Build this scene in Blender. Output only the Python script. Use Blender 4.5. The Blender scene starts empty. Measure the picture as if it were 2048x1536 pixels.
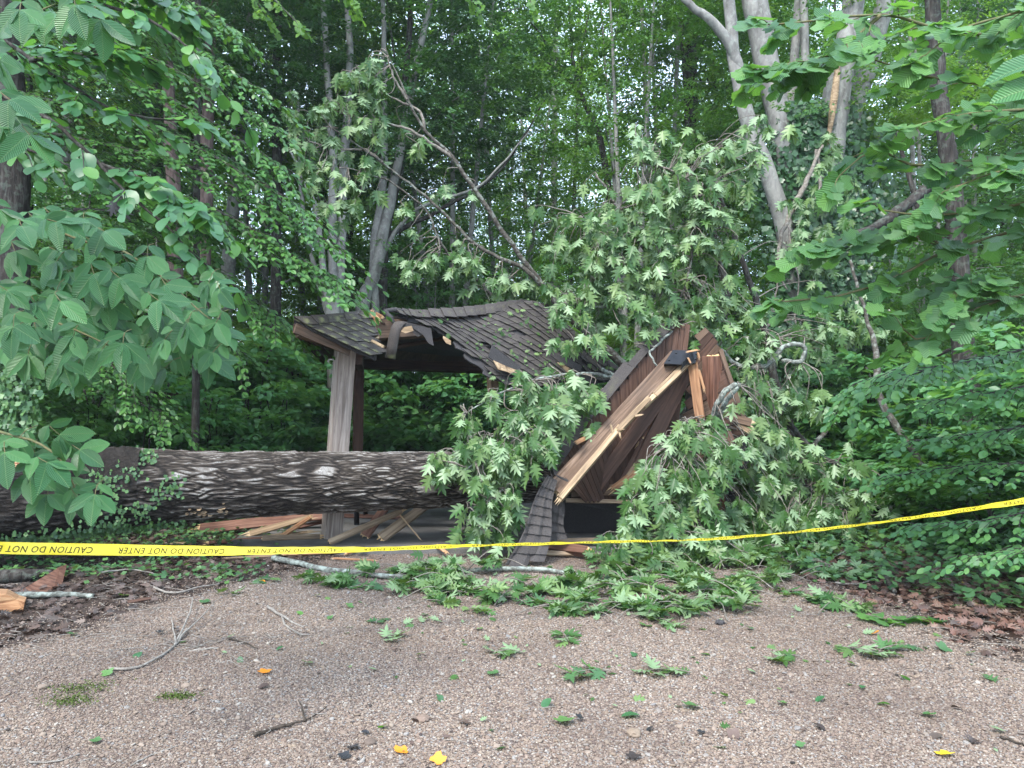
import bpy, math, random
import numpy as np
from mathutils import Vector, Matrix

random.seed(7)
RNG = np.random.default_rng(7)
R = math.radians
S = bpy.context.scene
COL = S.collection

# ------------------------------------------------------------------ camera
F = 1539.0                      # focal length in pixels of a 2048 px wide frame
CAMZ = 1.6
PITCH = math.atan(43 / F)
cam_d = bpy.data.cameras.new('camera')
cam_d.sensor_width = 36
cam_d.lens = 36 * F / 2048
cam_d.clip_start = 0.05
cam_d.clip_end = 2000
cam = bpy.data.objects.new('camera', cam_d)
cam.location = (0, 0, CAMZ)
cam.rotation_euler = (math.pi / 2 + PITCH, 0, 0)
COL.objects.link(cam)
S.camera = cam

# ------------------------------------------------------------------ light
SUN_EL, SUN_AZ = R(52), R(205)
w = bpy.data.worlds.new('World')
S.world = w
w.use_nodes = True
nt = w.node_tree
nt.nodes.clear()
sky = nt.nodes.new('ShaderNodeTexSky')
sky.sky_type = 'NISHITA'
sky.sun_disc = False
sky.sun_elevation = SUN_EL
sky.sun_rotation = SUN_AZ
sky.air_density = 1.0
sky.dust_density = 3.0
sky.ozone_density = 1.0
bg = nt.nodes.new('ShaderNodeBackground')
bg.inputs['Strength'].default_value = 0.15
wo = nt.nodes.new('ShaderNodeOutputWorld')
mixs = nt.nodes.new('ShaderNodeMix')
mixs.data_type = 'RGBA'
mixs.inputs[0].default_value = 0.6          # overcast veil over the clear sky
mixs.inputs[7].default_value = (6.0, 7.5, 9.6, 1)
nt.links.new(sky.outputs[0], mixs.inputs[6])
nt.links.new(mixs.outputs[2], bg.inputs[0])
nt.links.new(bg.outputs[0], wo.inputs[0])
sun_d = bpy.data.lights.new('sun', 'SUN')
sun_d.energy = 1.5
sun_d.angle = R(14)
sun_d.color = (1.0, 0.96, 0.9)
sun = bpy.data.objects.new('sun', sun_d)
COL.objects.link(sun)
# direction towards the sun (same as sky): azimuth from +Y, clockwise
sd = Vector((math.sin(SUN_AZ) * math.cos(SUN_EL), math.cos(SUN_AZ) * math.cos(SUN_EL), math.sin(SUN_EL)))
sun.rotation_euler = sd.to_track_quat('Z', 'Y').to_euler()
sun.location = (0, -5, 20)
vs = S.view_settings
S.display_settings.display_device = 'sRGB'
vs.view_transform = 'Standard'
vs.look = 'None'
vs.gamma = 1
vs.use_curve_mapping = False
vs.exposure = 1.75
cy = S.cycles
cy.volume_bounces = 0
cy.max_bounces = 8
cy.diffuse_bounces = 5
cy.glossy_bounces = 2
cy.transmission_bounces = 4
cy.transparent_max_bounces = 4
cy.use_denoising = True
cy.caustics_reflective = False
cy.caustics_refractive = False
cy.sample_clamp_indirect = 4

# ------------------------------------------------------------------ mapping and helpers
cP, sP = math.cos(PITCH), math.sin(PITCH)


def at(px, py, Y):
    a = (px - 1024) / F
    b = (768 - py) / F
    dy = cP - b * sP
    dz = sP + b * cP
    t = Y / dy
    return Vector((a * t, Y, CAMZ + dz * t))


def gp(px, py, z=0.0):
    b = (768 - py) / F
    dy = cP - b * sP
    dz = sP + b * cP
    t = (z - CAMZ) / dz
    return Vector(((px - 1024) / F * t, dy * t, z))


def unit(a):
    n = np.linalg.norm(a, axis=-1, keepdims=True)
    return a / np.maximum(n, 1e-9)


def perlin(x, y, seed=0, py=0):
    """2-D gradient noise, optional integer period in y"""
    x = np.asarray(x, float)
    y = np.asarray(y, float)
    xi = np.floor(x).astype(int)
    yi = np.floor(y).astype(int)
    xf, yf = x - xi, y - yi

    def g(ix, iy, dx, dy):
        if py:
            iy = iy % py
        hsh = (ix * 374761393 + iy * 668265263 + seed * 974634777) & 0x7fffffff
        hsh = ((hsh ^ (hsh >> 13)) * 1274126177) & 0x7fffffff
        a = (hsh % 4096) / 4096 * 2 * np.pi
        return np.cos(a) * dx + np.sin(a) * dy
    u = xf * xf * xf * (xf * (xf * 6 - 15) + 10)
    v = yf * yf * yf * (yf * (yf * 6 - 15) + 10)
    a = g(xi, yi, xf, yf)
    b = g(xi + 1, yi, xf - 1, yf)
    c = g(xi, yi + 1, xf, yf - 1)
    d = g(xi + 1, yi + 1, xf - 1, yf - 1)
    return (a + (b - a) * u) * (1 - v) + (c + (d - c) * u) * v


def fbm(x, y, seed=0, o=3):
    r = 0
    for k in range(o):
        r = r + perlin(x * 2 ** k, y * 2 ** k, seed + k) / 2 ** k
    return r


class G:
    """collects geometry, then becomes one mesh"""

    def __init__(self):
        self.V = []
        self.F = []
        self.n = 0
        self.A = {}

    def add(self, V, faces, rnd=0.5, mat=0, smooth=True, **va):
        V = np.asarray(V, float).reshape(-1, 3)
        for f in (faces if isinstance(faces, list) else [faces]):
            f = np.asarray(f, int)
            if f.size == 0:
                continue
            r = np.full(len(f), rnd, float) if np.isscalar(rnd) else np.asarray(rnd, float)
            if len(r) != len(f):
                r = np.repeat(r, len(f) // len(r))
            self.F.append((f + self.n, r, mat, smooth))
        for k, a in va.items():
            self.A.setdefault(k, []).append((self.n, np.asarray(a, float)))
        self.V.append(V)
        self.n += len(V)

    def poly(self, pts, **k):
        self.add(np.array(pts, float), [np.arange(len(pts))[None]], smooth=False, **k)

    def mesh(self, name, mats):
        me = bpy.data.meshes.new(name)
        if self.n == 0:
            return me
        V = np.concatenate(self.V).astype(np.float32)
        me.vertices.add(len(V))
        me.vertices.foreach_set('co', V.ravel())
        idx = np.concatenate([f.ravel() for f, _, _, _ in self.F])
        tot = np.concatenate([np.full(len(f), f.shape[1]) for f, _, _, _ in self.F])
        st = np.concatenate([[0], np.cumsum(tot)[:-1]])
        me.loops.add(len(idx))
        me.loops.foreach_set('vertex_index', idx.astype(np.int32))
        me.polygons.add(len(tot))
        me.polygons.foreach_set('loop_start', st.astype(np.int32))
        me.polygons.foreach_set('loop_total', tot.astype(np.int32))
        me.polygons.foreach_set('material_index', np.concatenate([np.full(len(f), m) for f, _, m, _ in self.F]).astype(np.int32))
        me.polygons.foreach_set('use_smooth', np.concatenate([np.full(len(f), s) for f, _, _, s in self.F]))
        a = me.attributes.new('rnd', 'FLOAT', 'FACE')
        a.data.foreach_set('value', np.concatenate([r for _, r, _, _ in self.F]).astype(np.float32))
        for k, lst in self.A.items():
            vec = lst[0][1].ndim == 2
            buf = np.zeros((len(V), 3) if vec else len(V), np.float32)
            for s0, arr in lst:
                buf[s0:s0 + len(arr)] = arr
            a = me.attributes.new(k, 'FLOAT_VECTOR' if vec else 'FLOAT', 'POINT')
            a.data.foreach_set('vector' if vec else 'value', buf.ravel())
        me.update(calc_edges=True)
        for m in (mats if isinstance(mats, (list, tuple)) else [mats]):
            me.materials.append(m)
        return me

    def build(self, name, mats, parent=None, kind=None):
        return link(name, self.mesh(name, mats), parent, kind=kind)


def link(name, me, parent=None, M=None, kind=None):
    """M is a world matrix"""
    o = bpy.data.objects.new(name, me)
    COL.objects.link(o)
    W = M if M is not None else Matrix.Identity(4)
    if parent is not None:
        o.parent = parent
        W = world(parent).inverted() @ W
    o.matrix_basis = W
    if kind:
        o['kind'] = kind
    return o


def world(o):
    W = o.matrix_basis.copy()
    p = o.parent
    while p:
        W = p.matrix_basis @ W
        p = p.parent
    return W


def tag(o, label, cat=None, group=None, kind=None):
    o['label'] = label
    if cat:
        o['category'] = cat
    if group:
        o['group'] = group
    if kind:
        o['kind'] = kind
    return o


def thing(name, loc, label, cat, group=None):
    e = bpy.data.objects.new(name, None)
    e.empty_display_size = 0.1
    e.location = loc
    COL.objects.link(e)
    e.matrix_basis = Matrix.Translation(Vector(loc))
    return tag(e, label, cat, group)


def kids(o):
    return [c for c in KIDS.get(o.name, [])]


def copy_tree(root, M, label=None, group=None):
    r = root.copy()
    COL.objects.link(r)
    r.matrix_basis = M
    if label:
        r['label'] = label
    if group:
        r['group'] = group
    for c in list(root.children):
        d = c.copy()
        COL.objects.link(d)
        d.parent = r
        for e in list(c.children):
            g = e.copy()
            COL.objects.link(g)
            g.parent = d
    return r


# ------------------------------------------------------------------ node material helper
class NM:
    def __init__(self, name):
        self.m = bpy.data.materials.new(name)
        self.m.use_nodes = True
        self.t = self.m.node_tree
        self.t.nodes.clear()
        self.out = self.t.nodes.new('ShaderNodeOutputMaterial')

    def n(self, typ, **k):
        nd = self.t.nodes.new(typ)
        for a, b in k.items():
            setattr(nd, a, b)
        return nd

    def l(self, a, b):
        self.t.links.new(a, b)

    def val(self, sock, v):
        if isinstance(v, bpy.types.NodeSocket):
            self.l(v, sock)
        else:
            sock.default_value = v

    def math(self, op, a, b=0.0, clamp=False):
        nd = self.n('ShaderNodeMath', operation=op, use_clamp=clamp)
        self.val(nd.inputs[0], a)
        self.val(nd.inputs[1], b)
        return nd.outputs[0]

    def mix(self, f, a, b, blend='MIX'):
        nd = self.n('ShaderNodeMix', data_type='RGBA', blend_type=blend)
        self.val(nd.inputs[0], f)
        self.val(nd.inputs[6], a if isinstance(a, bpy.types.NodeSocket) else (*a, 1))
        self.val(nd.inputs[7], b if isinstance(b, bpy.types.NodeSocket) else (*b, 1))
        return nd.outputs[2]

    def noise(self, vec, scale, detail=3, rough=0.55, dist=0.0, out=0):
        nd = self.n('ShaderNodeTexNoise')
        if vec is not None:
            self.l(vec, nd.inputs['Vector'])
        nd.inputs['Scale'].default_value = scale
        nd.inputs['Detail'].default_value = detail
        nd.inputs['Roughness'].default_value = rough
        nd.inputs['Distortion'].default_value = dist
        return nd.outputs[out]

    def ramp(self, f, stops):
        nd = self.n('ShaderNodeValToRGB')
        e = nd.color_ramp.elements
        while len(e) < len(stops):
            e.new(0.5)
        for k, (p, c) in enumerate(stops):
            e[k].position = p
            e[k].color = (*c, 1) if len(c) == 3 else c
        self.l(f, nd.inputs[0])
        return nd.outputs[0]

    def maprange(self, v, a, b, c=0.0, d=1.0):
        nd = self.n('ShaderNodeMapRange')
        self.l(v, nd.inputs[0])
        for i, q in enumerate((a, b, c, d)):
            nd.inputs[i + 1].default_value = q
        return nd.outputs[0]

    def coord(self, kind='Object', scale=(1, 1, 1)):
        tc = self.n('ShaderNodeTexCoord')
        mp = self.n('ShaderNodeMapping')
        mp.inputs['Scale'].default_value = scale
        self.l(tc.outputs[kind], mp.inputs[0])
        return mp.outputs[0]

    def attr(self, name, out='Fac'):
        a = self.n('ShaderNodeAttribute', attribute_name=name)
        return a.outputs[out]

    def orand(self):
        return self.n('ShaderNodeObjectInfo').outputs['Random']

    def pr(self, col, rough=0.8, bump=None, bstr=0.3, bdist=0.02, spec=0.3, metal=0.0):
        p = self.n('ShaderNodeBsdfPrincipled')
        self.val(p.inputs['Base Color'], col if isinstance(col, bpy.types.NodeSocket) else (*col, 1))
        self.val(p.inputs['Roughness'], rough)
        p.inputs['Specular IOR Level'].default_value = spec
        p.inputs['Metallic'].default_value = metal
        if bump is not None:
            b = self.n('ShaderNodeBump')
            b.inputs['Strength'].default_value = bstr
            b.inputs['Distance'].default_value = bdist
            self.l(bump, b.inputs['Height'])
            self.l(b.outputs[0], p.inputs['Normal'])
        return p

    def done(self, sh):
        self.l(sh.outputs[0] if hasattr(sh, 'outputs') else sh, self.out.inputs[0])
        return self.m


def leaf_mat(name, cols, under=None, trans=0.3, tcol=(0.25, 0.42, 0.04), rough=0.42, spec=0.5, veins=0.0, holes=False):
    """cols: colour stops over the per-leaf random value"""
    k = NM(name)
    r = k.math('FRACT', k.math('ADD', k.attr('rnd'), k.orand()))
    k_ = len(cols)
    c = k.ramp(r, [(i / max(1, k_ - 1), q) for i, q in enumerate(cols)])
    bump = None
    if veins:
        lc = k.attr('lc', 'Vector')
        sx = k.n('ShaderNodeSeparateXYZ')
        k.l(lc, sx.inputs[0])
        ax = k.math('ABSOLUTE', sx.outputs[0])
        ph = k.math('SUBTRACT', k.math('MULTIPLY', sx.outputs[1], veins), k.math('MULTIPLY', ax, veins * 0.8))
        wv = k.math('SINE', ph)
        vn = k.math('POWER', k.math('ABSOLUTE', wv), 0.5)
        rib = k.math('LESS_THAN', ax, 0.012)
        c = k.mix(k.math('MULTIPLY', rib, 0.5), c, (0.16, 0.25, 0.1))
        c = k.mix(k.math('MULTIPLY', k.math('SUBTRACT', 1.0, vn), 0.35), c, (0.02, 0.05, 0.02))
        bump = vn
        sp = k.noise(lc, 26.0, 1)
        c = k.mix(k.math('GREATER_THAN', sp, 0.76), c, (0.05, 0.045, 0.02))
    if under:
        gm = k.n('ShaderNodeNewGeometry')
        c = k.mix(k.math('MULTIPLY', gm.outputs['Backfacing'], 0.8), c, under)
    p = k.pr(c, rough, bump=bump, bstr=0.6, bdist=0.01, spec=spec)
    t = k.n('ShaderNodeBsdfTranslucent')
    tc = k.mix(0.65, c, tcol)
    k.l(tc, t.inputs[0])
    m = k.n('ShaderNodeMixShader')
    m.inputs[0].default_value = trans
    k.l(p.outputs[0], m.inputs[1])
    k.l(t.outputs[0], m.inputs[2])
    return k.done(m)


M = {}
M['beech'] = leaf_mat('beech leaf', [(0.035, 0.10, 0.03), (0.055, 0.15, 0.036), (0.075, 0.2, 0.036), (0.04, 0.12, 0.045)], trans=0.33, tcol=(0.2, 0.42, 0.03))
M['far'] = leaf_mat('far leaf', [(0.06, 0.14, 0.03), (0.09, 0.20, 0.035), (0.13, 0.26, 0.04), (0.06, 0.15, 0.05)], trans=0.5, tcol=(0.28, 0.5, 0.05), rough=0.5)
M['dark'] = leaf_mat('dark leaf', [(0.024, 0.075, 0.03), (0.038, 0.105, 0.036), (0.05, 0.13, 0.038), (0.028, 0.08, 0.038)], trans=0.28, tcol=(0.12, 0.3, 0.03), rough=0.4)
M['shrub'] = leaf_mat('shrub leaf', [(0.04, 0.12, 0.055), (0.06, 0.17, 0.075), (0.075, 0.2, 0.06), (0.045, 0.13, 0.06)], trans=0.3, tcol=(0.15, 0.35, 0.05))
M['bright_shrub'] = leaf_mat('bright shrub leaf', [(0.06, 0.17, 0.07), (0.09, 0.235, 0.09), (0.12, 0.28, 0.08), (0.075, 0.2, 0.085)], trans=0.42, tcol=(0.25, 0.5, 0.06))
M['oak'] = leaf_mat('oak leaf', [(0.022, 0.07, 0.018), (0.06, 0.14, 0.035), (0.03, 0.085, 0.02), (0.07, 0.15, 0.04), (0.16, 0.25, 0.085), (0.035, 0.09, 0.02)], under=(0.23, 0.33, 0.18), trans=0.22, tcol=(0.25, 0.42, 0.04), rough=0.42, spec=.4)
M['hickory'] = leaf_mat('hickory leaf', [(0.022, 0.085, 0.034), (0.05, 0.155, 0.055), (0.03, 0.11, 0.042), (0.08, 0.215, 0.07), (0.04, 0.13, 0.05)], trans=0.22, tcol=(0.15, 0.4, 0.05), veins=60.0, rough=0.34, spec=.4)
M['round'] = leaf_mat('round leaf', [(0.04, 0.125, 0.055), (0.055, 0.16, 0.06), (0.035, 0.11, 0.05), (0.10, 0.24, 0.05)], trans=0.3, tcol=(0.2, 0.5, 0.03), rough=0.4)
M['tulip'] = leaf_mat('tulip leaf', [(0.05, 0.14, 0.05), (0.07, 0.18, 0.055), (0.12, 0.28, 0.06), (0.04, 0.12, 0.055)], trans=0.32, tcol=(0.25, 0.55, 0.05), veins=28.0, rough=0.45)
M['ivy'] = leaf_mat('ivy leaf', [(0.02, 0.06, 0.025), (0.035, 0.09, 0.035), (0.05, 0.12, 0.05), (0.03, 0.075, 0.03)], trans=0.12, rough=0.35)
M['cover'] = leaf_mat('cover leaf', [(0.04, 0.11, 0.045), (0.065, 0.15, 0.06), (0.10, 0.21, 0.06), (0.05, 0.125, 0.06)], trans=0.25, rough=0.45)
M['litter'] = leaf_mat('dead leaf', [(0.03, 0.021, 0.018), (0.07, 0.045, 0.036), (0.10, 0.065, 0.05), (0.022, 0.017, 0.016), (0.16, 0.12, 0.095)], trans=0.05, tcol=(0.2, 0.1, 0.04), rough=0.55)
M['litter_red'] = leaf_mat('red brown dead leaf', [(0.05, 0.028, 0.022), (0.11, 0.055, 0.04), (0.17, 0.09, 0.065), (0.03, 0.02, 0.017), (0.24, 0.16, 0.12)], trans=0.05, tcol=(0.2, 0.1, 0.04), rough=0.5)
M['orange_leaf'] = leaf_mat('orange leaf', [(0.6, 0.2, 0.02), (0.7, 0.28, 0.03)], trans=0.1, tcol=(0.6, 0.3, 0.03))
M['yellow_leaf'] = leaf_mat('yellow leaf', [(0.65, 0.5, 0.02), (0.7, 0.45, 0.03)], trans=0.1, tcol=(0.6, 0.5, 0.03))
M['black_leaf'] = leaf_mat('black leaf', [(0.02, 0.02, 0.022), (0.035, 0.035, 0.04)], trans=0.02)


def bark_mat(name, c1, c2, c3, sc=(6, 6, 1.2), bstr=0.5, lich=0.0, lcol=(0.35, 0.4, 0.35)):
    k = NM(name)
    v = k.coord('Object', sc)
    a = k.noise(v, 3.0, 5, 0.65, 0.4)
    c = k.ramp(a, [(0.3, c1), (0.5, c2), (0.72, c3)])
    if lich:
        v2 = k.coord('Object', (1, 1, 1))
        b = k.noise(v2, 14.0, 3)
        c = k.mix(k.math('MULTIPLY', k.maprange(b, 0.52, 0.62), lich), c, lcol)
    return k.done(k.pr(c, 0.88, a, bstr, 0.03, 0.2))


M['beech_bark'] = bark_mat('smooth grey bark', (0.10, 0.095, 0.085), (0.19, 0.185, 0.17), (0.28, 0.27, 0.24), (2.5, 2.5, 1.0), 0.2, 0.35, (0.32, 0.35, 0.3))
M['dark_bark'] = bark_mat('dark ridged bark', (0.012, 0.011, 0.01), (0.035, 0.03, 0.026), (0.09, 0.085, 0.075), (8, 8, 1.2), 0.8, 0.35, (0.12, 0.15, 0.12))
M['red_bark'] = bark_mat('reddish brown bark', (0.05, 0.035, 0.03), (0.12, 0.085, 0.075), (0.2, 0.15, 0.13), (8, 8, 1.5), 0.6)
M['limb_bark'] = bark_mat('oak limb bark', (0.03, 0.027, 0.022), (0.075, 0.066, 0.054), (0.15, 0.14, 0.12), (8, 8, 8), 0.6, 0.5, (0.26, 0.29, 0.25))
M['lichen_bark'] = bark_mat('lichen covered bark', (0.06, 0.06, 0.05), (0.15, 0.16, 0.14), (0.3, 0.33, 0.3), (9, 9, 9), 0.6, 0.7, (0.33, 0.39, 0.34))
M['twig'] = bark_mat('pale twig bark', (0.08, 0.07, 0.055), (0.17, 0.15, 0.125), (0.28, 0.26, 0.23), (9, 9, 9), 0.2)
M['grey_stick'] = bark_mat('bleached stick', (0.12, 0.105, 0.09), (0.22, 0.2, 0.175), (0.33, 0.31, 0.275), (12, 12, 12), 0.3)
M['dark_stick'] = bark_mat('dark stick', (0.02, 0.016, 0.013), (0.05, 0.04, 0.03), (0.09, 0.07, 0.055), (12, 12, 12), 0.3)
M['petiole'] = bark_mat('leaf stalk', (0.06, 0.08, 0.035), (0.11, 0.11, 0.05), (0.16, 0.13, 0.07), (9, 9, 9), 0.1)


def wood_mat(name, c1, c2, c3, rough=0.75, fresh=(0.62, 0.42, 0.22), knots=True):
    k = NM(name)
    v = k.coord('Object', (0.9, 16, 16))
    oi = k.n('ShaderNodeObjectInfo')
    ofs = k.n('ShaderNodeVectorMath', operation='ADD')
    k.l(v, ofs.inputs[0])
    cx = k.n('ShaderNodeCombineXYZ')
    k.l(k.math('MULTIPLY', oi.outputs['Random'], 37.0), cx.inputs[0])
    k.l(k.math('MULTIPLY', oi.outputs['Random'], 11.0), cx.inputs[1])
    k.l(cx.outputs[0], ofs.inputs[1])
    a = k.noise(ofs.outputs[0], 1.6, 6, 0.65, 0.8)
    c = k.ramp(a, [(0.28, c1), (0.5, c2), (0.7, c3)])
    b = k.noise(k.coord('Object', (1, 1, 1)), 2.3, 3)
    c = k.mix(k.maprange(b, 0.45, 0.7, 0, 0.45), c, k.mix(0.5, c, (0.05, 0.04, 0.035)))
    fine = k.noise(ofs.outputs[0], 7.0, 3, 0.7)
    c = k.mix(k.maprange(fine, 0.6, 0.75, 0, 0.5), c, k.mix(0.7, c, (0.02, 0.015, 0.01)))
    hv = k.n('ShaderNodeHueSaturation')
    k.l(k.math('ADD', k.math('MULTIPLY', oi.outputs['Random'], 0.45), 0.78), hv.inputs['Value'])
    k.l(c, hv.inputs['Color'])
    fc = k.ramp(a, [(0.3, tuple(q * 0.55 for q in fresh)), (0.5, fresh), (0.72, tuple(min(0.85, q * 1.25) for q in fresh))])
    c = k.mix(k.math('GREATER_THAN', k.attr('rnd'), 0.9), hv.outputs[0], fc)
    return k.done(k.pr(c, rough, a, 0.35, 0.01, 0.25))


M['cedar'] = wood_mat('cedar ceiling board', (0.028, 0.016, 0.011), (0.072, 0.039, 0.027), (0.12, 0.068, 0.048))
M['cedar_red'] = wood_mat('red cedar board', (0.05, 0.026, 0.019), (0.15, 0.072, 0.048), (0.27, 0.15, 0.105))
M['weathered'] = wood_mat('weathered post', (0.11, 0.085, 0.068), (0.27, 0.22, 0.185), (0.42, 0.37, 0.32))
M['beam'] = wood_mat('brown beam', (0.035, 0.022, 0.015), (0.105, 0.066, 0.043), (0.19, 0.13, 0.092), fresh=(.42,.32,.2))
M['fresh'] = wood_mat('fresh split wood', (0.07, 0.045, 0.028), (0.30, 0.21, 0.125), (0.5, 0.38, 0.24), fresh=(.42,.31,.19))
M['orange'] = wood_mat('orange split wood', (0.14, 0.055, 0.025), (0.36, 0.19, 0.095), (0.55, 0.36, 0.2), fresh=(.5,.33,.18))
M['pale'] = wood_mat('pale weathered wood', (0.10, 0.07, 0.045), (0.26, 0.19, 0.125), (0.42, 0.33, 0.23))


def shingle_mat(name, c1, c2, lich=0.15):
    k = NM(name)
    v = k.coord('Object')
    n = k.n('ShaderNodeTexNoise')
    k.l(v, n.inputs['Vector'])
    n.inputs['Scale'].default_value = 260
    n.inputs['Detail'].default_value = 2
    m = k.noise(v, 5.0, 3)
    r = k.math('FRACT', k.math('ADD', k.attr('rnd'), k.orand()))
    c = k.mix(r, c1, c2)
    c = k.mix(k.maprange(n.outputs[0], 0.35, 0.65), k.mix(0.6, c, (0.01, 0.01, 0.01)), k.mix(0.3, c, (0.2, 0.17, 0.15)))
    c = k.mix(k.math('MULTIPLY', k.maprange(m, 0.55, 0.68), lich), c, (0.25, 0.26, 0.12))
    return k.done(k.pr(c, 0.9, n.outputs[0], 0.6, 0.004, 0.3))


M['shingle'] = shingle_mat('brown asphalt shingle', (0.03, 0.028, 0.029), (0.064, 0.058, 0.057), 0.12)
M['shingle_old'] = shingle_mat('lichened asphalt shingle', (0.06, 0.05, 0.045), (0.10, 0.09, 0.08), 0.8)
M['charcoal'] = shingle_mat('charcoal shingle underside', (0.026, 0.026, 0.028), (0.05, 0.048, 0.05), 0.0)
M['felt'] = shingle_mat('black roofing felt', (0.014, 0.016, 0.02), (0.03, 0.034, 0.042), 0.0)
k = NM('black steel')
M['steel'] = k.done(k.pr((0.012, 0.013, 0.016), 0.4, k.noise(k.coord(), 40, 2), 0.05, 0.002, 0.5, 0.3))
k = NM('yellow tape')
nz = k.noise(k.coord('Object', (1, 1, 1)), 9.0, 2)
p = k.pr(k.mix(nz, (0.56, 0.46, 0.02), (0.66, 0.56, 0.04)), 0.28, nz, 0.08, 0.01, 0.5)
t = k.n('ShaderNodeBsdfTranslucent')
t.inputs[0].default_value = (0.85, 0.75, 0.05, 1)
mx = k.n('ShaderNodeMixShader')
mx.inputs[0].default_value = 0.25
k.l(p.outputs[0], mx.inputs[1])
k.l(t.outputs[0], mx.inputs[2])
M['tape'] = k.done(mx)
k = NM('black print')
M['print'] = k.done(k.pr((0.006, 0.006, 0.006), 0.6, spec=0.15))
k = NM('concrete slab')
v = k.coord()
a = k.noise(v, 3.0, 5)
b = k.noise(v, 90.0, 2)
c = k.ramp(a, [(0.3, (0.09, 0.085, 0.08)), (0.6, (0.17, 0.165, 0.155)), (0.75, (0.23, 0.22, 0.2))])
M['concrete'] = k.done(k.pr(k.mix(k.maprange(b, 0.4, 0.6, 0, 0.4), c, (0.06, 0.055, 0.05)), 0.9, b, 0.3, 0.005))
k = NM('stone')
v = k.coord()
a = k.noise(v, 12.0, 4)
r = k.orand()
c = k.ramp(r, [(0.0, (0.26, 0.19, 0.145)), (0.2, (0.16, 0.11, 0.08)), (0.4, (0.33, 0.26, 0.2)), (0.6, (0.11, 0.08, 0.06)), (0.75, (0.28, 0.21, 0.145)), (0.88, (0.2, 0.195, 0.19)), (1.0, (0.43, 0.385, 0.32))])
loc = k.n('ShaderNodeObjectInfo').outputs['Location']
dn_ = k.noise(loc, 0.75, 4, 0.6)
c = k.mix(k.maprange(dn_, 0.45, 0.65, 0, 0.45), c, k.mix(0.75, c, (0.05, 0.036, 0.028)))
M['stone'] = k.done(k.pr(k.mix(k.math('MULTIPLY', a, 0.4), c, (0.1, 0.08, 0.07)), 0.75, a, 0.2, 0.01, 0.35))

# ground: gravel, soil
k = NM('gravel and soil ground')
v = k.coord('Object')
vo = k.n('ShaderNodeTexVoronoi', feature='F1')
k.l(v, vo.inputs['Vector'])
vo.inputs['Scale'].default_value = 70
sep = k.n('ShaderNodeSeparateColor')
k.l(vo.outputs['Color'], sep.inputs[0])
gc = k.ramp(sep.outputs[0], [(0.0, (0.20, 0.15, 0.12)), (0.3, (0.28, 0.215, 0.175)), (0.55, (0.15, 0.115, 0.095)), (0.8, (0.34, 0.28, 0.23)), (1.0, (0.4, 0.34, 0.28))])
gap = k.maprange(vo.outputs['Distance'], 0.25, 0.75, 0, 0.85)
gc = k.mix(gap, gc, (0.05, 0.036, 0.03))
big = k.noise(v, 0.75, 4)
gc = k.mix(k.maprange(big, 0.42, 0.62, 0, 0.7), gc, k.mix(0.6, gc, (0.09, 0.06, 0.05)))
s1 = k.noise(v, 22.0, 5, 0.7)
sc_ = k.ramp(s1, [(0.3, (0.014, 0.010, 0.008)), (0.5, (0.04, 0.027, 0.021)), (0.7, (0.09, 0.062, 0.048))])
s = k.attr('soil')
s = k.math('ADD', s, k.math('MULTIPLY', k.math('SUBTRACT', k.noise(v, 6.0, 5, 0.7), 0.5), 1.3))
s = k.maprange(s, 0.4, 0.6)
M['ground'] = k.done(k.pr(k.mix(s, gc, sc_), 0.9, k.math('SUBTRACT', s1, vo.outputs['Distance']), 0.8, 0.012, 0.25))

# fallen log bark driven by the modelled relief
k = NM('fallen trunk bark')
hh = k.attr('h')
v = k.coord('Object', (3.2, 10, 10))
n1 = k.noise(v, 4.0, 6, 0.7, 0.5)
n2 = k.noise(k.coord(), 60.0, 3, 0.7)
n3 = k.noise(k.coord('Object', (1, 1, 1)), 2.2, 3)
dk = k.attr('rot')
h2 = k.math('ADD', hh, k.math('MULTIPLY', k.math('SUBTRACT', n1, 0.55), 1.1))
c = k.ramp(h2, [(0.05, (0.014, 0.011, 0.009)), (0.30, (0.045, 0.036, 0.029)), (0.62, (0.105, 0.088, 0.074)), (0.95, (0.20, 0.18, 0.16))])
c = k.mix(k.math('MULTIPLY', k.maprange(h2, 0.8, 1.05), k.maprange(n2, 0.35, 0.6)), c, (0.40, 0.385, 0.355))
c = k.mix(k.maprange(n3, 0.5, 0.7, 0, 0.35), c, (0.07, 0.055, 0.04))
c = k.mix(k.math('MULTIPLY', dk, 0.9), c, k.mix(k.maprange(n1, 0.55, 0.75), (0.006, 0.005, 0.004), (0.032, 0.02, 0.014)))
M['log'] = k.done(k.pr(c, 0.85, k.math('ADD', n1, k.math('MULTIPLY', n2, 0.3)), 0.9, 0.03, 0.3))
k = NM('rotten wood edge')
a = k.noise(k.coord('Object', (4, 12, 12)), 3.0, 5, 0.7)
M['rotten'] = k.done(k.pr(k.ramp(a, [(0.3, (0.03, 0.012, 0.008)), (0.48, (0.2, 0.09, 0.045)), (0.62, (0.5, 0.34, 0.19))]), 0.85, a, 0.7, 0.02))
k = NM('moss')
a = k.noise(k.coord(), 90, 2)
M['moss'] = k.done(k.pr(k.mix(a, (0.03, 0.05, 0.01), (0.08, 0.12, 0.02)), 0.95, a, 0.6, 0.005))

# ------------------------------------------------------------------ leaf shapes


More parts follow.
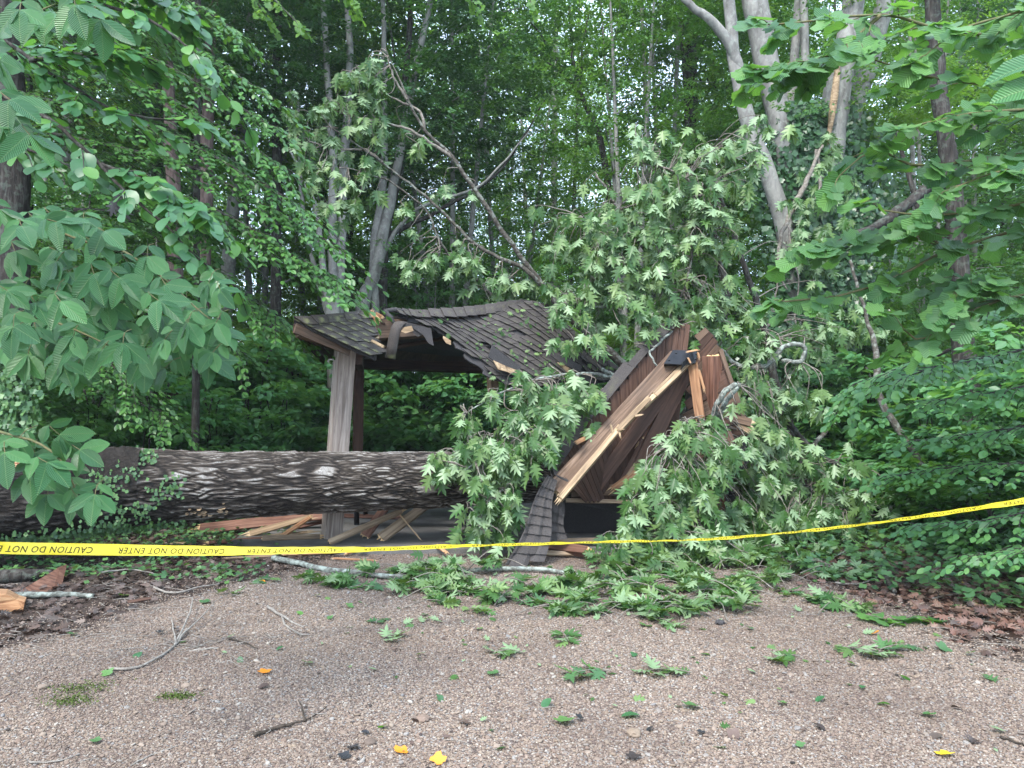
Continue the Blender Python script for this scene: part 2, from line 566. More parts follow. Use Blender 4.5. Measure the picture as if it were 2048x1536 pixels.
def halves(right_faces, pts, fold=0.15, curl=0.12, wav=0.0):
    """pts: dict index->(x,y) of the right half; x==0 points are shared"""
    V = []
    idxR = {}
    idxL = {}
    for i, (x, y) in enumerate(pts):
        z = fold * abs(x) - curl * y * y + wav * math.sin(9 * y + 3 * x)
        idxR[i] = len(V)
        V.append((x, y, z))
        if x == 0:
            idxL[i] = idxR[i]
        else:
            idxL[i] = len(V)
            z = fold * abs(x) - curl * y * y + wav * math.sin(8 * y + 1.3)
            V.append((-x, y, z))
    q, t = [], []
    for f in right_faces:
        a = [idxR[i] for i in f]
        b = [idxL[i] for i in reversed(f)]
        (q if len(f) == 4 else t).append(a)
        (q if len(f) == 4 else t).append(b)
    out = []
    if q:
        out.append(np.array(q))
    if t:
        out.append(np.array(t))
    return np.array(V, float), out


def shape_oak(fold=0.1, curl=0.15, wav=0.02):
    P = [(0, 0), (.05, .12), (.17, .15), (.34, .30), (.085, .31), (0, .30), (.28, .39), (.47, .61), (.10, .51), (0, .50), (.23, .66), (.37, .87), (.085, .71), (0, .72), (.10, .88), (0, 1.08)]
    Fc = [(0, 1, 4, 5), (1, 2, 3, 4), (5, 4, 8, 9), (4, 6, 7, 8), (9, 8, 12, 13), (8, 10, 11, 12), (13, 12, 14, 15)]
    return halves(Fc, P, fold, curl, wav)


def shape_tulip(fold=0.12, curl=0.1, wav=0.015):
    P = [(0, .03), (.28, .0), (.52, .16), (.36, .42), (0, .42), (.46, .76), (.15, .90), (0, .82)]
    return halves([(0, 1, 2, 3), (0, 3, 4), (4, 3, 5, 6), (4, 6, 7)], P, fold, curl, wav)


def shape_ell(w=.25, fold=0.2, curl=0.2, wav=0.0, ob=0.0):
    P = [(0, 0), (w * (.68 - ob), .2), (0, .2), (w, .45 + ob * .3), (0, .45), (w * (.88 + ob * .3), .7), (0, .7), (w * (.36 + ob), .92), (0, 1.0)]
    return halves([(0, 1, 2), (2, 1, 3, 4), (4, 3, 5, 6), (6, 5, 7, 8)], P, fold, curl, wav)


def shape_simple(w=.27, fold=0.25, curl=0.1):
    P = [(0, 0), (w, .32), (w * .8, .7), (0, 1.0)]
    return halves([(0, 1, 2, 3)], P, fold, curl)


def shape_kite(w=.3):
    return np.array([(0, 0, 0), (w, .45, .06), (0, 1, -.06), (-w, .45, .06)], float), [np.array([[0, 1, 2, 3]])]


def frames(D, N):
    D = unit(D)
    N = N - (N * D).sum(-1, keepdims=True) * D
    N = unit(N)
    X = np.cross(D, N)
    return X, D, N


def place(g, shape, P, D, N, Sz, rnd=None, lc=False, mat=0):
    V0, Fs = shape
    P = np.asarray(P, float)
    n = len(P)
    if n == 0:
        return
    X, Dn, Nn = frames(np.asarray(D, float), np.asarray(N, float))
    Sz = np.broadcast_to(np.asarray(Sz, float), (n,))
    V = P[:, None] + Sz[:, None, None] * (V0[None, :, 0, None] * X[:, None] + V0[None, :, 1, None] * Dn[:, None] + V0[None, :, 2, None] * Nn[:, None])
    if rnd is None:
        rnd = RNG.random(n)
    base = g.n
    first = True
    for f in Fs:
        ff = (f[None] + (np.arange(n) * len(V0))[:, None, None]).reshape(-1, f.shape[1])
        if first:
            kw = {'lc': np.tile(V0, (n, 1))} if lc else {}
            g.add(V.reshape(-1, 3), [ff], rnd=np.repeat(rnd, len(f)), mat=mat, **kw)
            first = False
        else:
            g.F.append((ff + base, np.repeat(rnd, len(f)), mat, True))


def leaf_meshes(name, shapes, mat):
    out = []
    for i, (V0, Fs) in enumerate(shapes):
        g = G()
        g.add(V0, Fs, rnd=(i + .5) / len(shapes), lc=V0)
        out.append(g.mesh(name, mat))
    return out


def leaf_objects(parent, meshes, P, D, N, Sz, limit, shape, mat, rest='foliage', name='leaf', near=None):
    """nearest `limit` leaves as single parts, the rest as one mesh"""
    P, D, N = map(lambda a: np.asarray(a, float), (P, D, N))
    Sz = np.broadcast_to(np.asarray(Sz, float), (len(P),))
    key = np.linalg.norm(P - np.array([0, 0, CAMZ]), axis=1) / Sz
    order = np.argsort(key)
    X, Dn, Nn = frames(D, N)
    Wi = world(parent).inverted()
    for i in order[:limit]:
        s = Sz[i]
        m = Matrix(((X[i, 0] * s, Dn[i, 0] * s, Nn[i, 0] * s, P[i, 0]), (X[i, 1] * s, Dn[i, 1] * s, Nn[i, 1] * s, P[i, 1]), (X[i, 2] * s, Dn[i, 2] * s, Nn[i, 2] * s, P[i, 2]), (0, 0, 0, 1)))
        o = bpy.data.objects.new(name, meshes[i % len(meshes)])
        COL.objects.link(o)
        o.parent = parent
        o.matrix_basis = Wi @ m
    if len(order) > limit:
        r = order[limit:]
        g = G()
        place(g, shape, P[r], D[r], N[r], Sz[r], lc=True)
        g.build(rest, mat, parent, kind='stuff')


# ------------------------------------------------------------------ tubes


def resample(pts, n):
    pts = np.asarray(pts, float)
    d = np.r_[0, np.cumsum(np.linalg.norm(np.diff(pts[:, :3], axis=0), axis=1))]
    t = np.linspace(0, d[-1], n)
    # Catmull-Rom through the points
    out = np.zeros((n, pts.shape[1]))
    for i, q in enumerate(t):
        k = min(np.searchsorted(d, q, side='right') - 1, len(pts) - 2)
        u = (q - d[k]) / max(1e-9, d[k + 1] - d[k])
        p0, p1, p2, p3 = pts[max(k - 1, 0)], pts[k], pts[k + 1], pts[min(k + 2, len(pts) - 1)]
        out[i] = 0.5 * ((2 * p1) + (-p0 + p2) * u + (2 * p0 - 5 * p1 + 4 * p2 - p3) * u * u + (-p0 + 3 * p1 - 3 * p2 + p3) * u ** 3)
    return out


def tube(g, pts, rad, sides=8, n=None, bumpy=0.0, seed=0, mat=0, rnd=0.5, wob=0.0, cap=True):
    """pts list of 3-vectors, rad list of radii (same length) or (r0, r1)"""
    pts = np.array([tuple(p) for p in pts], float)
    if np.isscalar(rad):
        rad = [rad, rad]
    if len(rad) != len(pts):
        rad = np.linspace(rad[0], rad[-1], len(pts))
    pr = np.c_[pts, rad]
    if n is None:
        n = max(2, (len(pts) - 1) * 4)
    pr = resample(pr, n) if len(pts) > 2 or n > 2 else pr
    C, r = pr[:, :3], np.maximum(pr[:, 3], 0.0008)
    if wob:
        C = C + wob * np.c_[perlin(np.arange(n) * .37, np.full(n, seed + .3), 1), perlin(np.arange(n) * .37, np.full(n, seed + .3), 2), perlin(np.arange(n) * .37, np.full(n, seed + .3), 3)]
    T = unit(np.gradient(C, axis=0))
    ref = np.array([0, 0, 1.0]) if abs(T[0, 2]) < .9 else np.array([1.0, 0, 0])
    A = unit(np.cross(T, ref))
    B = np.cross(T, A)
    th = np.linspace(0, 2 * np.pi, sides, endpoint=False)
    rr = r[:, None] * np.ones(sides)[None]
    if bumpy:
        rr = rr * (1 + bumpy * perlin(np.arange(n)[:, None] * .6 + seed * 7.1, (th / (2 * np.pi) * 4)[None] + 0 * rr, seed, 4))
    V = C[:, None] + rr[..., None] * (np.cos(th)[None, :, None] * A[:, None] + np.sin(th)[None, :, None] * B[:, None])
    i, j = np.meshgrid(np.arange(n - 1), np.arange(sides), indexing='ij')
    j2 = (j + 1) % sides
    f = np.stack([i * sides + j, i * sides + j2, (i + 1) * sides + j2, (i + 1) * sides + j], -1).reshape(-1, 4)
    fs = [f]
    if cap:
        fs += [np.arange(sides)[None, ::-1], (np.arange(sides) + (n - 1) * sides)[None]]
    g.add(V.reshape(-1, 3), fs, mat=mat, rnd=rnd)
    return C


def pxs(lst):
    return [at(*p) for p in lst]


# ------------------------------------------------------------------ boards


def splinter_end(g, x, w, t, d, seed, fresh=1.0, length=0.12):
    """spikes of raw wood past the broken end of a board, d = +1 / -1"""
    rr = random.Random(seed)
    n = max(3, int(w / 0.028))
    for i in range(n):
        y0 = -w / 2 + w * i / n
        y1 = y0 + w / n * rr.uniform(.7, 1.15)
        y1 = min(y1, w / 2)
        L = length * rr.uniform(.2, 1.0)
        z0 = -t / 2 + t * rr.uniform(0, .4)
        z1 = t / 2 - t * rr.uniform(0, .4)
        xb = x - d * .012
        V = [(xb, y0, z0), (xb, y1, z0), (xb, y1, z1), (xb, y0, z1)]
        tip = (x + d * L, rr.uniform(y0, y1), rr.uniform(z0, z1))
        V.append(tip)
        f = np.array([[0, 1, 4], [1, 2, 4], [2, 3, 4], [3, 0, 4]])
        if d < 0:
            f = f[:, ::-1]
        g.add(V, [f], rnd=0.95 * fresh, smooth=False)


def board_mesh(name, L, w, t, mat, ends=(0, 0), seed=0, taper=(1, 1), bow=0.0):
    """board along +X from 0 to L; ends: splinter length at start and end"""
    g = G()
    rr = random.Random(seed)
    n = 6
    xs = np.linspace(0, L, n)
    e = min(.004, w * .1, t * .2)
    prof = np.array([(-w / 2, -t / 2 + e), (-w / 2 + e, -t / 2), (w / 2 - e, -t / 2), (w / 2, -t / 2 + e), (w / 2, t / 2 - e), (w / 2 - e, t / 2), (-w / 2 + e, t / 2), (-w / 2, t / 2 - e)])
    V = []
    for i, x in enumerate(xs):
        u = x / L
        sc = taper[0] + (taper[1] - taper[0]) * u
        bz = bow * 4 * u * (1 - u)
        for (a, b) in prof:
            V.append((x, a * sc + rr.uniform(-.0015, .0015), b + bz + rr.uniform(-.001, .001)))
    m = 8
    f = []
    for i in range(n - 1):
        for j in range(m):
            f.append((i * m + j, i * m + (j + 1) % m, (i + 1) * m + (j + 1) % m, (i + 1) * m + j))
    fr0 = .95 if ends[0] else .3
    fr1 = .95 if ends[1] else .3
    g.add(V, [np.array(f)[:, ::-1], np.arange(m)[None], (np.arange(m) + (n - 1) * m)[None, ::-1]], smooth=False, rnd=.3)
    g.F[-2] = (g.F[-2][0], np.array([fr0]), 0, False)
    g.F[-1] = (g.F[-1][0], np.array([fr1]), 0, False)
    if ends[0]:
        splinter_end(g, 0, w * taper[0], t, -1, seed + 1, 1, ends[0])
    if ends[1]:
        splinter_end(g, L, w * taper[1], t, 1, seed + 2, 1, ends[1])
    return g.mesh(name, mat)


def axes(p0, p1, nrm):
    X = (Vector(p1) - Vector(p0)).normalized()
    Z = Vector(nrm)
    Z = (Z - Z.dot(X) * X).normalized()
    Y = Z.cross(X)
    m = Matrix((X, Y, Z)).transposed().to_4x4()
    m.translation = Vector(p0)
    return m


CAMDIR = (0.0, -1.0, 0.25)


def board(name, p0, p1, w, t, mat, parent=None, nrm=CAMDIR, **k):
    L = (Vector(p1) - Vector(p0)).length
    me = board_mesh(name, L, w, t, M[mat], **k)
    return link(name, me, parent, axes(p0, p1, nrm))


# ================================================================== GROUND
def soil_mask(x, y):
    n = fbm(x * .7, y * .7, 3, 3) * 1.1
    # left edge line from (-3.4,5.1) to (-2.4,8.0); right edge line (2.75,5.2)-(2.7,8.4)
    lx = -3.3 + (y - 5.1) * .50
    lx = np.where(y < 5.1, -3.3 - (5.1 - y) * .9, lx)
    rx = 3.2 - (y - 4.9) * .22
    rx = np.where(y < 4.9, 3.2 + (4.9 - y) * 1.5, rx)
    m = np.maximum((lx - x), (x - rx)) + n * .45
    m = np.maximum(m, (y - 8.7) + n * .5)
    return 1 / (1 + np.exp(-m * 5))


def ground_z(x, y):
    z = .012 * fbm(x * 1.3, y * 1.3, 9, 3)
    side = np.clip((np.abs(x) - 4.5) / 6, 0, 1)
    z = z + side * .35 * (fbm(x * .25, y * .25, 5, 3) + .35)
    far = np.clip((y - 15) / 40, 0, 1)
    z = z + far * 1.2 * (fbm(x * .05, y * .05, 15, 2) + .2)
    return z


xs = np.unique(np.r_[np.linspace(-74, -30, 20), np.linspace(-30, -7, 40), np.linspace(-7, 7, 180), np.linspace(7, 30, 40), np.linspace(30, 74, 20)])
ys = np.unique(np.r_[np.linspace(-11, -2, 12), np.linspace(-2, 2.5, 20), np.linspace(2.5, 12, 170), np.linspace(12, 40, 50), np.linspace(40, 71, 25)])
XX, YY = np.meshgrid(xs, ys, indexing='ij')
ZZ = ground_z(XX, YY)
g = G()
nx, ny = len(xs), len(ys)
i, j = np.meshgrid(np.arange(nx - 1), np.arange(ny - 1), indexing='ij')
f = np.stack([i * ny + j, (i + 1) * ny + j, (i + 1) * ny + j + 1, i * ny + j + 1], -1).reshape(-1, 4)
g.add(np.stack([XX, YY, ZZ], -1).reshape(-1, 3), [f], soil=soil_mask(XX, YY).ravel())
o = g.build('ground', M['ground'])
tag(o, 'brown gravel clearing turning to dark leafy soil under the trees', kind='structure')


def gz(x, y):
    return float(ground_z(np.array(x, float), np.array(y, float)))


# concrete slab under the shelter (broken edge level with the gravel)
g = G()
sl = [(-3.15, 8.28), (2.9, 8.45), (3.3, 13.6), (-3.6, 13.6)]
z0, z1 = -.1, .065
V = [(x, y, z0) for x, y in sl] + [(x, y, z1 - .012) for x, y in sl] + [(x * .996, y + (.012 if y < 9 else -.012), z1) for x, y in sl]
fs = []
for a in range(4):
    b = (a + 1) % 4
    fs += [(a, b, 4 + b, 4 + a), (4 + a, 4 + b, 8 + b, 8 + a)]
fs.append((8, 9, 10, 11))
g.add(V, [np.array(fs)], smooth=False)
o = g.build('pavement', M['concrete'])
tag(o, 'grey concrete slab under the crushed picnic shelter', kind='structure')

# ---- gravel pebbles (geometry nodes: ico spheres on points)


def scatter_stones(name, P, smin, smax, seed, label):
    me = bpy.data.meshes.new(name)
    me.vertices.add(len(P))
    me.vertices.foreach_set('co', P.astype(np.float32).ravel())
    me.update()
    o = bpy.data.objects.new(name, me)
    COL.objects.link(o)
    tag(o, label, kind='stuff')
    ng = bpy.data.node_groups.new(name, 'GeometryNodeTree')
    ng.interface.new_socket('Geometry', in_out='INPUT', socket_type='NodeSocketGeometry')
    ng.interface.new_socket('Geometry', in_out='OUTPUT', socket_type='NodeSocketGeometry')
    a = ng.nodes.new('NodeGroupInput')
    b = ng.nodes.new('NodeGroupOutput')
    ico = ng.nodes.new('GeometryNodeMeshIcoSphere')
    ico.inputs['Radius'].default_value = 1
    ico.inputs['Subdivisions'].default_value = 2
    sm = ng.nodes.new('GeometryNodeSetShadeSmooth')
    sp = ng.nodes.new('GeometryNodeSetPosition')
    nz = ng.nodes.new('ShaderNodeTexNoise')
    nz.inputs['Scale'].default_value = 1.1
    vm = ng.nodes.new('ShaderNodeVectorMath')
    vm.operation = 'MULTIPLY_ADD'
    vm.inputs[1].default_value = (1.1, 1.1, 1.1)
    vm.inputs[2].default_value = (-.55, -.55, -.55)
    ng.links.new(nz.outputs[1], vm.inputs[0])
    ng.links.new(vm.outputs[0], sp.inputs['Offset'])
    mt = ng.nodes.new('GeometryNodeSetMaterial')
    mt.inputs['Material'].default_value = M['stone']
    iop = ng.nodes.new('GeometryNodeInstanceOnPoints')
    rr = ng.nodes.new('FunctionNodeRandomValue')
    rr.data_type = 'FLOAT_VECTOR'
    rr.inputs[0].default_value = (-.45, -.45, 0)
    rr.inputs[1].default_value = (.45, .45, 6.28)
    rs = ng.nodes.new('FunctionNodeRandomValue')
    rs.data_type = 'FLOAT_VECTOR'
    rs.inputs[0].default_value = (smin, smin, smin * .6)
    rs.inputs[1].default_value = (smax, smax, smax * .55)
    rs.inputs['Seed'].default_value = seed
    L = ng.links.new
    L(a.outputs[0], iop.inputs['Points'])
    L(ico.outputs[0], sp.inputs[0])
    L(sp.outputs[0], sm.inputs[0])
    L(sm.outputs[0], mt.inputs[0])
    L(mt.outputs[0], iop.inputs['Instance'])
    L(rr.outputs[0], iop.inputs['Rotation'])
    L(rs.outputs[0], iop.inputs['Scale'])
    L(iop.outputs[0], b.inputs[0])
    md = o.modifiers.new('scatter', 'NODES')
    md.node_group = ng
    return o


def zone_points(n, y0, y1, pow_=1.0):
    u = RNG.random(n)
    y = y0 + (y1 - y0) * u ** pow_
    x = (RNG.random(n) * 2 - 1) * (y * .75 + .4)
    return x, y


def stones_at(x, y, keep, lift):
    m = RNG.random(len(x)) > soil_mask(x, y) * keep
    x, y = x[m], y[m]
    return np.c_[x, y, ground_z(x, y) + lift]


x, y = zone_points(230000, 2.7, 8.6, 1.25)
scatter_stones('gravel', stones_at(x, y, .93, .001), .0035, .0085, 1, 'small brown and pink gravel covering the clearing')
x, y = zone_points(2400, 2.6, 8.2, 1.1)
scatter_stones('pebbles', stones_at(x, y, .8, .004), .008, .019, 2, 'larger pale pebbles strewn over the brown gravel')

# ================================================================== TREES (background)
KITE = shape_kite()
SIMPLE = shape_simple()


def crown_leaves(clumps, n_sprays, per, leaf, flat=.35, droop=.25, seed=0, size_spray=.55):
    """clumps: list of (x,y,z,rx,ry,rz). Layered sprays of leaves."""
    rg = np.random.default_rng(seed)
    cl = np.array(clumps, float)
    wgt = cl[:, 3] * cl[:, 4] * cl[:, 5]
    wgt = wgt ** .8
    c = rg.choice(len(cl), n_sprays, p=wgt / wgt.sum())
    d = unit(rg.normal(size=(n_sprays, 3)))
    rad = rg.random(n_sprays) ** .45
    cen = cl[c, :3] + d * cl[c, 3:6] * rad[:, None]
    ax = d * 1.0
    ax[:, 2] = 0
    ax = unit(ax + rg.normal(size=ax.shape) * .45 * [1, 1, 0])
    ax[:, 2] = -droop + rg.normal(size=n_sprays) * .15
    ax = unit(ax)
    up = np.tile([0, 0, 1.0], (n_sprays, 1)) + rg.normal(size=(n_sprays, 3)) * .22
    X, D, N = frames(ax, up)
    # leaves in the spray plane
    a = (rg.random((n_sprays, per)) * 2 - 1)
    b = rg.random((n_sprays, per)) ** .8
    wdt = (1 - b * .75) * .6
    off = (a * wdt)[..., None] * X[:, None] + (b - .3)[..., None] * D[:, None] + (rg.normal(size=(n_sprays, per)) * .06)[..., None] * N[:, None]
    P = cen[:, None] + off * size_spray * (0.7 + .6 * rg.random((n_sprays, 1, 1)))
    ang = np.sign(a) * (.5 + .5 * rg.random(a.shape)) + rg.normal(size=a.shape) * .3
    Dl = np.cos(ang)[..., None] * D[:, None] + np.sin(ang)[..., None] * X[:, None]
    Dl = Dl + rg.normal(size=Dl.shape) * .2
    Dl[..., 2] -= .15
    Nl = N[:, None] + rg.normal(size=Dl.shape) * flat
    Sz = leaf * (.7 + .6 * rg.random(a.shape))
    rn = np.clip(rg.random(n_sprays)[:, None] * .7 + rg.random(a.shape) * .3, 0, 1)
    return P.reshape(-1, 3), Dl.reshape(-1, 3), Nl.reshape(-1, 3), Sz.ravel(), rn.ravel(), cen


def tree_clumps(h0, h1, r, n, rg, flatz=.45):
    out = []
    for k in range(n):
        u = rg.random()
        z = h0 + (h1 - h0) * u
        prof = math.sin(math.pi * min(1, .18 + .82 * (1 - abs(u - .45) / .62 if abs(u - .45) < .62 else 0)) / 2)
        rr = r * prof * rg.random() ** .5
        a = rg.random() * 2 * math.pi
        s = r * (.28 + .28 * rg.random())
        out.append((rr * math.cos(a), rr * math.sin(a), z, s, s, s * flatz))
    return out


def make_tree(name, label, h, h0, r, ncl, nsp, per, leaf, mat, bark, trunk_r, stems=1, seed=0, shape=KITE, spray=.6, cat='tree', group=None, droop=.25, limbs=14):
    rg = np.random.default_rng(seed)
    root = thing(name, (0, 0, 0), label, cat, group)
    cl = tree_clumps(h0, h, r, ncl, rg)
    g = G()
    tops = []
    for s in range(stems):
        a = 2 * math.pi * s / max(1, stems) + rg.random()
        sp = 0 if stems == 1 else .10 * h
        lean = rg.normal(size=2) * .03 * h
        pts = [(0.1 * math.cos(a) * (stems > 1), 0.1 * math.sin(a) * (stems > 1), -.15)]
        for q in (.12, .3, .55, .8, .97):
            pts.append((lean[0] * q + sp * math.cos(a) * q + rg.normal() * .03, lean[1] * q + sp * math.sin(a) * q + rg.normal() * .03, h * q))
        C = tube(g, pts, [trunk_r * 1.25, trunk_r, trunk_r * .85, trunk_r * .6, trunk_r * .35, .02], 9, 26, .1, seed + s)
        tops.append(C)
    for c in sorted(cl, key=lambda q: -q[3])[:limbs]:
        C = tops[rg.integers(len(tops))]
        z = max(h * .12, c[2] - (.25 + .2 * rg.random()) * math.hypot(c[0], c[1]) - .4)
        k = int(np.argmin(abs(C[:, 2] - z)))
        p0 = C[k]
        p1 = np.array(c[:3])
        mid = (p0 + p1) / 2 + [0, 0, .15 * np.linalg.norm(p1 - p0)]
        r0 = trunk_r * .38 * (1 - .7 * z / h)
        tube(g, [p0, mid, p1], [r0, r0 * .6, .012], 5, 8, cap=False)
    g.build('trunk', bark, root)
    g = G()
    P, D, N, Sz, rn, _ = crown_leaves(cl, nsp, per, leaf, seed=seed, size_spray=spray, droop=droop)
    m = P[:, 2] > .05
    place(g, shape, P[m], D[m], N[m], Sz[m], rn[m])
    g.build('crown', mat, root)
    return root


protos = {
    'tallA': make_tree('forest_tree', 'tall slim forest tree with bright airy crown far behind the shelter', 20, 6.5, 3.6, 60, 560, 42, .125, M['far'], M['dark_bark'], .12, 1, 11, spray=.8, group='tall trees of the forest behind'),
    'tallB': make_tree('forest_tree', 'tall forest tree with many grey stems far behind the shelter', 18, 5.5, 4.2, 60, 560, 42, .12, M['beech'], M['beech_bark'], .12, 3, 12, spray=.8, group='tall trees of the forest behind'),
    'tallC': make_tree('forest_tree', 'tall dark forest tree with dense deep green crown', 19, 7.0, 3.8, 70, 600, 42, .12, M['dark'], M['dark_bark'], .2, 1, 13, spray=.75, group='tall trees of the forest behind'),
    'midA': make_tree('understory_tree', 'young understory tree with layered green sprays behind the shelter', 6.5, 1.0, 2.3, 40, 420, 40, .085, M['beech'], M['beech_bark'], .05, 2, 14, SIMPLE, .5, group='understory trees behind the shelter'),
    'midB': make_tree('understory_tree', 'young understory tree with dark drooping sprays behind the shelter', 7.5, 1.2, 2.6, 44, 420, 40, .09, M['dark'], M['dark_bark'], .06, 1, 15, SIMPLE, .55, group='understory trees behind the shelter'),
    'midC': make_tree('understory_tree', 'young understory tree with bright yellow green sprays behind the shelter', 5.5, .8, 2.2, 36, 380, 40, .085, M['far'], M['beech_bark'], .045, 2, 16, SIMPLE, .5, group='understory trees behind the shelter'),
    'shrubA': make_tree('shrub', 'leafy blue green shrub on the forest floor behind the shelter', 1.9, .15, 1.1, 22, 150, 34, .085, M['shrub'], M['dark_bark'], .02, 3, 17, SIMPLE, .38, 'shrub', 'shrubs of the forest floor', .1, 10),
    'shrubB': make_tree('shrub', 'low dark leafy shrub on the forest floor behind the shelter', 1.4, .1, 1.0, 20, 130, 34, .09, M['beech'], M['dark_bark'], .02, 3, 18, SIMPLE, .36, 'shrub', 'shrubs of the forest floor', .1, 10),
    'shrubC': make_tree('shrub', 'dark spreading shrub on the forest floor behind the shelter', 2.4, .2, 1.3, 26, 170, 34, .085, M['dark'], M['dark_bark'], .022, 3, 19, SIMPLE, .42, 'shrub', 'shrubs of the forest floor', .1, 10),
    'shrubD': make_tree('shrub', 'bright leafy shrub close behind the shelter', 2.2, .1, 1.15, 24, 130, 30, .125, M['bright_shrub'], M['dark_bark'], .02, 3, 20, shape_simple(.3, .2), .45, 'shrub', 'shrubs of the forest floor', .12, 10),
}
used = set()


def put_tree(kind, x, y, s=1.0, rot=None, label=None):
    root = protos[kind]
    rot = random.uniform(0, 6.28) if rot is None else rot
    Mx = Matrix.Translation((x, y, gz(x, y))) @ Matrix.Rotation(rot, 4, 'Z') @ Matrix.Scale(s, 4)
    a_ = x / max(y, 1) * F + 1024
    zone = ('beyond the left edge trunk' if a_ < 120 else 'behind the hickory leaves' if a_ < 420 else 'between the hickory and the shelter' if a_ < 590 else
            'behind the left half of the shelter' if a_ < 800 else 'behind the middle of the shelter roof' if a_ < 1020 else 'under the bright gap of sky' if a_ < 1200 else
            'behind the raised oak branches' if a_ < 1440 else 'behind the ivy clad grey tree' if a_ < 1720 else 'behind the tulip tree leaves' if a_ < 1930 else 'past the right edge thicket')
    if y < 16:
        Z_ = [(0, 'outside the left edge'), (90, 'by the ivy covered left trunk'), (180, 'behind the torn end of the log'), (270, 'above the vines on the log'), (360, 'above the bare stretch of log'), (450, 'above the bracket fungus'), (540, 'left of the roof corner'), (640, 'under the left roof corner'),
              (720, 'right behind the standing post'), (800, 'just right of the standing post'), (900, 'under the torn roof edge'), (1000, 'beside the snapped post stub'), (1150, 'behind the left oak leaf mass'), (1400, 'behind the tipped roof panel'), (1600, 'behind the broken panel edge'), (1720, 'at the foot of the ivy clad tree'),
              (1800, 'behind the bent sapling'), (1900, 'under the lowest tulip leaves'), (2000, 'at the foot of the rough trunk'), (1e9, 'past the right edge')]
        zone = [q for lim, q in Z_ if a_ < lim][0]
    dist = 'front row' if y < 14.4 else 'nearest' if y < 15.5 else 'close' if y < 20 else 'more distant' if y < 28 else 'far off' if y < 40 else 'most distant'
    kd = {'tallA': 'slim tall tree with airy bright crown', 'tallB': 'tall tree with several grey stems', 'tallC': 'tall dense dark green tree', 'midA': 'layered green understory tree', 'midB': 'dark drooping understory tree',
          'midC': 'bright yellow green understory tree', 'shrubA': 'blue green leafy shrub', 'shrubB': 'low dark shrub', 'shrubC': 'dark spreading shrub', 'shrubD': 'bright big leaved shrub'}[kind]
    label = f'{dist} {kd} {zone}'
    if kind not in used:
        used.add(kind)
        root.matrix_basis = Mx
        if label:
            root['label'] = label
        return root
    return copy_tree(root, Mx, label)


random.seed(21)
# far trees, thinning towards the gap of sky at the top middle
for k in range(74):
    y = random.uniform(21, 58)
    x = random.uniform(-.95, .95) * y
    a = x / y
    kind = random.choices(['tallA', 'tallB', 'tallC'], [.6, .3, .1])[0]
    s = random.uniform(.75, 1.1)
    if -.02 < a < .12:
        s *= .8
    put_tree(kind, x, y, s)
# mid row of taller dark trees framing the opening
for (px, Y, kind, s) in [(300, 17, 'tallC', .8), (520, 19, 'tallB', .8), (900, 18, 'tallB', .72), (640, 21, 'tallB', .9), (1260, 15.5, 'tallB', .62), (1420, 16, 'tallA', .62), (1130, 27, 'tallA', .9), (1080, 33, 'tallB', 1.0), (1010, 23, 'tallB', .72), (1330, 17, 'tallB', .75),
                         (1500, 20, 'tallC', .75), (1850, 18, 'tallB', .7), (60, 15, 'tallC', .75), (-200, 14, 'tallB', .8), (2250, 16, 'tallC', .8), (1950, 24, 'tallC', .8), (160, 22, 'tallB', .9)]:
    put_tree(kind, (px - 1024) / F * Y, Y, s)
for k in range(46):
    y = random.uniform(14.5, 27)
    x = random.uniform(-.85, .85) * y
    if y < 17.5 and -5.5 < x < 5:
        y += 6
    put_tree(random.choices(['midA', 'midB', 'midC'], [.4, .12, .48])[0], x, y, random.uniform(.6, 1.05))
for k in range(85):
    y = random.uniform(13.6, 24)
    x = random.uniform(-.8, .8) * y
    put_tree(random.choice(['shrubA', 'shrubB', 'shrubC']), x, y, random.uniform(.7, 1.25))
for k in range(46):
    y = random.uniform(13.7, 16.0)
    x = -5.5 + 11.5 * (k + random.random()) / 46
    put_tree(random.choice(['shrubD', 'shrubD', 'shrubD', 'shrubA']), x, y, random.uniform(.9, 1.35))
    if random.random() < .3:
        put_tree('midC', x + .5, y + 1.5, .55)
for k in range(40):
    y = random.uniform(34, 62)
    x = random.uniform(-.8, .8) * y
    put_tree(random.choice(['midA', 'midC', 'midC']), x, y, random.uniform(1.1, 1.6))
for k in range(22):
    y = random.uniform(24, 34)
    x = random.uniform(-.7, .7) * y
    put_tree(random.choice(['shrubA', 'shrubB', 'shrubC']), x, y, random.uniform(1.3, 1.9))
# side thickets
for (px, Y, kind, s) in [(60, 10.2, 'shrubD', .9), (180, 10.6, 'shrubD', .85), (300, 10.9, 'shrubD', .9), (430, 11.4, 'shrubD', .8), (560, 12.6, 'shrubD', .85), (110, 11.8, 'shrubD', 1.2), (360, 12.4, 'shrubD', 1.2), (500, 13.2, 'shrubD', 1.2), (-120, 9.0, 'shrubD', 1.1), (150, 12.5, 'midB', .7),
                         (480, 14.0, 'shrubB', 1.0), (1640, 11.6, 'shrubD', .9), (1760, 10.6, 'shrubD', 1.0), (1860, 9.8, 'shrubD', .9), (1950, 9.2, 'shrubA', 1.0), (2050, 8.8, 'shrubD', 1.1), (1720, 12.2, 'shrubD', 1.3), (1980, 7.9, 'shrubB', .9), (2150, 7.3, 'shrubC', .8),
                         (1850, 12, 'midA', .6), (2080, 11, 'midB', .65), (1690, 13, 'midC', .6), (300, 14, 'midA', .75), (-60, 12, 'midA', .8)]:
    put_tree(kind, (px - 1024) / F * Y, Y, s)

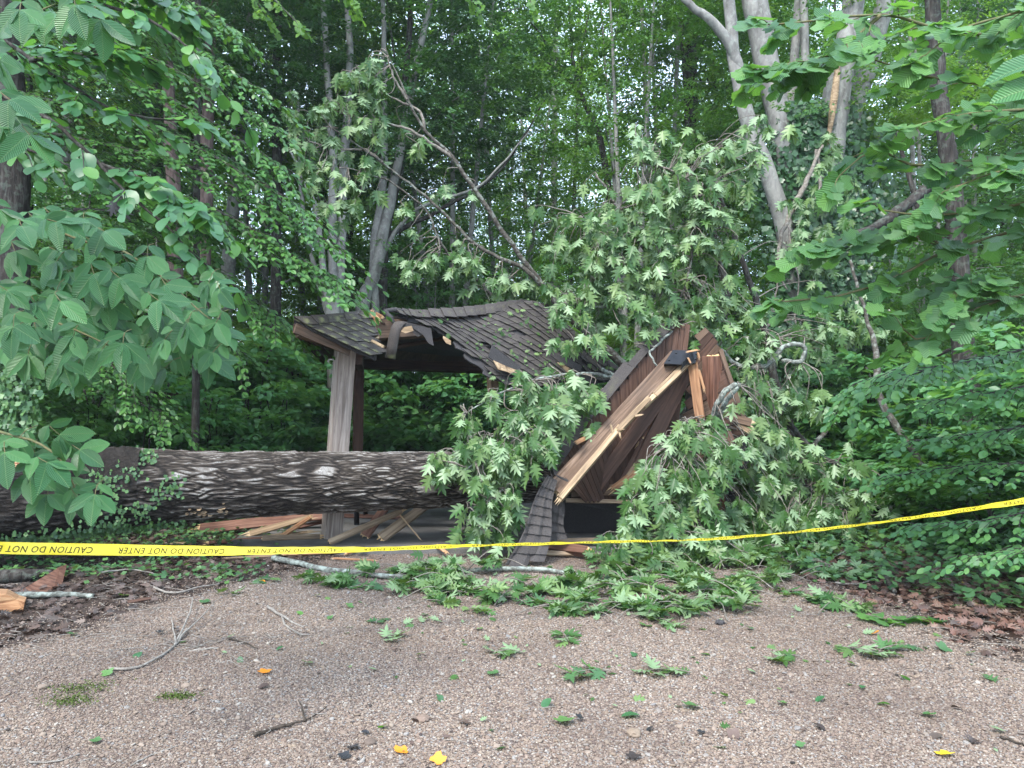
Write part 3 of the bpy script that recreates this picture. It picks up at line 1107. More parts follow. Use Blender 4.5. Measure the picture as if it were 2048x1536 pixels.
# ================================================================== NAMED TREES
def stem_tree(name, label, base, stems, bark, sides=12, cat='tree', group=None, bumpy=.12):
    """stems: list of (list of (px,py,Y), list of pixel widths)"""
    root = thing(name, base, label, cat, group)
    g = G()
    for i, (pl, wd) in enumerate(stems):
        pts = pxs(pl)
        rad = [w_ / 2 / F * p[2] for w_, p in zip(wd, pl)]
        tube(g, pts, rad, sides, max(8, len(pts) * 7), bumpy, i + 3, wob=.03)
    g.build('trunk', bark, root)
    return root


def add_crown(root, kind, x, y, z, s, rot=0):
    """a crown part sharing a generic crown mesh"""
    src = [c for c in protos[kind].children if c.name.startswith('crown')][0]
    o = src.copy()
    COL.objects.link(o)
    o.parent = root
    W = Matrix.Translation((x, y, z)) @ Matrix.Rotation(rot, 4, 'Z') @ Matrix.Scale(s, 4)
    o.matrix_basis = world(root).inverted() @ W
    return o


# multi-stemmed smooth grey trees left of the middle
r_ = stem_tree('beech_tree', 'clump of slender smooth grey stems rising just left behind the shelter roof', at(665, 800, 14.5) * 1, [
    ([(672, 900, 14.5), (668, 640, 14.5), (664, 560, 14.5), (666, 350, 14.5), (655, 150, 14.5), (640, -80, 14.5)], [34, 30, 20, 16, 13, 10]),
    ([(672, 860, 14.6), (680, 560, 14.6), (688, 340, 14.6), (700, 120, 14.6), (690, -60, 14.6)], [20, 19, 18, 14, 10]),
    ([(664, 660, 14.5), (650, 560, 14.4), (634, 430, 14.3), (612, 370, 14.2), (580, 300, 14.2)], [18, 14, 11, 8, 4]),
    ([(660, 640, 14.6), (625, 520, 14.8), (602, 380, 15), (596, 200, 15)], [12, 10, 9, 6]),
], M['beech_bark'])
r_.matrix_basis = r_.matrix_basis
add_crown(r_, 'tallC', -3.7, 15.2, .4, .78, 1.0)
r_ = stem_tree('beech_tree', 'pale grey forked tree leaning right behind the shelter roof ridge', at(735, 800, 15.5), [
    ([(715, 900, 15.5), (725, 620, 15.5), (752, 540, 15.5), (775, 430, 15.6), (800, 300, 15.8), (835, 120, 16), (880, -80, 16)], [30, 28, 24, 20, 17, 14, 9]),
    ([(752, 640, 15.6), (748, 500, 15.6), (765, 380, 15.7), (770, 200, 15.8), (765, -60, 16)], [16, 18, 16, 12, 8]),
    ([(760, 520, 15.7), (800, 450, 15.6), (850, 410, 15.4), (960, 370, 15.2), (1060, 260, 15.4)], [10, 8, 7, 5, 2]),
], M['beech_bark'])
add_crown(r_, 'tallC', -2.4, 16.4, .0, .85, 2.4)
r_ = stem_tree('dark_tree', 'dark trunk with a long limb arching right over the shelter', at(768, 800, 16.5), [
    ([(768, 900, 16.5), (766, 600, 16.5), (770, 480, 16.5), (800, 330, 16.5), (815, 100, 16.5), (830, -80, 16.5)], [20, 19, 17, 15, 12, 9]),
    ([(778, 470, 16.5), (880, 420, 16.3), (1000, 340, 16.1), (1090, 200, 16.1)], [11, 8, 6, 3]),
], M['dark_bark'])
add_crown(r_, 'tallC', -1.6, 17.2, .4, .82, 4.4)
# left trunks
r_ = stem_tree('old_tree', 'large dark lichen speckled trunk at the left edge', at(20, 1000, 7.9), [
    ([(22, 1075, 8.6), (22, 900, 8.6), (24, 640, 8.6), (22, 380, 8.6), (14, 100, 8.6), (8, -150, 8.6)], [86, 74, 66, 64, 60, 56]),
], M['dark_bark'], 20, bumpy=.08)
add_crown(r_, 'tallC', -5.9, 9.2, 1.6, .55, 1.4)
rg = np.random.default_rng(15)
n = 1500
P = np.array([at(22 + rg.normal() * 26, 640 + 330 * rg.random() ** .8, 8.15 + .2 * rg.random()) for _ in range(n)])
g = G()
place(g, shape_tulip(), P, np.c_[rg.normal(size=n) * .4, rg.normal(size=n) * .4, -np.ones(n)], np.c_[rg.normal(size=n) * .4, -np.ones(n), .6 + 0 * P[:, 0]], .04 + .04 * rg.random(n))
g.build('ivy', M['cover'], r_, kind='stuff')
for (nm, lb, px, Y, wd, dx, bk) in [
        ('forest_tree', 'thin grey trunk second from the left edge under the hickory leaves', 133, 15, 26, 6, 'beech_bark'),
        ('forest_tree', 'slim dark trunk between two grey ones behind the hickory leaves', 186, 17, 20, -4, 'dark_bark'),
        ('brown_tree', 'pinkish brown rough trunk standing among the left foliage', 352, 12.8, 30, -24, 'red_bark'),
        ('brown_tree', 'pinkish brown trunk half hidden by fine leaves, leaning slightly right', 404, 14, 30, 24, 'red_bark'),
        ('forest_tree', 'narrow dark trunk left of the pale clump behind the shelter', 552, 16, 22, 4, 'dark_bark'),
        ('forest_tree', 'grey trunk leaning at the upper left of the opening', 452, 17, 28, 62, 'beech_bark'),
        ('forest_tree', 'dark straight trunk behind the bright upper oak leaves', 1385, 18, 34, -4, 'dark_bark'),
        ('forest_tree', 'faint slim trunk in the middle of the far wood', 1105, 26, 14, 10, 'beech_bark')]:
    r_ = stem_tree(nm, lb, at(px, 1000, Y), [([(px - dx * .2, 960, Y), (px, 600, Y), (px + dx * .4, 300, Y), (px + dx, -100, Y)], [wd * 1.2, wd, wd * .85, wd * .6])], M[bk], 12)
    add_crown(r_, 'tallA' if 'grey' in lb or 'faint' in lb else 'tallC', (px + dx - 1024) / F * Y, Y, 2.5, .62, px)

# thin leaning forked tree against the sky gap
stem_tree('forked_sapling', 'thin dark forked tree standing against the patch of bright sky', at(1190, 700, 17.5), [
    ([(1245, 640, 17.5), (1205, 300, 17.5), (1170, 210, 17.5), (1150, 150, 17.5), (1140, 40, 17.5), (1138, -60, 17.5)], [16, 13, 10, 8, 6, 4]),
    ([(1165, 200, 17.5), (1130, 150, 17.5), (1095, 90, 17.5), (1060, 40, 17.4)], [8, 6, 5, 3]),
    ([(1160, 180, 17.5), (1165, 100, 17.5), (1180, 20, 17.5)], [6, 5, 3]),
    ([(1150, 165, 17.5), (1100, 130, 17.3), (1070, 95, 17.3)], [5, 4, 2]),
], M['dark_bark'], 7)
# the big beech on the right
big = stem_tree('beech_tree', 'great smooth grey many stemmed tree wrapped in ivy right of the shelter', at(1635, 980, 12.3), [
    ([(1640, 1040, 12.3), (1635, 800, 12.3), (1625, 600, 12.3), (1600, 430, 12.2), (1560, 240, 12.1), (1520, 60, 12), (1500, -80, 12)], [95, 80, 85, 62, 48, 50, 50]),
    ([(1615, 640, 12.2), (1560, 420, 12.0), (1500, 250, 11.9), (1470, 120, 11.9), (1452, -80, 11.9)], [60, 36, 32, 26, 22]),
    ([(1482, 150, 11.9), (1455, 80, 11.8), (1420, 40, 11.7), (1370, 0, 11.6), (1330, -60, 11.6)], [20, 22, 18, 14, 12]),
    ([(1640, 640, 12.3), (1652, 440, 12.2), (1655, 330, 12.1), (1672, 200, 12), (1698, 60, 11.9), (1715, -80, 11.8)], [80, 56, 58, 54, 44, 40]),
    ([(1660, 420, 12.4), (1700, 230, 12.5), (1740, 110, 12.5), (1795, -80, 12.5)], [34, 44, 40, 34]),
    ([(1618, 520, 12.5), (1612, 300, 12.5), (1610, 120, 12.5), (1605, -80, 12.5)], [22, 20, 17, 14]),
    ([(1590, 480, 12.6), (1582, 240, 12.7), (1590, 100, 12.7), (1600, -80, 12.7)], [20, 22, 18, 14]),
], M['beech_bark'], 20, bumpy=.07)
add_crown(big, 'tallB', 5.4, 13.4, 2.6, .62, .5)
add_crown(big, 'tallB', 4.0, 13.9, 3.2, .55, 2.5)
# wound on the thick stem
g = G()
c0 = pxs([(1678, 110, 11.72), (1668, 200, 11.72), (1655, 290, 11.82)])
tube(g, c0, [.03, .06, .02], 8, 10, .2)
g.build('bark_wound', M['fresh'], big)
# ivy on the base and hanging dead leaf mass
rg = np.random.default_rng(5)
n = 17000
u = rg.random(n)
py = 200 + 700 * u
cx = 1625 + 35 * np.sin(u * 3) + rg.normal(size=n) * (34 + 34 * np.exp(-((u - .28) / .22) ** 2) + 30 * np.exp(-((u - .7) / .15) ** 2))
Yv = 11.75 + rg.random(n) ** 2 * .9 + np.abs(cx - 1625) / 300
P = np.array([at(a, b, c) for a, b, c in zip(cx, py, Yv)])
D = np.c_[rg.normal(size=n) * .6, rg.normal(size=n) * .5 - .1, -1 + rg.normal(size=n) * .5]
N = np.c_[rg.normal(size=n) * .5, -1 + rg.normal(size=n) * .4, .5 + rg.normal(size=n) * .4]
g = G()
place(g, shape_tulip(), P, D, N, .06 + .06 * rg.random(n))
g.build('ivy', M['ivy'], big, kind='stuff')
# right dark trunk with side limb
r_ = stem_tree('rough_tree', 'tall rough dark trunk with a curved side limb near the right edge', at(1925, 950, 10.8), [
    ([(1940, 1000, 10.8), (1930, 760, 10.8), (1920, 560, 10.8), (1905, 380, 10.8), (1880, 200, 10.8), (1860, -80, 10.8)], [58, 46, 38, 36, 32, 28]),
    ([(1900, 370, 10.8), (1850, 380, 10.5), (1800, 420, 10.3), (1760, 448, 10.2), (1700, 470, 10.1)], [18, 20, 20, 17, 8]),
    ([(1925, 520, 10.8), (1880, 470, 11), (1840, 420, 11.2), (1790, 250, 11.4)], [16, 14, 12, 6]),
], M['dark_bark'], 16)
add_crown(r_, 'tallA', 6.8, 12.0, 2.6, .5, 2.5)
stem_tree('bent_sapling', 'pale bent sapling with a scraped wound leaning between right shrubs', gp(1850, 1010), [
    ([(1700, 520, 9.6), (1735, 640, 9.5), (1755, 720, 9.3), (1752, 780, 9.2), (1790, 850, 9.1), (1835, 915, 9.0), (1870, 1000, 8.9), (1885, 1080, 8.8)], [6, 8, 13, 14, 14, 13, 12, 12]),
], M['limb_bark'], 9)
stem_tree('hanging_limb', 'bare pale broken limb dangling in front of the ivy covered tree', at(1600, 400, 11.3), [
    ([(1645, 290, 11.5), (1632, 320, 11.4), (1600, 390, 11.3), (1570, 450, 11.2), (1558, 500, 11.2), (1562, 550, 11.2), (1575, 580, 11.2)], [5, 7, 11, 9, 8, 6, 3]),
    ([(1632, 300, 11.5), (1640, 360, 11.4), (1632, 400, 11.4)], [6, 7, 4]),
    ([(1575, 440, 11.2), (1582, 500, 11.1), (1598, 560, 11.1), (1590, 640, 11.1), (1600, 700, 11.1)], [4, 4, 3, 3, 2]),
    ([(1562, 545, 11.2), (1548, 600, 11.2), (1540, 640, 11.2)], [4, 3, 2]),
], M['twig'], 8, cat='branch')

# ================================================================== THE PICNIC SHELTER
pav = thing('picnic_shelter', (0, 9.5, 0), 'brown timber picnic shelter crushed by the fallen trunk, half its shingled roof caved in', 'shelter')


def quad_pt(Q, u, v):
    a, b, c, d = Q      # a->b along u at v=0 ; d->c along u at v=1
    return (a * (1 - u) + b * u) * (1 - v) + (d * (1 - u) + c * u) * v


def shingle_field(Q, nu, nv, inside, mat, parent, name='shingle', lift=.018, thick=.008, seed=0, sag=None, tabs_jit=.25):
    """Q corners; courses at constant u, butt edge towards lower u; each shingle is a sub-part"""
    rr = random.Random(seed)
    cnt = 0
    a, b, c, d = Q
    nrm = (b - a).cross(d - a).normalized()
    if nrm.y > 0:
        nrm = -nrm
    for i in range(nu):
        off = rr.random()
        for j in range(-1, nv):
            v0 = (j + off) / nv
            v1 = (j + 1 + off) / nv - .05 / nv
            v0 = max(0, v0)
            v1 = min(1, v1)
            if v1 - v0 < .02:
                continue
            jit = rr.uniform(-.12, .12)
            u0 = (i + jit * tabs_jit) / nu
            u1 = (i + 1.35) / nu
            um, vm_ = (i + .4) / nu, (v0 + v1) / 2
            if not inside(um, vm_):
                continue
            u1 = min(u1, 1.0)
            l0 = lift * rr.uniform(.7, 1.7) * (3.0 if rr.random() < .05 else 1)
            pts = []
            for (uu, vv, hh_) in [(u0, v0, l0), (u0, (v0 + v1) / 2, l0), (u0, v1, l0), (u1, v1, .001), (u1, v0, .001)]:
                P_ = quad_pt(Q, uu, vv)
                if sag:
                    P_ = P_ + Vector(sag(uu, vv))
                pts.append((P_, hh_))
            g = G()
            top = [p + nrm * (h_ + thick) for p, h_ in pts]
            bot = [p + nrm * h_ for p, h_ in pts]
            cen = sum(top, Vector()) / 5
            V = [tuple(p - cen) for p in top + bot]
            m = 5
            f4 = [(q, (q + 1) % m, m + (q + 1) % m, m + q) for q in range(m)]
            g.add(V, [np.array([[0, 1, 2, 3, 4]]), np.array([[9, 8, 7, 6, 5]]), np.array(f4)[:, ::-1]], smooth=False, rnd=rr.random())
            link(name, g.mesh(name, mat), parent, Matrix.Translation(cen))
            cnt += 1
    return cnt


def slab_poly(name, pts, thick, mat, parent, nrm=None, jag=0, seed=0, sub=1):
    """a thin slab following a polygon of 3-D points"""
    pts = [Vector(p) for p in pts]
    rr = random.Random(seed)
    if jag:
        q = []
        for a, b in zip(pts, pts[1:] + pts[:1]):
            k = max(1, int((b - a).length / .09))
            for i in range(k):
                q.append(a.lerp(b, i / k) + Vector((rr.uniform(-jag, jag), rr.uniform(-jag, jag) * .3, rr.uniform(-jag, jag))))
        pts = q
    if nrm is None:
        nrm = Vector((0, -1, 0))
        c = sum(pts, Vector()) / len(pts)
        s_ = Vector()
        for a, b in zip(pts, pts[1:] + pts[:1]):
            s_ += (a - c).cross(b - c)
        nrm = s_.normalized()
    m = len(pts)
    g = G()
    V = [p + nrm * thick / 2 for p in pts] + [p - nrm * thick / 2 for p in pts]
    f4 = [(q, q + m, (q + 1) % m + m, (q + 1) % m) for q in range(m)]
    g.add([tuple(v) for v in V], [np.arange(m)[None], (np.arange(m) + m)[None, ::-1], np.array(f4)], smooth=False)
    return g.build(name, mat, parent)


# posts
def post(name, pb, pt, w, mat, rot, parent=pav, ends=(0, 0), seed=0, label=None):
    m = (Vector((math.cos(rot), math.sin(rot), 0)))
    o = board(name, pb, pt, w, w, mat, parent, nrm=m, ends=ends, seed=seed)
    if label:
        o['label'] = label
    return o


PA_t = at(691, 690, 8.92)
PA_b = gp(663, 1086)
PA_b.z = .06
post('post', PA_b, PA_t, .205, 'weathered', R(-62), seed=3, label='weathered grey corner post still standing')
pb = gp(717, 1016)
post('post', at(714, 1010, 12.6), at(718, 722, 12.6), .15, 'cedar', R(-70), seed=4, label='dark far corner post')
post('post', at(1428, 1090, 9.3), at(1427, 712, 9.15), .19, 'cedar_red', R(-60), seed=5, ends=(0, .03), label='reddish post with a torn top standing in the wreck')
post('post', at(984, 742, 9.5), at(986, 776, 9.5), .11, 'fresh', R(-60), seed=6, ends=(0, .08), label='short raw stub of a snapped post hanging from the roof')

# --- main roof face (right of the tear)
QA, QB, QC, QD = at(776, 628, 8.75), at(1072, 603, 10.25), at(1256, 752, 10.35), at(1012, 782, 9.05)
Q = (QA, QB, QC, QD)
NU, NV = 18, 10


def sag(u, v):
    return (0, .05 * math.sin(v * 5 + u * 3), .035 * math.sin(u * 9 + v * 4) - .10 * math.sin(math.pi * u) * (1 - v) + .05 * math.sin(math.pi * v))


tear = [(0.0, .12), (.05, .38), (.1, .55), (.15, .75), (.2, .95), (1, 1)]


def inside_main(u, v):
    # torn lower left corner and a slot with bare wood
    if u < .055 and v > .18 + .25 * math.sin(v * 40):
        return False
    if u < .13 and v < .55 and v > .12 and u < .13 * (1 - abs(v - .35) * 2.4):
        return False
    if .10 < u < .155 and v > .86:
        return False
    hsh = ((int(u * 997) * 7919 + int(v * 991) * 104729) % 1009) / 1009
    if u < .12 and hsh < .45:
        return False
    if u > .12 and hsh < .015:
        return False
    return True


def deck_mesh():
    g = G()
    nu, nv = 44, 24
    nrm = (QB - QA).cross(QD - QA).normalized()
    if nrm.y > 0:
        nrm = -nrm

    def low(v):      # ragged torn lower edge of the boarding
        return .035 + .10 * max(0, 1 - abs(v - .33) * 3.6) + .02 * math.sin(v * 37) + .012 * math.sin(v * 83 + 1) + (.05 if v > .84 else 0)
    V, fs = [], []
    for q in range(nu + 1):
        for r in range(nv + 1):
            v = r / nv
            l_ = low(v)
            u = l_ + (1 - l_) * q / nu
            p = quad_pt(Q, u, v) + Vector(sag(u, v)) - nrm * .016
            V += [tuple(p), tuple(p - nrm * .018)]
    W_ = 2 * (nv + 1)
    for q in range(nu):
        for r in range(nv):
            i0 = q * W_ + 2 * r
            fs += [(i0, i0 + 2, i0 + W_ + 2, i0 + W_), (i0 + 1, i0 + W_ + 1, i0 + W_ + 3, i0 + 3)]
    for r in range(nv):
        i0 = 2 * r
        fs.append((i0, i0 + 1, i0 + 3, i0 + 2))
        i0 = nu * W_ + 2 * r
        fs.append((i0, i0 + 2, i0 + 3, i0 + 1))
    g.add(V, [np.array(fs)], smooth=False)
    return g.build('roof_deck', M['felt'], pav)


deck = deck_mesh()
deck['label'] = 'sagging shingled roof slope right of the tear'
ns = shingle_field(Q, NU, NV, inside_main, M['shingle'], deck, seed=4, sag=sag)
g = G()
for q in range(150):
    u, v = RNG.random() * .95 + .03, RNG.random() ** .7
    p = quad_pt(Q, u, v) + Vector(sag(u, v)) + Vector((0, -.03, .03))
    a_ = RNG.random() * 6.28
    place(g, shape_oak(), [tuple(p)], [(math.cos(a_), -.3, math.sin(a_))], [(RNG.normal() * .3, -.8, .7)], .03 + .06 * RNG.random() ** 2)
g.build('blown_leaves', M['oak'], deck, kind='stuff')
# exposed felt and bare wood in the slot
for i_, (a, b, c, d, mt) in enumerate([((983, 690, 8.98), (1042, 735, 9.2), (1036, 752, 9.12), (975, 712, 8.9), 'felt'), ((988, 722, 8.93), (1043, 744, 9.15), (1038, 752, 9.12), (998, 738, 8.93), 'fresh'),
                                      ((1115, 716, 9.7), (1148, 742, 9.75), (1142, 752, 9.7), (1112, 730, 9.68), 'fresh'), ((1100, 700, 9.7), (1165, 732, 9.8), (1160, 745, 9.75), (1095, 715, 9.65), 'felt')]):
    slab_poly('torn_patch', [at(*a), at(*b), at(*c), at(*d)], .012, M[mt], pav, jag=.01, seed=i_)
for i_, pl in enumerate([[(808, 655), (822, 652), (826, 662), (812, 668), (803, 664)], [(887, 672), (902, 682), (901, 690), (893, 686), (886, 678)]]):
    slab_poly('torn_wood', [at(a, b, 8.55 + .1 * i_) for a, b in pl], .012, M['fresh'], pav, jag=.008, seed=20 + i_)

# lower ragged shingle strips over the dark opening
for i_, (pl, Yv) in enumerate([([(800, 642), (850, 655), (862, 665), (835, 672), (808, 655)], 8.72), ([(820, 650), (862, 658), (866, 690), (858, 684), (846, 668)], 8.7)]):
    slab_poly('torn_felt', [at(a, b, Yv) for a, b in pl], .01, M['felt'], pav, jag=.015, seed=40 + i_)
# hanging strip (bent over)
g = G()
st = [(806, 642, 8.72), (798, 646, 8.62), (792, 655, 8.58), (788, 670, 8.57), (784, 692, 8.58), (780, 716, 8.6)]
rows = []
for (a, b, Y) in st:
    rows.append(at(a - 10, b - 1, Y))
    rows.append(at(a + 10, b + 2, Y + .05))
V = rows + [p + Vector((.004, .012, 0)) for p in rows]
n_ = len(rows)
fs = []
for q in range(len(st) - 1):
    a = 2 * q
    fs += [(a, a + 1, a + 3, a + 2), (a + n_ + 2, a + n_ + 3, a + n_ + 1, a + n_), (a, a + 2, a + n_ + 2, a + n_), (a + 1, a + n_ + 1, a + n_ + 3, a + 3)]
fs.append((n_ - 2, n_ - 1, 2 * n_ - 1, 2 * n_ - 2))
g.add([tuple(v) for v in V], [np.array(fs)], smooth=True)
g.build('hanging_strip', M['shingle_old'], pav)


# ridge caps
def caps(p_top, p_low, n, mat, seed, parent, skip=()):
    rr = random.Random(seed)
    for i in range(n):
        if i in skip:
            continue
        u0, u1 = i / n, (i + 1.12) / n

        def L(pl, u):
            u = min(u, 1) * (len(pl) - 1)
            k_ = min(int(u), len(pl) - 2)
            return pl[k_].lerp(pl[k_ + 1], u - k_)
        lift0, lift1 = .018 * rr.uniform(.8, 1.5), .004
        up = Vector((0, -.6, .8))
        a, b, c, d = L(p_top, u0), L(p_top, u1), L(p_low, u1), L(p_low, u0)
        back = Vector((0, .12, -.05))
        top = [a + back, b + back, b, c, d, a]
        lf = [lift0, lift1, lift1, lift1, lift0, lift0]
        tp = [p + up * (l + .006) for p, l in zip(top, lf)]
        bt = [p + up * l for p, l in zip(top, lf)]
        cen = sum(tp, Vector()) / 6
        g = G()
        V = [tuple(p - cen) for p in tp + bt]
        fs = [(5, 2, 1, 0), (4, 3, 2, 5)]
        fb = [tuple(q + 6 for q in reversed(f)) for f in fs]
        ring = [0, 1, 2, 3, 4, 5]
        sd_ = [(ring[q], ring[(q + 1) % 6], ring[(q + 1) % 6] + 6, ring[q] + 6) for q in range(6)]
        g.add(V, [np.array(fs + fb + sd_)], smooth=False, rnd=rr.random())
        link('ridge_cap', g.mesh('ridge_cap', mat), parent, Matrix.Translation(cen))


caps([at(790, 618, 8.85), at(830, 622, 9.05), at(905, 618, 9.45), at(970, 611, 9.8), at(1040, 601, 10.15), at(1072, 604, 10.3)],
     [at(800, 630, 8.7), at(835, 636, 8.92), at(915, 636, 9.32), at(972, 630, 9.68), at(1028, 621, 10.0), at(1078, 616, 10.2)], 15, M['shingle'], 5, deck)
# dark rolled flap at the tear
g = G()
tube(g, pxs([(768, 622, 8.72), (790, 620, 8.8), (812, 625, 8.9), (830, 632, 9.0)]), [.02, .03, .025, .01], 8, 12, .3, 2)
tube(g, pxs([(770, 622, 8.72), (780, 634, 8.7), (788, 646, 8.7)]), [.02, .03, .015], 8, 10, .3, 3)
g.build('curled_flap', M['felt'], pav)

# --- left roof piece
A0, B0, D0 = at(587, 640, 7.95), at(752, 626, 8.85), at(752, 718, 8.45)
QL = (A0, B0 + (B0 - A0) * .0, D0 + Vector((0, 0, 0)), D0)
# courses: constant u lines run from the hip towards the torn edge
QL = (A0, B0, B0 + (D0 - A0) * 1.0, D0)


def inside_left(u, v):
    P_ = quad_pt(QL, u, v)
    X_ = P_.x / P_.y * F + 1024
    lim = 750 + 5 * math.sin(P_.z * 40)
    return X_ < lim


deckL = slab_poly('roof_deck', [A0, A0.lerp(B0, .5), B0 + Vector((-.03, 0, 0)), at(744, 650, 8.75), at(750, 690, 8.6), D0] + [D0 + Vector((-.02, .05, -.02)), A0 + Vector((0, .03, -.03))], .022, M['felt'], pav, jag=.006)
deckL['label'] = 'intact left corner of the roof'
ns += shingle_field(QL, 8, 7, inside_left, M['shingle_old'], deckL, seed=9, lift=.01, thick=.007)
caps([at(588, 637, 7.95), at(653, 631, 8.3), at(721, 624, 8.7), at(748, 621, 8.85)], [at(612, 652, 7.98), at(660, 647, 8.25), at(724, 640, 8.62), at(750, 637, 8.75)], 6, M['shingle_old'], 6, deckL)
# fascia and underside of the left corner
board('fascia', at(590, 656, 7.97), at(700, 702, 8.42), .11, .025, 'beam', pav, seed=11)
board('fascia', at(589, 655, 7.99), at(648, 722, 13.0), .12, .025, 'cedar', pav, nrm=(-1, 0, .1), seed=12)
board('rafter', at(600, 662, 8.1), at(716, 700, 9.2), .09, .14, 'beam', pav, seed=13)
# ceiling boards of the rear slopes seen from below
CA, CB, CC, CD = at(596, 658, 8.1), at(1064, 625, 10.3), at(992, 728, 12.9), at(650, 716, 12.9)
ceil = slab_poly('ceiling', [CA + Vector((0, .05, .06)), CB + Vector((0, 0, .06)), CC + Vector((0, 0, .05)), CD + Vector((0, 0, .05))], .03, M['felt'], pav)
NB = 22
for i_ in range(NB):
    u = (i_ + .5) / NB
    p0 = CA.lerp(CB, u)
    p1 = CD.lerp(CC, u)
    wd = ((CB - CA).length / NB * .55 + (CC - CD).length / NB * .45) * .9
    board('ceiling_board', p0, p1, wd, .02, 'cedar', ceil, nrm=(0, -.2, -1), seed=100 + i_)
# perimeter beams and inner rafter
board('beam', at(668, 724, 12.8), at(995, 736, 12.8), .19, .12, 'cedar', pav, seed=21)
o = board('beam', at(750, 661, 8.72), at(846, 656, 9.15), .235, .08, 'beam', pav, seed=22, ends=(.05, 0))
o['label'] = 'light brown rafter laid bare at the tear'
board('beam', at(716, 712, 9.0), at(722, 730, 12.8), .2, .1, 'cedar', pav, nrm=(1, 0, 0), seed=23)
board('rafter', at(760, 700, 9.1), at(890, 676, 10.4), .04, .05, 'cedar', pav, seed=24)
# splinters at the tear
for i_, (a, b, w_) in enumerate([((740, 640, 8.75), (744, 622, 8.75), .05), ((748, 632, 8.7), (758, 641, 8.68), .05), ((752, 628, 8.76), (764, 634, 8.7), .04), ((744, 682, 8.5), (764, 692, 8.4), .03), ((745, 630, 8.74), (752, 642, 8.7), .03)]):
    board('splinter', at(*a), at(*b), w_, .03, 'orange' if i_ != 3 else 'fresh', pav, seed=30 + i_, ends=(.03, .06))

# --- tipped right half of the roof seen from below
AP = at(1392, 648, 9.25)                # apex
O1 = [at(1347, 651, 9.3), at(1283, 715, 9.1), at(1218, 795, 8.85), at(1178, 838, 8.7), at(1147, 888, 8.55), at(1108, 945, 8.35)]
VB = at(1330, 1000, 9.35)               # foot of the valley


def poly_l(pl, u):
    u = min(max(u, 0), 1) * (len(pl) - 1)
    k_ = min(int(u), len(pl) - 2)
    return pl[k_].lerp(pl[k_ + 1], u - k_)


Oe = [AP + Vector((-.05, 0, .0))] + O1
NB = 20


def p1_pair(u):
    t0 = poly_l(Oe, u * .98 + .01)
    fx = 1392 - (1392 - 1112) * u
    t1 = at(fx * .6 + 1330 * .4 - 30, 1003, 9.25 - .65 * u)
    return t0, t1


def ruled(name, pairs, back, thick, mat, parent):
    g = G()
    V = []
    for a, b in pairs:
        for p in (a, b):
            V += [tuple(p + back), tuple(p + back + back.normalized() * thick)]
    fs = []
    for q in range(len(pairs) - 1):
        o_ = 4 * q
        fs += [(o_, o_ + 2, o_ + 6, o_ + 4), (o_ + 1, o_ + 5, o_ + 7, o_ + 3), (o_, o_ + 4, o_ + 5, o_ + 1), (o_ + 2, o_ + 3, o_ + 7, o_ + 6)]
    g.add(V, [np.array(fs)], smooth=False)
    return g.build(name, mat, parent)


rp = ruled('roof_panel', [p1_pair(q / 20) for q in range(21)], Vector((-.02, .07, .02)), .02, M['felt'], pav)
rp['label'] = 'tipped roof panel showing its boarded underside'
for i_ in range(NB):
    t0, t1 = p1_pair((i_ + .5) / NB)
    ta, tb_ = p1_pair(i_ / NB), p1_pair((i_ + 1) / NB)
    dirv = (t1 - t0).normalized()
    side = (tb_[0] - ta[0])
    side = side - side.dot(dirv) * dirv
    nn = dirv.cross(side)
    if nn.y > 0:
        nn = -nn
    w0 = side.length
    sd2 = (tb_[1] - ta[1])
    w1 = (sd2 - sd2.dot(dirv) * dirv).length
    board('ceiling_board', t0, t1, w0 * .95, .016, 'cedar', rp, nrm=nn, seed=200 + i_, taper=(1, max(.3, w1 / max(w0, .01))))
# right panel: boards running across
R2 = [at(1410, 655, 9.2), at(1428, 672, 9.15), at(1441, 700, 9.15), at(1465, 772, 9.0), at(1487, 845, 8.86), at(1500, 890, 8.8), at(1508, 925, 8.8)]


def p2_pair(u):
    return (AP + Vector((.02, -.02, -.1))).lerp(at(1345, 985, 9.35), u), poly_l(R2, u)


rp2 = ruled('roof_panel', [p2_pair(q / 12) for q in range(13)], Vector((.02, .07, .01)), .02, M['felt'], pav)
rp2['label'] = 'right hand roof panel with boards running across'
for i_ in range(12):
    a, b = p2_pair((i_ + .5) / 12)
    ta, tb_ = p2_pair(i_ / 12), p2_pair((i_ + 1) / 12)
    dirv = (b - a).normalized()
    side = tb_[1] - ta[1]
    side = side - side.dot(dirv) * dirv
    nn = dirv.cross(side)
    if nn.y > 0:
        nn = -nn
    s0 = tb_[0] - ta[0]
    w0 = (s0 - s0.dot(dirv) * dirv).length
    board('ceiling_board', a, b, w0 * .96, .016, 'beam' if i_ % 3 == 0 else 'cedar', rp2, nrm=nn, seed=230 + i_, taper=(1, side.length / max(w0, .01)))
# shingles along the outer (left) edge of the tipped panel
for i_ in range(12):
    u0, u1 = i_ / 12, (i_ + 1.05) / 12
    a, b = poly_l(O1, u0), poly_l(O1, u1)
    ou = Vector((-.10, .02, .06)) * (1 + .25 * math.sin(i_ * 2.3))
    slab_poly('shingle', [a + Vector((.01, -.03, 0)), b + Vector((.01, -.03, 0)), b + ou + Vector((0, -.05, 0)), a + ou + Vector((0, -.05, 0))], .012, M['shingle'], rp)
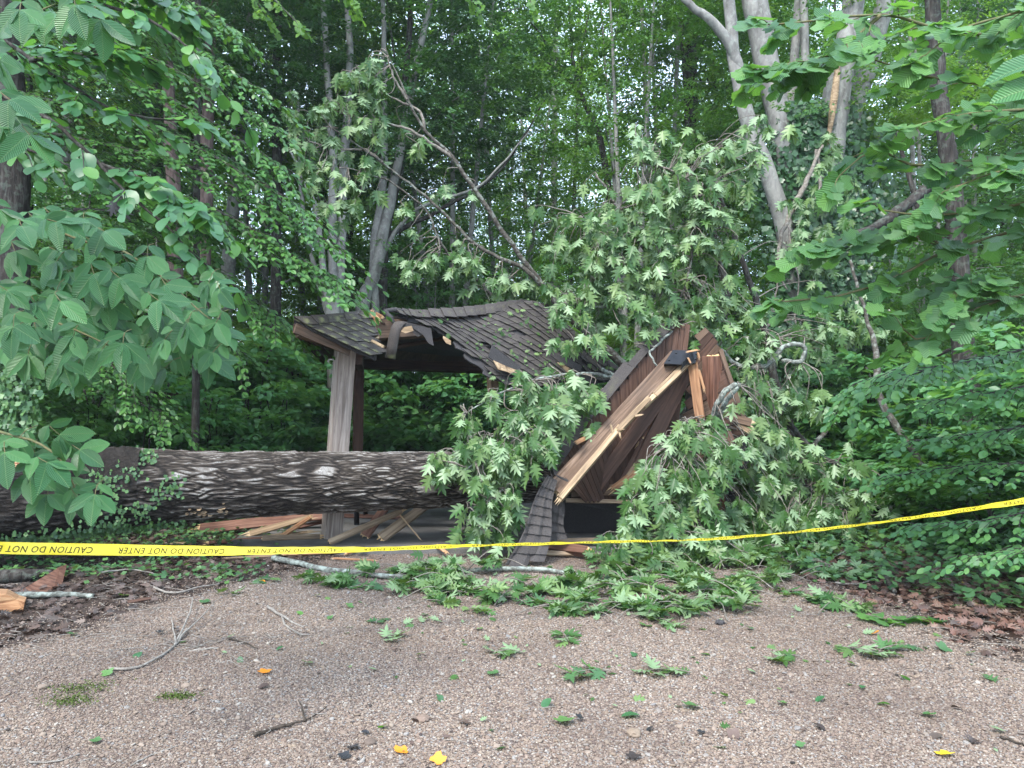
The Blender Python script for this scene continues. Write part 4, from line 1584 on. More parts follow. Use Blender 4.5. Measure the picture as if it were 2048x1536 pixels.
# right edge trim
board('fascia', at(1441, 700, 9.08), at(1492, 850, 8.8), .05, .03, 'beam', rp2, seed=60)
for i_, (a, b, w_, mt) in enumerate([((1462, 836, 8.7), (1502, 846, 8.65), .09, 'beam'), ((1476, 850, 8.68), (1496, 862, 8.66), .06, 'fresh'), ((1444, 868, 8.6), (1472, 928, 8.5), .20, 'cedar')]):
    board('broken_board', at(*a), at(*b), w_, .04, mt, pav, seed=62 + i_, ends=(0, .06))
# big splintered hip beam
hb = board('hip_beam', at(1354, 714, 8.95), at(1108, 982, 8.05), .18, .10, 'beam', pav, nrm=(-.35, -1, .25), seed=70, ends=(.02, .05))
hb['label'] = 'long diagonal hip beam split along its lower edge'
for i_, (a, b, w_) in enumerate([((1376, 726, 8.90), (1308, 792, 8.62), .075), ((1312, 790, 8.64), (1286, 815, 8.54), .05), ((1297, 799, 8.56), (1236, 862, 8.32), .06), ((1240, 855, 8.36), (1120, 998, 7.94), .062)]):
    board('split_wood', at(*a), at(*b), w_, .09, 'fresh', hb, nrm=(-.2, -1, .25), seed=80 + i_, ends=(.05, .1))
for i_, (a, b) in enumerate([((1268, 832, 8.4), (1282, 830, 8.36)), ((1232, 862, 8.3), (1246, 858, 8.26)), ((1236, 850, 8.32), (1240, 872, 8.28)), ((1225, 868, 8.28), (1222, 852, 8.26))]):
    board('splinter', at(*a), at(*b), .02, .012, 'fresh', hb, seed=90 + i_, ends=(.0, .05))
# black steel bracket
g = G()


def box_between(g, c8, mat=0):
    g.add([tuple(p) for p in c8], [np.array([(0, 1, 2, 3), (7, 6, 5, 4), (0, 4, 5, 1), (1, 5, 6, 2), (2, 6, 7, 3), (3, 7, 4, 0)])], smooth=False, mat=mat)


b8 = [at(1346, 700, 8.80), at(1384, 701, 8.84), at(1364, 729, 8.74), at(1328, 727, 8.70)]
box_between(g, b8 + [p + Vector((.03, .16, -.03)) for p in b8])
b8 = [at(1384, 701, 8.8), at(1394, 703, 8.85), at(1391, 726, 8.8), at(1372, 728, 8.76)]
box_between(g, b8 + [p + Vector((.02, .2, -.04)) for p in b8])
b8 = [at(1366, 724, 8.72), at(1384, 703, 8.78), at(1384, 715, 8.78), at(1362, 740, 8.72)]
box_between(g, b8 + [p + Vector((.02, .15, 0)) for p in b8])
for (a, b_, Y) in [(1338, 720, 8.66), (1352, 706, 8.74), (1392, 708, 8.79), (1391, 718, 8.78)]:
    p_ = at(a, b_, Y)
    tube(g, [p_, p_ + Vector((0, -.02, 0))], [.012, .012], 8, 2)
g.build('steel_bracket', M['steel'], pav)
board('splinter', at(1374, 704, 8.76), at(1394, 700, 8.78), .02, .02, 'orange', pav, seed=96, ends=(.03, .05))
board('splinter', at(1376, 716, 8.74), at(1381, 726, 8.74), .02, .02, 'orange', pav, seed=97, ends=(.02, .04))
board('splinter', at(1396, 706, 8.76), at(1398, 716, 8.76), .025, .02, 'orange', pav, seed=98, ends=(.03, .05))
# inner beams and broken boards under the panel
board('rafter', at(1372, 742, 9.05), at(1262, 968, 8.85), .17, .06, 'cedar', pav, nrm=(.2, -1, .2), seed=110, ends=(0, .1))
board('rafter', at(1358, 745, 9.05), at(1190, 975, 8.75), .16, .05, 'cedar', pav, nrm=(.1, -1, .2), seed=111, ends=(0, .06))
for i_, (a, b, w_, mt) in enumerate([((1336, 812, 9.0), (1280, 885, 9.0), .05, 'cedar_red'), ((1322, 830, 9.0), (1300, 870, 8.95), .03, 'fresh'), ((1302, 868, 9.1), (1258, 968, 9.0), .11, 'cedar'), ((1290, 880, 8.95), (1240, 975, 8.8), .09, 'cedar'),
                                     ((1296, 925, 8.85), (1225, 978, 8.75), .07, 'orange'), ((1242, 938, 8.95), (1208, 973, 8.85), .045, 'pale'), ((1270, 930, 8.82), (1240, 972, 8.78), .035, 'fresh')]):
    board('broken_board', at(*a), at(*b), w_, .022, mt, pav, seed=120 + i_, ends=(.05, .12))
o = board('post', at(1385, 726, 8.9), at(1400, 836, 8.8), .11, .09, 'orange', pav, seed=130, ends=(.04, .1), nrm=(-.3, -1, .1))
o['label'] = 'split pale length of post under the bracket'
board('splinter', at(1398, 742, 8.85), at(1408, 778, 8.82), .03, .02, 'orange', pav, seed=131, ends=(.04, .08))
board('rafter', at(1142, 985, 8.75), at(1385, 972, 8.9), .13, .05, 'beam', pav, nrm=(0, -1, .5), seed=132)
board('rafter', at(1132, 1001, 8.7), at(1400, 1007, 8.85), .045, .04, 'pale', pav, nrm=(0, -1, .3), seed=133)
board('rafter', at(1090, 1082, 8.32), at(1210, 1080, 8.5), .05, .05, 'pale', pav, seed=134)
# black sheet added behind the wreck, its colour standing in for the hollow's shade
slab_poly('roof_panel', [at(1110, 1000, 9.0), at(1480, 985, 9.6), at(1490, 1075, 9.3), at(1100, 1070, 9.3)], .04, M['felt'], pav)['label'] = 'black sheet added to stand in for shade in the hollow under the roof'
slab_poly('torn_felt', [at(1466, 880, 8.75), at(1508, 872, 8.8), at(1512, 955, 8.85), at(1490, 970, 8.8), at(1468, 940, 8.72)], .015, M['felt'], pav, jag=.012, seed=66)


# draped shingle sheet, rippled, with rows of tabs
def drape(corners, nr, nc, name, seed, mat, label):
    """corners TL TR BR BL"""
    rr = random.Random(seed)
    TL, TR, BR, BL = corners
    fl = thing_part(name, label)
    def P_(u, v):
        p = (TL.lerp(TR, u)).lerp(BL.lerp(BR, u), v)
        rip = .022 * math.sin(u * 7 + v * 2.2) * (.3 + v) + .006 * math.sin(u * 19 + 1)
        return p + Vector((0, -abs(rip) * 1.2, .0)) + Vector((.02 * math.sin(v * 7 + seed), 0, 0))
    for r in range(nr):
        off = rr.random() * .5
        for c in range(-1, nc):
            u0, u1 = max(0, (c + off) / nc), min(1, (c + 1 + off) / nc - .006)
            if u1 - u0 < .05:
                continue
            v0, v1 = r / nr, (r + 1.12) / nr
            if r == nr - 1:
                v1 = 1 + rr.uniform(-.02, .05)
            K = 4
            top = []
            for vv, lf in ((v0, .002), ((v0 + v1) / 2, .012), (v1, .026)):
                for q in range(K + 1):
                    p = P_(u0 + (u1 - u0) * q / K, vv)
                    top.append(p + Vector((0, -lf, .002)))
            cen = sum(top, Vector()) / len(top)
            n0 = len(top)
            V = [tuple(p - cen) for p in top] + [tuple(p - cen + Vector((0, .007, 0))) for p in top]
            fs = []
            W_ = K + 1
            for a in range(2):
                for b in range(K):
                    i0 = a * W_ + b
                    fs.append((i0, i0 + W_, i0 + W_ + 1, i0 + 1))
                    fs.append((n0 + i0 + 1, n0 + i0 + W_ + 1, n0 + i0 + W_, n0 + i0))
            for b in range(K):
                i0 = 2 * W_ + b
                fs.append((i0, i0 + n0, i0 + n0 + 1, i0 + 1))
            g = G()
            g.add(V, [np.array(fs)], smooth=False, rnd=rr.random())
            link('shingle', g.mesh('shingle', mat), fl, Matrix.Translation(cen))


def thing_part(name, label):
    e = bpy.data.objects.new(name, None)
    COL.objects.link(e)
    e.parent = pav
    e.matrix_basis = world(pav).inverted()
    e['label'] = label
    return e


drape((at(1094, 950, 8.0), at(1114, 962, 8.0), at(1090, 1124, 7.72), at(1016, 1122, 7.7)), 9, 2, 'shingle_sheet', 3, M['charcoal'], 'torn shingle sheet hanging down to the gravel')
drape((at(1103, 945, 8.12), at(1122, 985, 8.1), at(1134, 1078, 8.1), at(1086, 1082, 8.0)), 6, 2, 'shingle_sheet', 6, M['charcoal'], 'shorter shingle sheet hanging beside it')
slab_poly('torn_felt', [at(1104, 932, 8.22), at(1116, 938, 8.15), at(1138, 962, 8.05), at(1133, 966, 8.05), at(1110, 950, 8.1), at(1100, 962, 8.2)], .012, M['felt'], pav)
board('splinter', at(1152, 886, 8.4), at(1172, 876, 8.42), .05, .03, 'orange', pav, seed=140, ends=(.03, .04))

# picnic table under the roof (mostly behind the trunk)
tb = thing('picnic_table', at(812, 1030, 10.3), 'dark metal framed picnic table standing on the slab behind the trunk', 'table')
tz = .74
for i_ in range(5):
    y = 9.95 + i_ * .15
    board('top_board', (-2.05, y, tz), (-.55, y, tz), .14, .035, 'weathered', tb, nrm=(0, 0, 1), seed=150 + i_)
for x in (-2.0, -.62):
    g = G()
    for (y, y2) in ((9.95, 9.95), (10.55, 10.55)):
        tube(g, [(x, y, .065), (x, y2, tz - .02)], [.035, .035], 8, 3)
    tube(g, [(x, 9.7, .42), (x, 10.85, .42)], [.03, .03], 8, 3)
    g.build('leg', M['steel'], tb)
for y in (9.62, 10.88):
    board('bench_seat', (-2.05, y, .45), (-.55, y, .45), .24, .035, 'weathered', tb, nrm=(0, 0, 1), seed=160)

# ================================================================== THE FALLEN OAK
oak = thing('fallen_oak', (-2.5, 8.1, 0), 'huge fallen oak, its furrowed trunk across the shelter and its leafy crown over the wreck', 'tree')
ax_pts = [(-220, 994, 7.15, .42), (0, 992, 7.45, .41), (110, 984, 7.6, .405), (220, 976, 7.8, .40), (400, 971, 8.05, .358), (640, 965, 8.35, .326), (880, 960, 8.65, .30), (1100, 955, 9.35, .29), (1330, 950, 10.4, .27)]
C0 = np.array([[*at(a, b, c), d] for a, b, c, d in ax_pts])
NL, NS = 700, 230
cr = resample(C0, NL)
C, rad = cr[:, :3], cr[:, 3]
T = unit(np.gradient(C, axis=0))
A_ = unit(np.cross(T, [0, 0, 1.0]))      # sideways (towards camera)
B_ = np.cross(A_, T)
B_ = B_ * np.sign(B_[:, 2:3])
A_ = A_ * np.where(A_[:, 1:2] > 0, -1, 1)
th = np.linspace(0, 2 * np.pi, NS, endpoint=False)
L_ = np.r_[0, np.cumsum(np.linalg.norm(np.diff(C, axis=0), axis=1))]
UU, TT = np.meshgrid(L_, th / (2 * np.pi), indexing='ij')
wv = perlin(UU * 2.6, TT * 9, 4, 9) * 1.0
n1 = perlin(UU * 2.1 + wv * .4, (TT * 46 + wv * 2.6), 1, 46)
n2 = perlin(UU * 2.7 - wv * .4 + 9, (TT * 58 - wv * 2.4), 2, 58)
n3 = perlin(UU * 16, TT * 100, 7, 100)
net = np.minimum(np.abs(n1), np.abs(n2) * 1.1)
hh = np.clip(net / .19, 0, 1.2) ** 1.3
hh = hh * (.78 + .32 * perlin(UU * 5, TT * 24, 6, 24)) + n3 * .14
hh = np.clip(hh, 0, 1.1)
xpix = np.interp(L_, np.r_[0, np.cumsum(np.linalg.norm(np.diff(resample(C0, 400)[:, :3], axis=0), axis=1))], (resample(C0, 400)[:, 0] / resample(C0, 400)[:, 1]) * F + 1024)
XP = xpix[:, None] + 0 * TT
up = np.sin(th)[None] + 0 * UU           # +1 top (B), cos -> towards camera
fr = np.cos(th)[None] + 0 * UU
# rotten hollow end: left of a ragged line the shell is broken open on top
edge = 215 + 30 * perlin(TT * 20, UU * 0, 3) - 40 * (1 - up)
rot_ = 1 / (1 + np.exp((XP - 265 - 60 * (1 - up)) / 22))
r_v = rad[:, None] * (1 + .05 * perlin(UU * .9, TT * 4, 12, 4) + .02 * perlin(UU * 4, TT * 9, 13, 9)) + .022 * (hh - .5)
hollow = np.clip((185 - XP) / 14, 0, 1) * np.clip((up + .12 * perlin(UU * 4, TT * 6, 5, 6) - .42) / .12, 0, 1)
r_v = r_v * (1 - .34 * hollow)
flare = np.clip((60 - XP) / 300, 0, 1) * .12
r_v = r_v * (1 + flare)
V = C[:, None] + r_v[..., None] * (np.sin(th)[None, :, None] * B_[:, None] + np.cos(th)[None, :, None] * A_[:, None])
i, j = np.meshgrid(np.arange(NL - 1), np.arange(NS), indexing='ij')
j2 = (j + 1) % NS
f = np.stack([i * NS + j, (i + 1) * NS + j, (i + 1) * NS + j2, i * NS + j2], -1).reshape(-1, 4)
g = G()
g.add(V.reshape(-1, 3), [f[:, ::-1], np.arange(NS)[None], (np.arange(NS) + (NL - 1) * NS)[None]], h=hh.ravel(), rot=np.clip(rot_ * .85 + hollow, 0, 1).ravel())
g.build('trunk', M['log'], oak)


def log_point(px, thdeg, off=0.0):
    k_ = int(np.argmin(abs(xpix - px)))
    a = R(thdeg)
    return Vector(C[k_] + (rad[k_] + off) * (math.sin(a) * B_[k_] + math.cos(a) * A_[k_]))


# torn bark shell standing up at the root end
g = G()
K = 40
rows = []
for q in range(K):
    u = q / (K - 1)
    px = 120 + 168 * u
    lift = .02 + .06 * math.sin(u * math.pi) + .02 * float(perlin(np.array(q * .5), np.array(.5), 3)) + .015 * float(perlin(np.array(q * 1.7), np.array(.5), 4))
    lean = 14 + 26 * u
    for (thd, off, sc) in [(2, .01, 0), (20, .02, .3), (lean, .035 + .01 * math.sin(q), .6), (lean + 14, .05 + lift * .5, 1), (lean + 24, .045 + lift, 1), (lean + 27, .0 + lift * .6 - .02, 1), (lean + 22, -.05, .6)]:
        rows.append(tuple(log_point(px, thd, off + .012 * float(perlin(np.array(q * .9), np.array(thd * .1), 8)))))
W_ = 7
fs = [(a * W_ + b, a * W_ + b + 1, (a + 1) * W_ + b + 1, (a + 1) * W_ + b) for a in range(K - 1) for b in range(W_ - 1)]
fa = np.array(fs)
isrim = np.array([b >= 4 for a in range(K - 1) for b in range(W_ - 1)])
hval = np.array([.35 + .4 * abs(float(perlin(np.array(v[0] * 9), np.array(v[2] * 30), 4))) for v in rows])
g.add(rows, [fa[~isrim]], h=hval, rot=np.full(len(rows), .8))
g.F.append((fa[isrim], np.full(isrim.sum(), .5), 1, True))
g.build('torn_bark', [M['log'], M['rotten']], oak)
g = G()
tube(g, [log_point(-40, 46, .0), log_point(20, 42, .02), log_point(60, 44, .02), log_point(100, 48, .0)], [.01, .05, .05, .02], 7, 20, .5, 4)
tube(g, [log_point(150, 44, .0), log_point(170, 48, .05), log_point(190, 46, .06), log_point(205, 44, .05)], [.01, .025, .025, .01], 6, 12, .5, 6)
g.build('rotten_wood', M['rotten'], oak)
# knots on the trunk
for (px, thd, s) in [(388, 30, .06), (560, 55, .05), (720, 20, .05)]:
    pass
# vine climbing the trunk end
rg = np.random.default_rng(31)
P, D, N = [], [], []
vine = [(205, 25), (225, 12), (262, 25), (290, 55), (300, 60), (250, -20), (300, -25), (340, -5), (360, 8), (200, -40), (140, -60), (60, -62), (240, -50), (180, -12)]
for (px, thd) in vine:
    for q in range(34):
        a, b = px + rg.normal() * 16, thd + rg.normal() * 9
        p = log_point(a, b, .02 + rg.random() * .03)
        P.append(p)
        D.append((rg.normal() * .5, -.2, -1 + rg.normal() * .3))
        N.append((rg.normal() * .4, -1, .3 + rg.normal() * .3))
for q in range(500):                 # fringe hanging under the root end
    px = -40 + 420 * rg.random() ** 1.4
    p = log_point(px, -78 + rg.normal() * 14, rg.random() * .05)
    P.append(p)
    D.append((rg.normal() * .4, rg.normal() * .2, -1))
    N.append((rg.normal() * .5, -1, rg.normal() * .3))
g = G()
rnv = rg.random(len(P))
place(g, shape_tulip(), P, D, N, .022 + .02 * rg.random(len(P)), rnv)
g.build('vine', M['cover'], oak, kind='stuff')
# bracket fungus cluster underneath
g = G()
for q in range(26):
    px = rg.choice([385, 400, 412, 425, 445, 455]) + rg.normal() * 8
    p = log_point(px, -42 + rg.normal() * 6, -.005)
    a = rg.random() * 6
    s = .012 + .016 * rg.random()
    ring = [(p + Vector((math.cos(t_) * s, -.3 * s - abs(math.sin(t_)) * s * .8, math.sin(t_) * s * .7))) for t_ in np.linspace(0, 2 * math.pi, 7)[:-1]]
    g.add([tuple(v) for v in ring] + [tuple(p)], [np.array([(b, (b + 1) % 6, 6) for b in range(6)])])
g.build('bracket_fungus', M['fresh'], oak)

# limbs of the crown -------------------------------------------------
LIMBS = [
    # (pixel polyline with depth, start px width, end px width, bark)
    ([(1340, 900, 10.6), (1300, 790, 10.9), (1253, 735, 11.0), (1180, 671, 11.0), (1120, 615, 10.9), (1085, 570, 10.8), (1010, 470, 10.6), (960, 395, 10.5), (905, 315, 10.4), (850, 260, 10.3), (815, 200, 10.2), (795, 150, 10.2), (770, 95, 10.2)], 40, 3, 'limb_bark'),
    ([(1085, 572, 10.8), (1045, 535, 10.7), (985, 510, 10.6), (930, 470, 10.5), (870, 410, 10.4), (810, 360, 10.3), (765, 325, 10.2), (700, 280, 10.1), (655, 250, 10.1)], 10, 2, 'limb_bark'),
    ([(1110, 610, 11.0), (1000, 600, 10.9), (960, 565, 10.8), (920, 540, 10.7), (880, 480, 10.5), (850, 420, 10.4), (790, 370, 10.3), (745, 350, 10.2), (690, 335, 10.1)], 8, 2, 'limb_bark'),
    ([(905, 315, 10.4), (860, 285, 10.3), (820, 260, 10.2), (760, 245, 10.2), (715, 235, 10.2), (680, 225, 10.1)], 8, 2, 'twig'),
    ([(815, 200, 10.2), (790, 160, 10.1), (780, 130, 10.1), (775, 110, 10.1)], 6, 2, 'twig'),
    ([(850, 262, 10.3), (840, 225, 10.3), (808, 205, 10.3), (760, 185, 10.3), (720, 150, 10.3)], 7, 2, 'twig'),
    ([(765, 325, 10.2), (730, 300, 10.2), (690, 300, 10.1), (640, 290, 10.1), (600, 280, 10.1)], 6, 2, 'twig'),
    # verticals in the middle crown
    ([(1330, 900, 10.2), (1400, 790, 10.1), (1430, 680, 10), (1448, 620, 9.9), (1450, 570, 9.8), (1438, 522, 9.8), (1425, 450, 9.7), (1400, 380, 9.7)], 34, 6, 'limb_bark'),
    ([(1640, 965, 10.3), (1590, 880, 10.4), (1550, 760, 10.5), (1530, 660, 10.5), (1505, 580, 10.5), (1470, 480, 10.4), (1440, 390, 10.4), (1410, 300, 10.3)], 22, 6, 'dark_bark'),
    ([(1380, 800, 10.1), (1350, 605, 9.8), (1320, 540, 9.7), (1290, 497, 9.7), (1248, 440, 9.6), (1215, 380, 9.6), (1190, 350, 9.6)], 18, 4, 'limb_bark'),
    ([(1370, 700, 9.8), (1330, 650, 9.7), (1290, 620, 9.6), (1230, 610, 9.5), (1164, 624, 9.4), (1120, 640, 9.3)], 12, 4, 'lichen_bark'),
    ([(1360, 690, 9.9), (1290, 560, 9.8), (1250, 520, 9.7), (1200, 460, 9.6), (1165, 430, 9.6)], 10, 3, 'lichen_bark'),
    ([(1290, 760, 9.6), (1243, 757, 9.3), (1180, 748, 9.1), (1110, 752, 8.9), (1047, 766, 8.7), (990, 790, 8.5), (930, 830, 8.3)], 9, 2.5, 'lichen_bark'),
    ([(1243, 757, 9.3), (1215, 745, 9.2), (1205, 738, 9.1)], 10, 7, 'lichen_bark'),
    ([(1240, 760, 9.2), (1195, 800, 8.9), (1150, 835, 8.7), (1080, 850, 8.5), (1010, 860, 8.3), (950, 900, 8.15)], 11, 3, 'lichen_bark'),
    ([(1420, 690, 9.8), (1440, 700, 9.6), (1475, 730, 9.5), (1520, 735, 9.4), (1545, 720, 9.4), (1565, 695, 9.4), (1600, 690, 9.4), (1610, 705, 9.4), (1600, 722, 9.4), (1565, 722, 9.4)], 10, 9, 'lichen_bark'),
    ([(1425, 850, 8.9), (1430, 820, 8.7), (1445, 790, 8.6), (1472, 766, 8.6)], 13, 11, 'lichen_bark'),
    ([(1435, 860, 8.9), (1446, 815, 8.75), (1470, 780, 8.7), (1480, 768, 8.7)], 13, 9, 'lichen_bark'),
    ([(1400, 940, 9.2), (1380, 870, 8.6), (1375, 840, 8.5), (1340, 900, 8.3)], 7, 3, 'twig'),
    ([(1350, 1000, 9.0), (1300, 1010, 8.4), (1270, 1060, 8.1), (1240, 1110, 7.9)], 9, 3, 'lichen_bark'),
    ([(1120, 935, 8.6), (1060, 900, 8.3), (1000, 905, 8.1), (930, 940, 8.0)], 8, 3, 'lichen_bark'),
    ([(1100, 960, 8.5), (1040, 960, 8.1), (980, 1000, 7.9), (960, 1040, 7.85)], 8, 3, 'lichen_bark'),
    ([(1545, 780, 10.5), (1580, 850, 10.2), (1640, 910, 9.9), (1700, 940, 9.8)], 14, 8, 'dark_bark'),
    ([(1660, 850, 10.5), (1600, 940, 9.6), (1650, 1000, 9.3), (1720, 1040, 9.2)], 10, 4, 'limb_bark'),
    ([(1400, 380, 9.7), (1360, 350, 9.6), (1310, 330, 9.6), (1270, 325, 9.6)], 6, 2, 'twig'),
    ([(1340, 640, 9.7), (1375, 560, 9.5), (1390, 470, 9.5), (1420, 400, 9.5)], 8, 3, 'limb_bark'),
    ([(1350, 655, 9.35), (1320, 685, 9.15), (1300, 705, 9.0), (1310, 725, 8.9), (1318, 735, 8.9)], 6, 3, 'lichen_bark'),
]
limb_curves = []
for i_, (pl, w0, w1, bk) in enumerate(LIMBS):
    g = G()
    wd = np.linspace(1, 0, len(pl)) ** 1.1 * (w0 - w1) + w1
    if i_ == 0:
        wd = np.array([34, 27, 20, 16, 13, 11, 10, 9, 8, 6, 5, 3, 2])
    Cc = tube(g, pxs(pl), [a / 2 / F * p[2] for a, p in zip(wd, pl)], 9, len(pl) * 6, .12, i_, wob=.025)
    g.build('branch', M[bk], oak)
    limb_curves.append(Cc)
ALLC = np.concatenate([c[::2] for c in limb_curves] + [C[400::20]])

OAKS = [shape_oak(.1, .12, .02), shape_oak(.25, .3, .03), shape_oak(-.15, .25, .03), shape_oak(.3, .1, .05)]
oak_meshes = leaf_meshes('leaf', OAKS, M['oak'])

# clusters of hanging leaves: (cx, cy, rx, ry, Y, depth spread, number)
REG = [
    (1010, 850, 100, 70, 8.2, .25, 34), (990, 960, 75, 80, 7.95, .25, 34), (935, 915, 45, 60, 8.05, .15, 14), (1090, 800, 80, 45, 8.5, .25, 16), (1130, 850, 70, 55, 8.3, .2, 22), (1060, 920, 60, 50, 8.1, .2, 16), (1010, 1040, 60, 40, 7.9, .2, 14), (1140, 770, 80, 40, 8.9, .2, 10),
    (1390, 890, 75, 55, 8.3, .25, 30), (1300, 960, 60, 50, 8.1, .2, 16), (1390, 970, 60, 70, 8.15, .25, 30), (1270, 1020, 40, 60, 7.9, .2, 16), (1350, 1070, 90, 60, 7.9, .3, 32), (1440, 870, 40, 50, 8.4, .2, 10), (1240, 1100, 40, 40, 7.7, .2, 9), (1420, 1110, 70, 40, 7.9, .2, 14),
    (1200, 480, 95, 95, 9.6, .5, 40), (1240, 420, 80, 60, 9.6, .4, 22), (1330, 470, 90, 80, 9.5, .5, 34), (1420, 330, 80, 50, 9.6, .4, 20), (1310, 300, 55, 40, 9.6, .3, 11), (1430, 440, 60, 60, 9.6, .4, 20), (1340, 380, 80, 50, 9.6, .4, 18), (1500, 280, 60, 40, 9.8, .3, 8),
    (1150, 610, 70, 35, 9.3, .3, 14), (1270, 600, 80, 50, 9.4, .4, 22), (1090, 660, 45, 30, 9.1, .15, 7), (1200, 700, 55, 35, 9.1, .2, 8), (1400, 610, 80, 50, 9.6, .4, 22), (1470, 640, 60, 50, 9.6, .3, 12), (1350, 560, 60, 50, 9.5, .3, 14), (1160, 540, 60, 50, 9.5, .3, 14),
    (1390, 660, 40, 30, 9.3, .2, 7), (1550, 780, 70, 70, 9.5, .5, 26), (1500, 700, 50, 50, 9.6, .4, 12), (1540, 890, 60, 70, 9.2, .5, 30), (1620, 960, 90, 60, 9.3, .4, 36), (1530, 980, 60, 60, 8.9, .4, 24), (1700, 1000, 70, 50, 9.2, .4, 22), (1620, 1040, 90, 30, 8.9, .4, 20), (1500, 1050, 60, 30, 8.6, .3, 10),
    (640, 220, 60, 40, 10.1, .3, 14), (720, 170, 45, 50, 10.2, .3, 13), (605, 270, 40, 30, 10.1, .2, 9), (700, 270, 60, 50, 10.1, .3, 14), (650, 340, 60, 50, 10.1, .3, 14), (740, 120, 30, 25, 10.2, .2, 5), (740, 330, 35, 40, 10.2, .2, 5), (600, 330, 30, 25, 10.1, .2, 4), (690, 390, 40, 40, 10.2, .2, 6), (775, 240, 30, 30, 10.2, .2, 4),
    (930, 530, 75, 22, 10.6, .3, 12), (830, 520, 35, 25, 10.4, .2, 6), (1000, 575, 50, 22, 10.7, .2, 8), (915, 480, 20, 25, 10.5, .1, 3), (840, 290, 18, 18, 10.3, .1, 2), (885, 380, 18, 18, 10.4, .1, 2), (945, 365, 14, 14, 10.5, .1, 1), (1060, 590, 40, 30, 10.8, .2, 6), (820, 430, 25, 25, 10.4, .2, 3), (980, 560, 20, 30, 10.6, .1, 3),
    (1640, 400, 60, 80, 11.3, .4, 20), (1620, 500, 60, 50, 11.2, .4, 14), (1700, 640, 70, 40, 10.9, .4, 18), (1640, 680, 60, 40, 10.8, .4, 16), (1660, 290, 35, 40, 11.5, .3, 6),
]
EXC = [[(1030, 985), (1080, 905), (1150, 850), (1215, 780), (1340, 650), (1420, 650), (1450, 780), (1400, 830), (1300, 860), (1265, 930), (1240, 980), (1205, 1010), (1200, 1080), (1180, 1120), (1150, 1165), (985, 1160)],
       [(740, 590), (1080, 590), (1230, 735), (1120, 735), (1000, 755), (870, 680), (740, 700)]]


def excluded(x, y):
    for pl in EXC:
        ins = False
        for (x0, y0), (x1, y1) in zip(pl, pl[1:] + pl[:1]):
            if (y0 > y) != (y1 > y) and x < (x1 - x0) * (y - y0) / (y1 - y0) + x0:
                ins = not ins
        if ins:
            return rg.random() > .1
    return False


rg = np.random.default_rng(77)
P, D, N, SZ = [], [], [], []
tw = G()
for (cx, cy_, rx, ry, Y0, dY, nc) in REG:
    if cx < 800:
        nc = nc * .75
    for q in range(int(nc * 1.15)):
        while True:
            a, b = rg.normal(size=2) * .62
            if a * a + b * b < 2.6:
                break
        c = np.array(at(cx + a * rx, cy_ + b * ry, Y0 + rg.uniform(-dY, dY)))
        pxc, pyc = c[0] / c[1] * F + 1024, 811 - (c[2] - CAMZ) / c[1] * F
        if Y0 < 9.3 and excluded(pxc, pyc):
            continue
        if c[2] < .12:
            c[2] = .12
        # twig from the nearest limb
        dd = np.linalg.norm(ALLC - c - np.array([0, 0, .15]), axis=1)
        k_ = int(np.argmin(dd))
        src = ALLC[k_]
        if dd[k_] < 1.1:
            mid = (src + c) / 2 + np.array([rg.normal() * .06, rg.normal() * .06, .04 + .06 * dd[k_] + rg.normal() * .04])
            tube(tw, [src, mid, c + [0, 0, .02], c + [rg.normal() * .02, rg.normal() * .02, -.05]], [.007 + .003 * dd[k_], .006, .0035, .002], 4, 12, wob=.02, seed=q, cap=False)
        nl = rg.integers(6, 11)
        ctr = rg.random() * 6.28
        for e in range(nl):
            az = ctr + rg.random() * 6.28
            t_ = rg.random()
            dn = -.55 - 2.1 * t_ ** .7
            d = np.array([math.cos(az), math.sin(az) * .8 - .15, dn]) + rg.normal(size=3) * .15
            o_ = np.array([math.cos(az) * .035, math.sin(az) * .035, .03 - .10 * rg.random()])
            nn = np.array([math.cos(az) * .4, math.sin(az) * .4 - .75, .9 - t_ * .4]) + rg.normal(size=3) * .45
            if rg.random() < .25:
                nn = -nn
            P.append(c + o_)
            D.append(d)
            N.append(nn)
            SZ.append(rg.uniform(.08, .215))
P, D, N, SZ = map(np.array, (P, D, N, SZ))
m = P[:, 2] + unit(D)[:, 2] * SZ < .02
D[m, 2] = .05
P[m, 2] = np.maximum(P[m, 2], .05)
tw.build('twigs', M['twig'], oak, kind='stuff')
leaf_objects(oak, oak_meshes, P, D, N, SZ, 300, OAKS[1], M['oak'])
print('oak leaves', len(P), 'shingles', ns)

# ================================================================== FOREGROUND BOUGHS
ELL = [shape_ell(.27, .25, .3, .02), shape_ell(.25, .4, .55, .03), shape_ell(.28, .12, .12, .02), shape_ell(.26, .3, .4, .03), shape_ell(.24, -.1, .25, .03)]
RND = [shape_ell(.36, .1, .15, ob=.06), shape_ell(.38, .2, .25, ob=.06), shape_ell(.34, .05, .3, ob=.06)]
TUL = [shape_tulip(.12, .15), shape_tulip(.25, .3), shape_tulip(-.05, .2), shape_tulip(.18, .05, .03)]
hick_meshes = leaf_meshes('leaf', ELL, M['hickory'])
round_meshes = leaf_meshes('leaf', RND, M['round'])
tulip_meshes = leaf_meshes('leaf', TUL, M['tulip'])


def boughs(g, lines, seed, w0=10, w1=2, sides=6):
    out = []
    for q, pl in enumerate(lines):
        pts = pxs(pl)
        wd = np.linspace(w0, w1, len(pts))
        out.append(tube(g, pts, [a / 2 / F * p[2] for a, p in zip(wd, pl)], sides, len(pl) * 6, .1, seed + q, wob=.01))
    return out


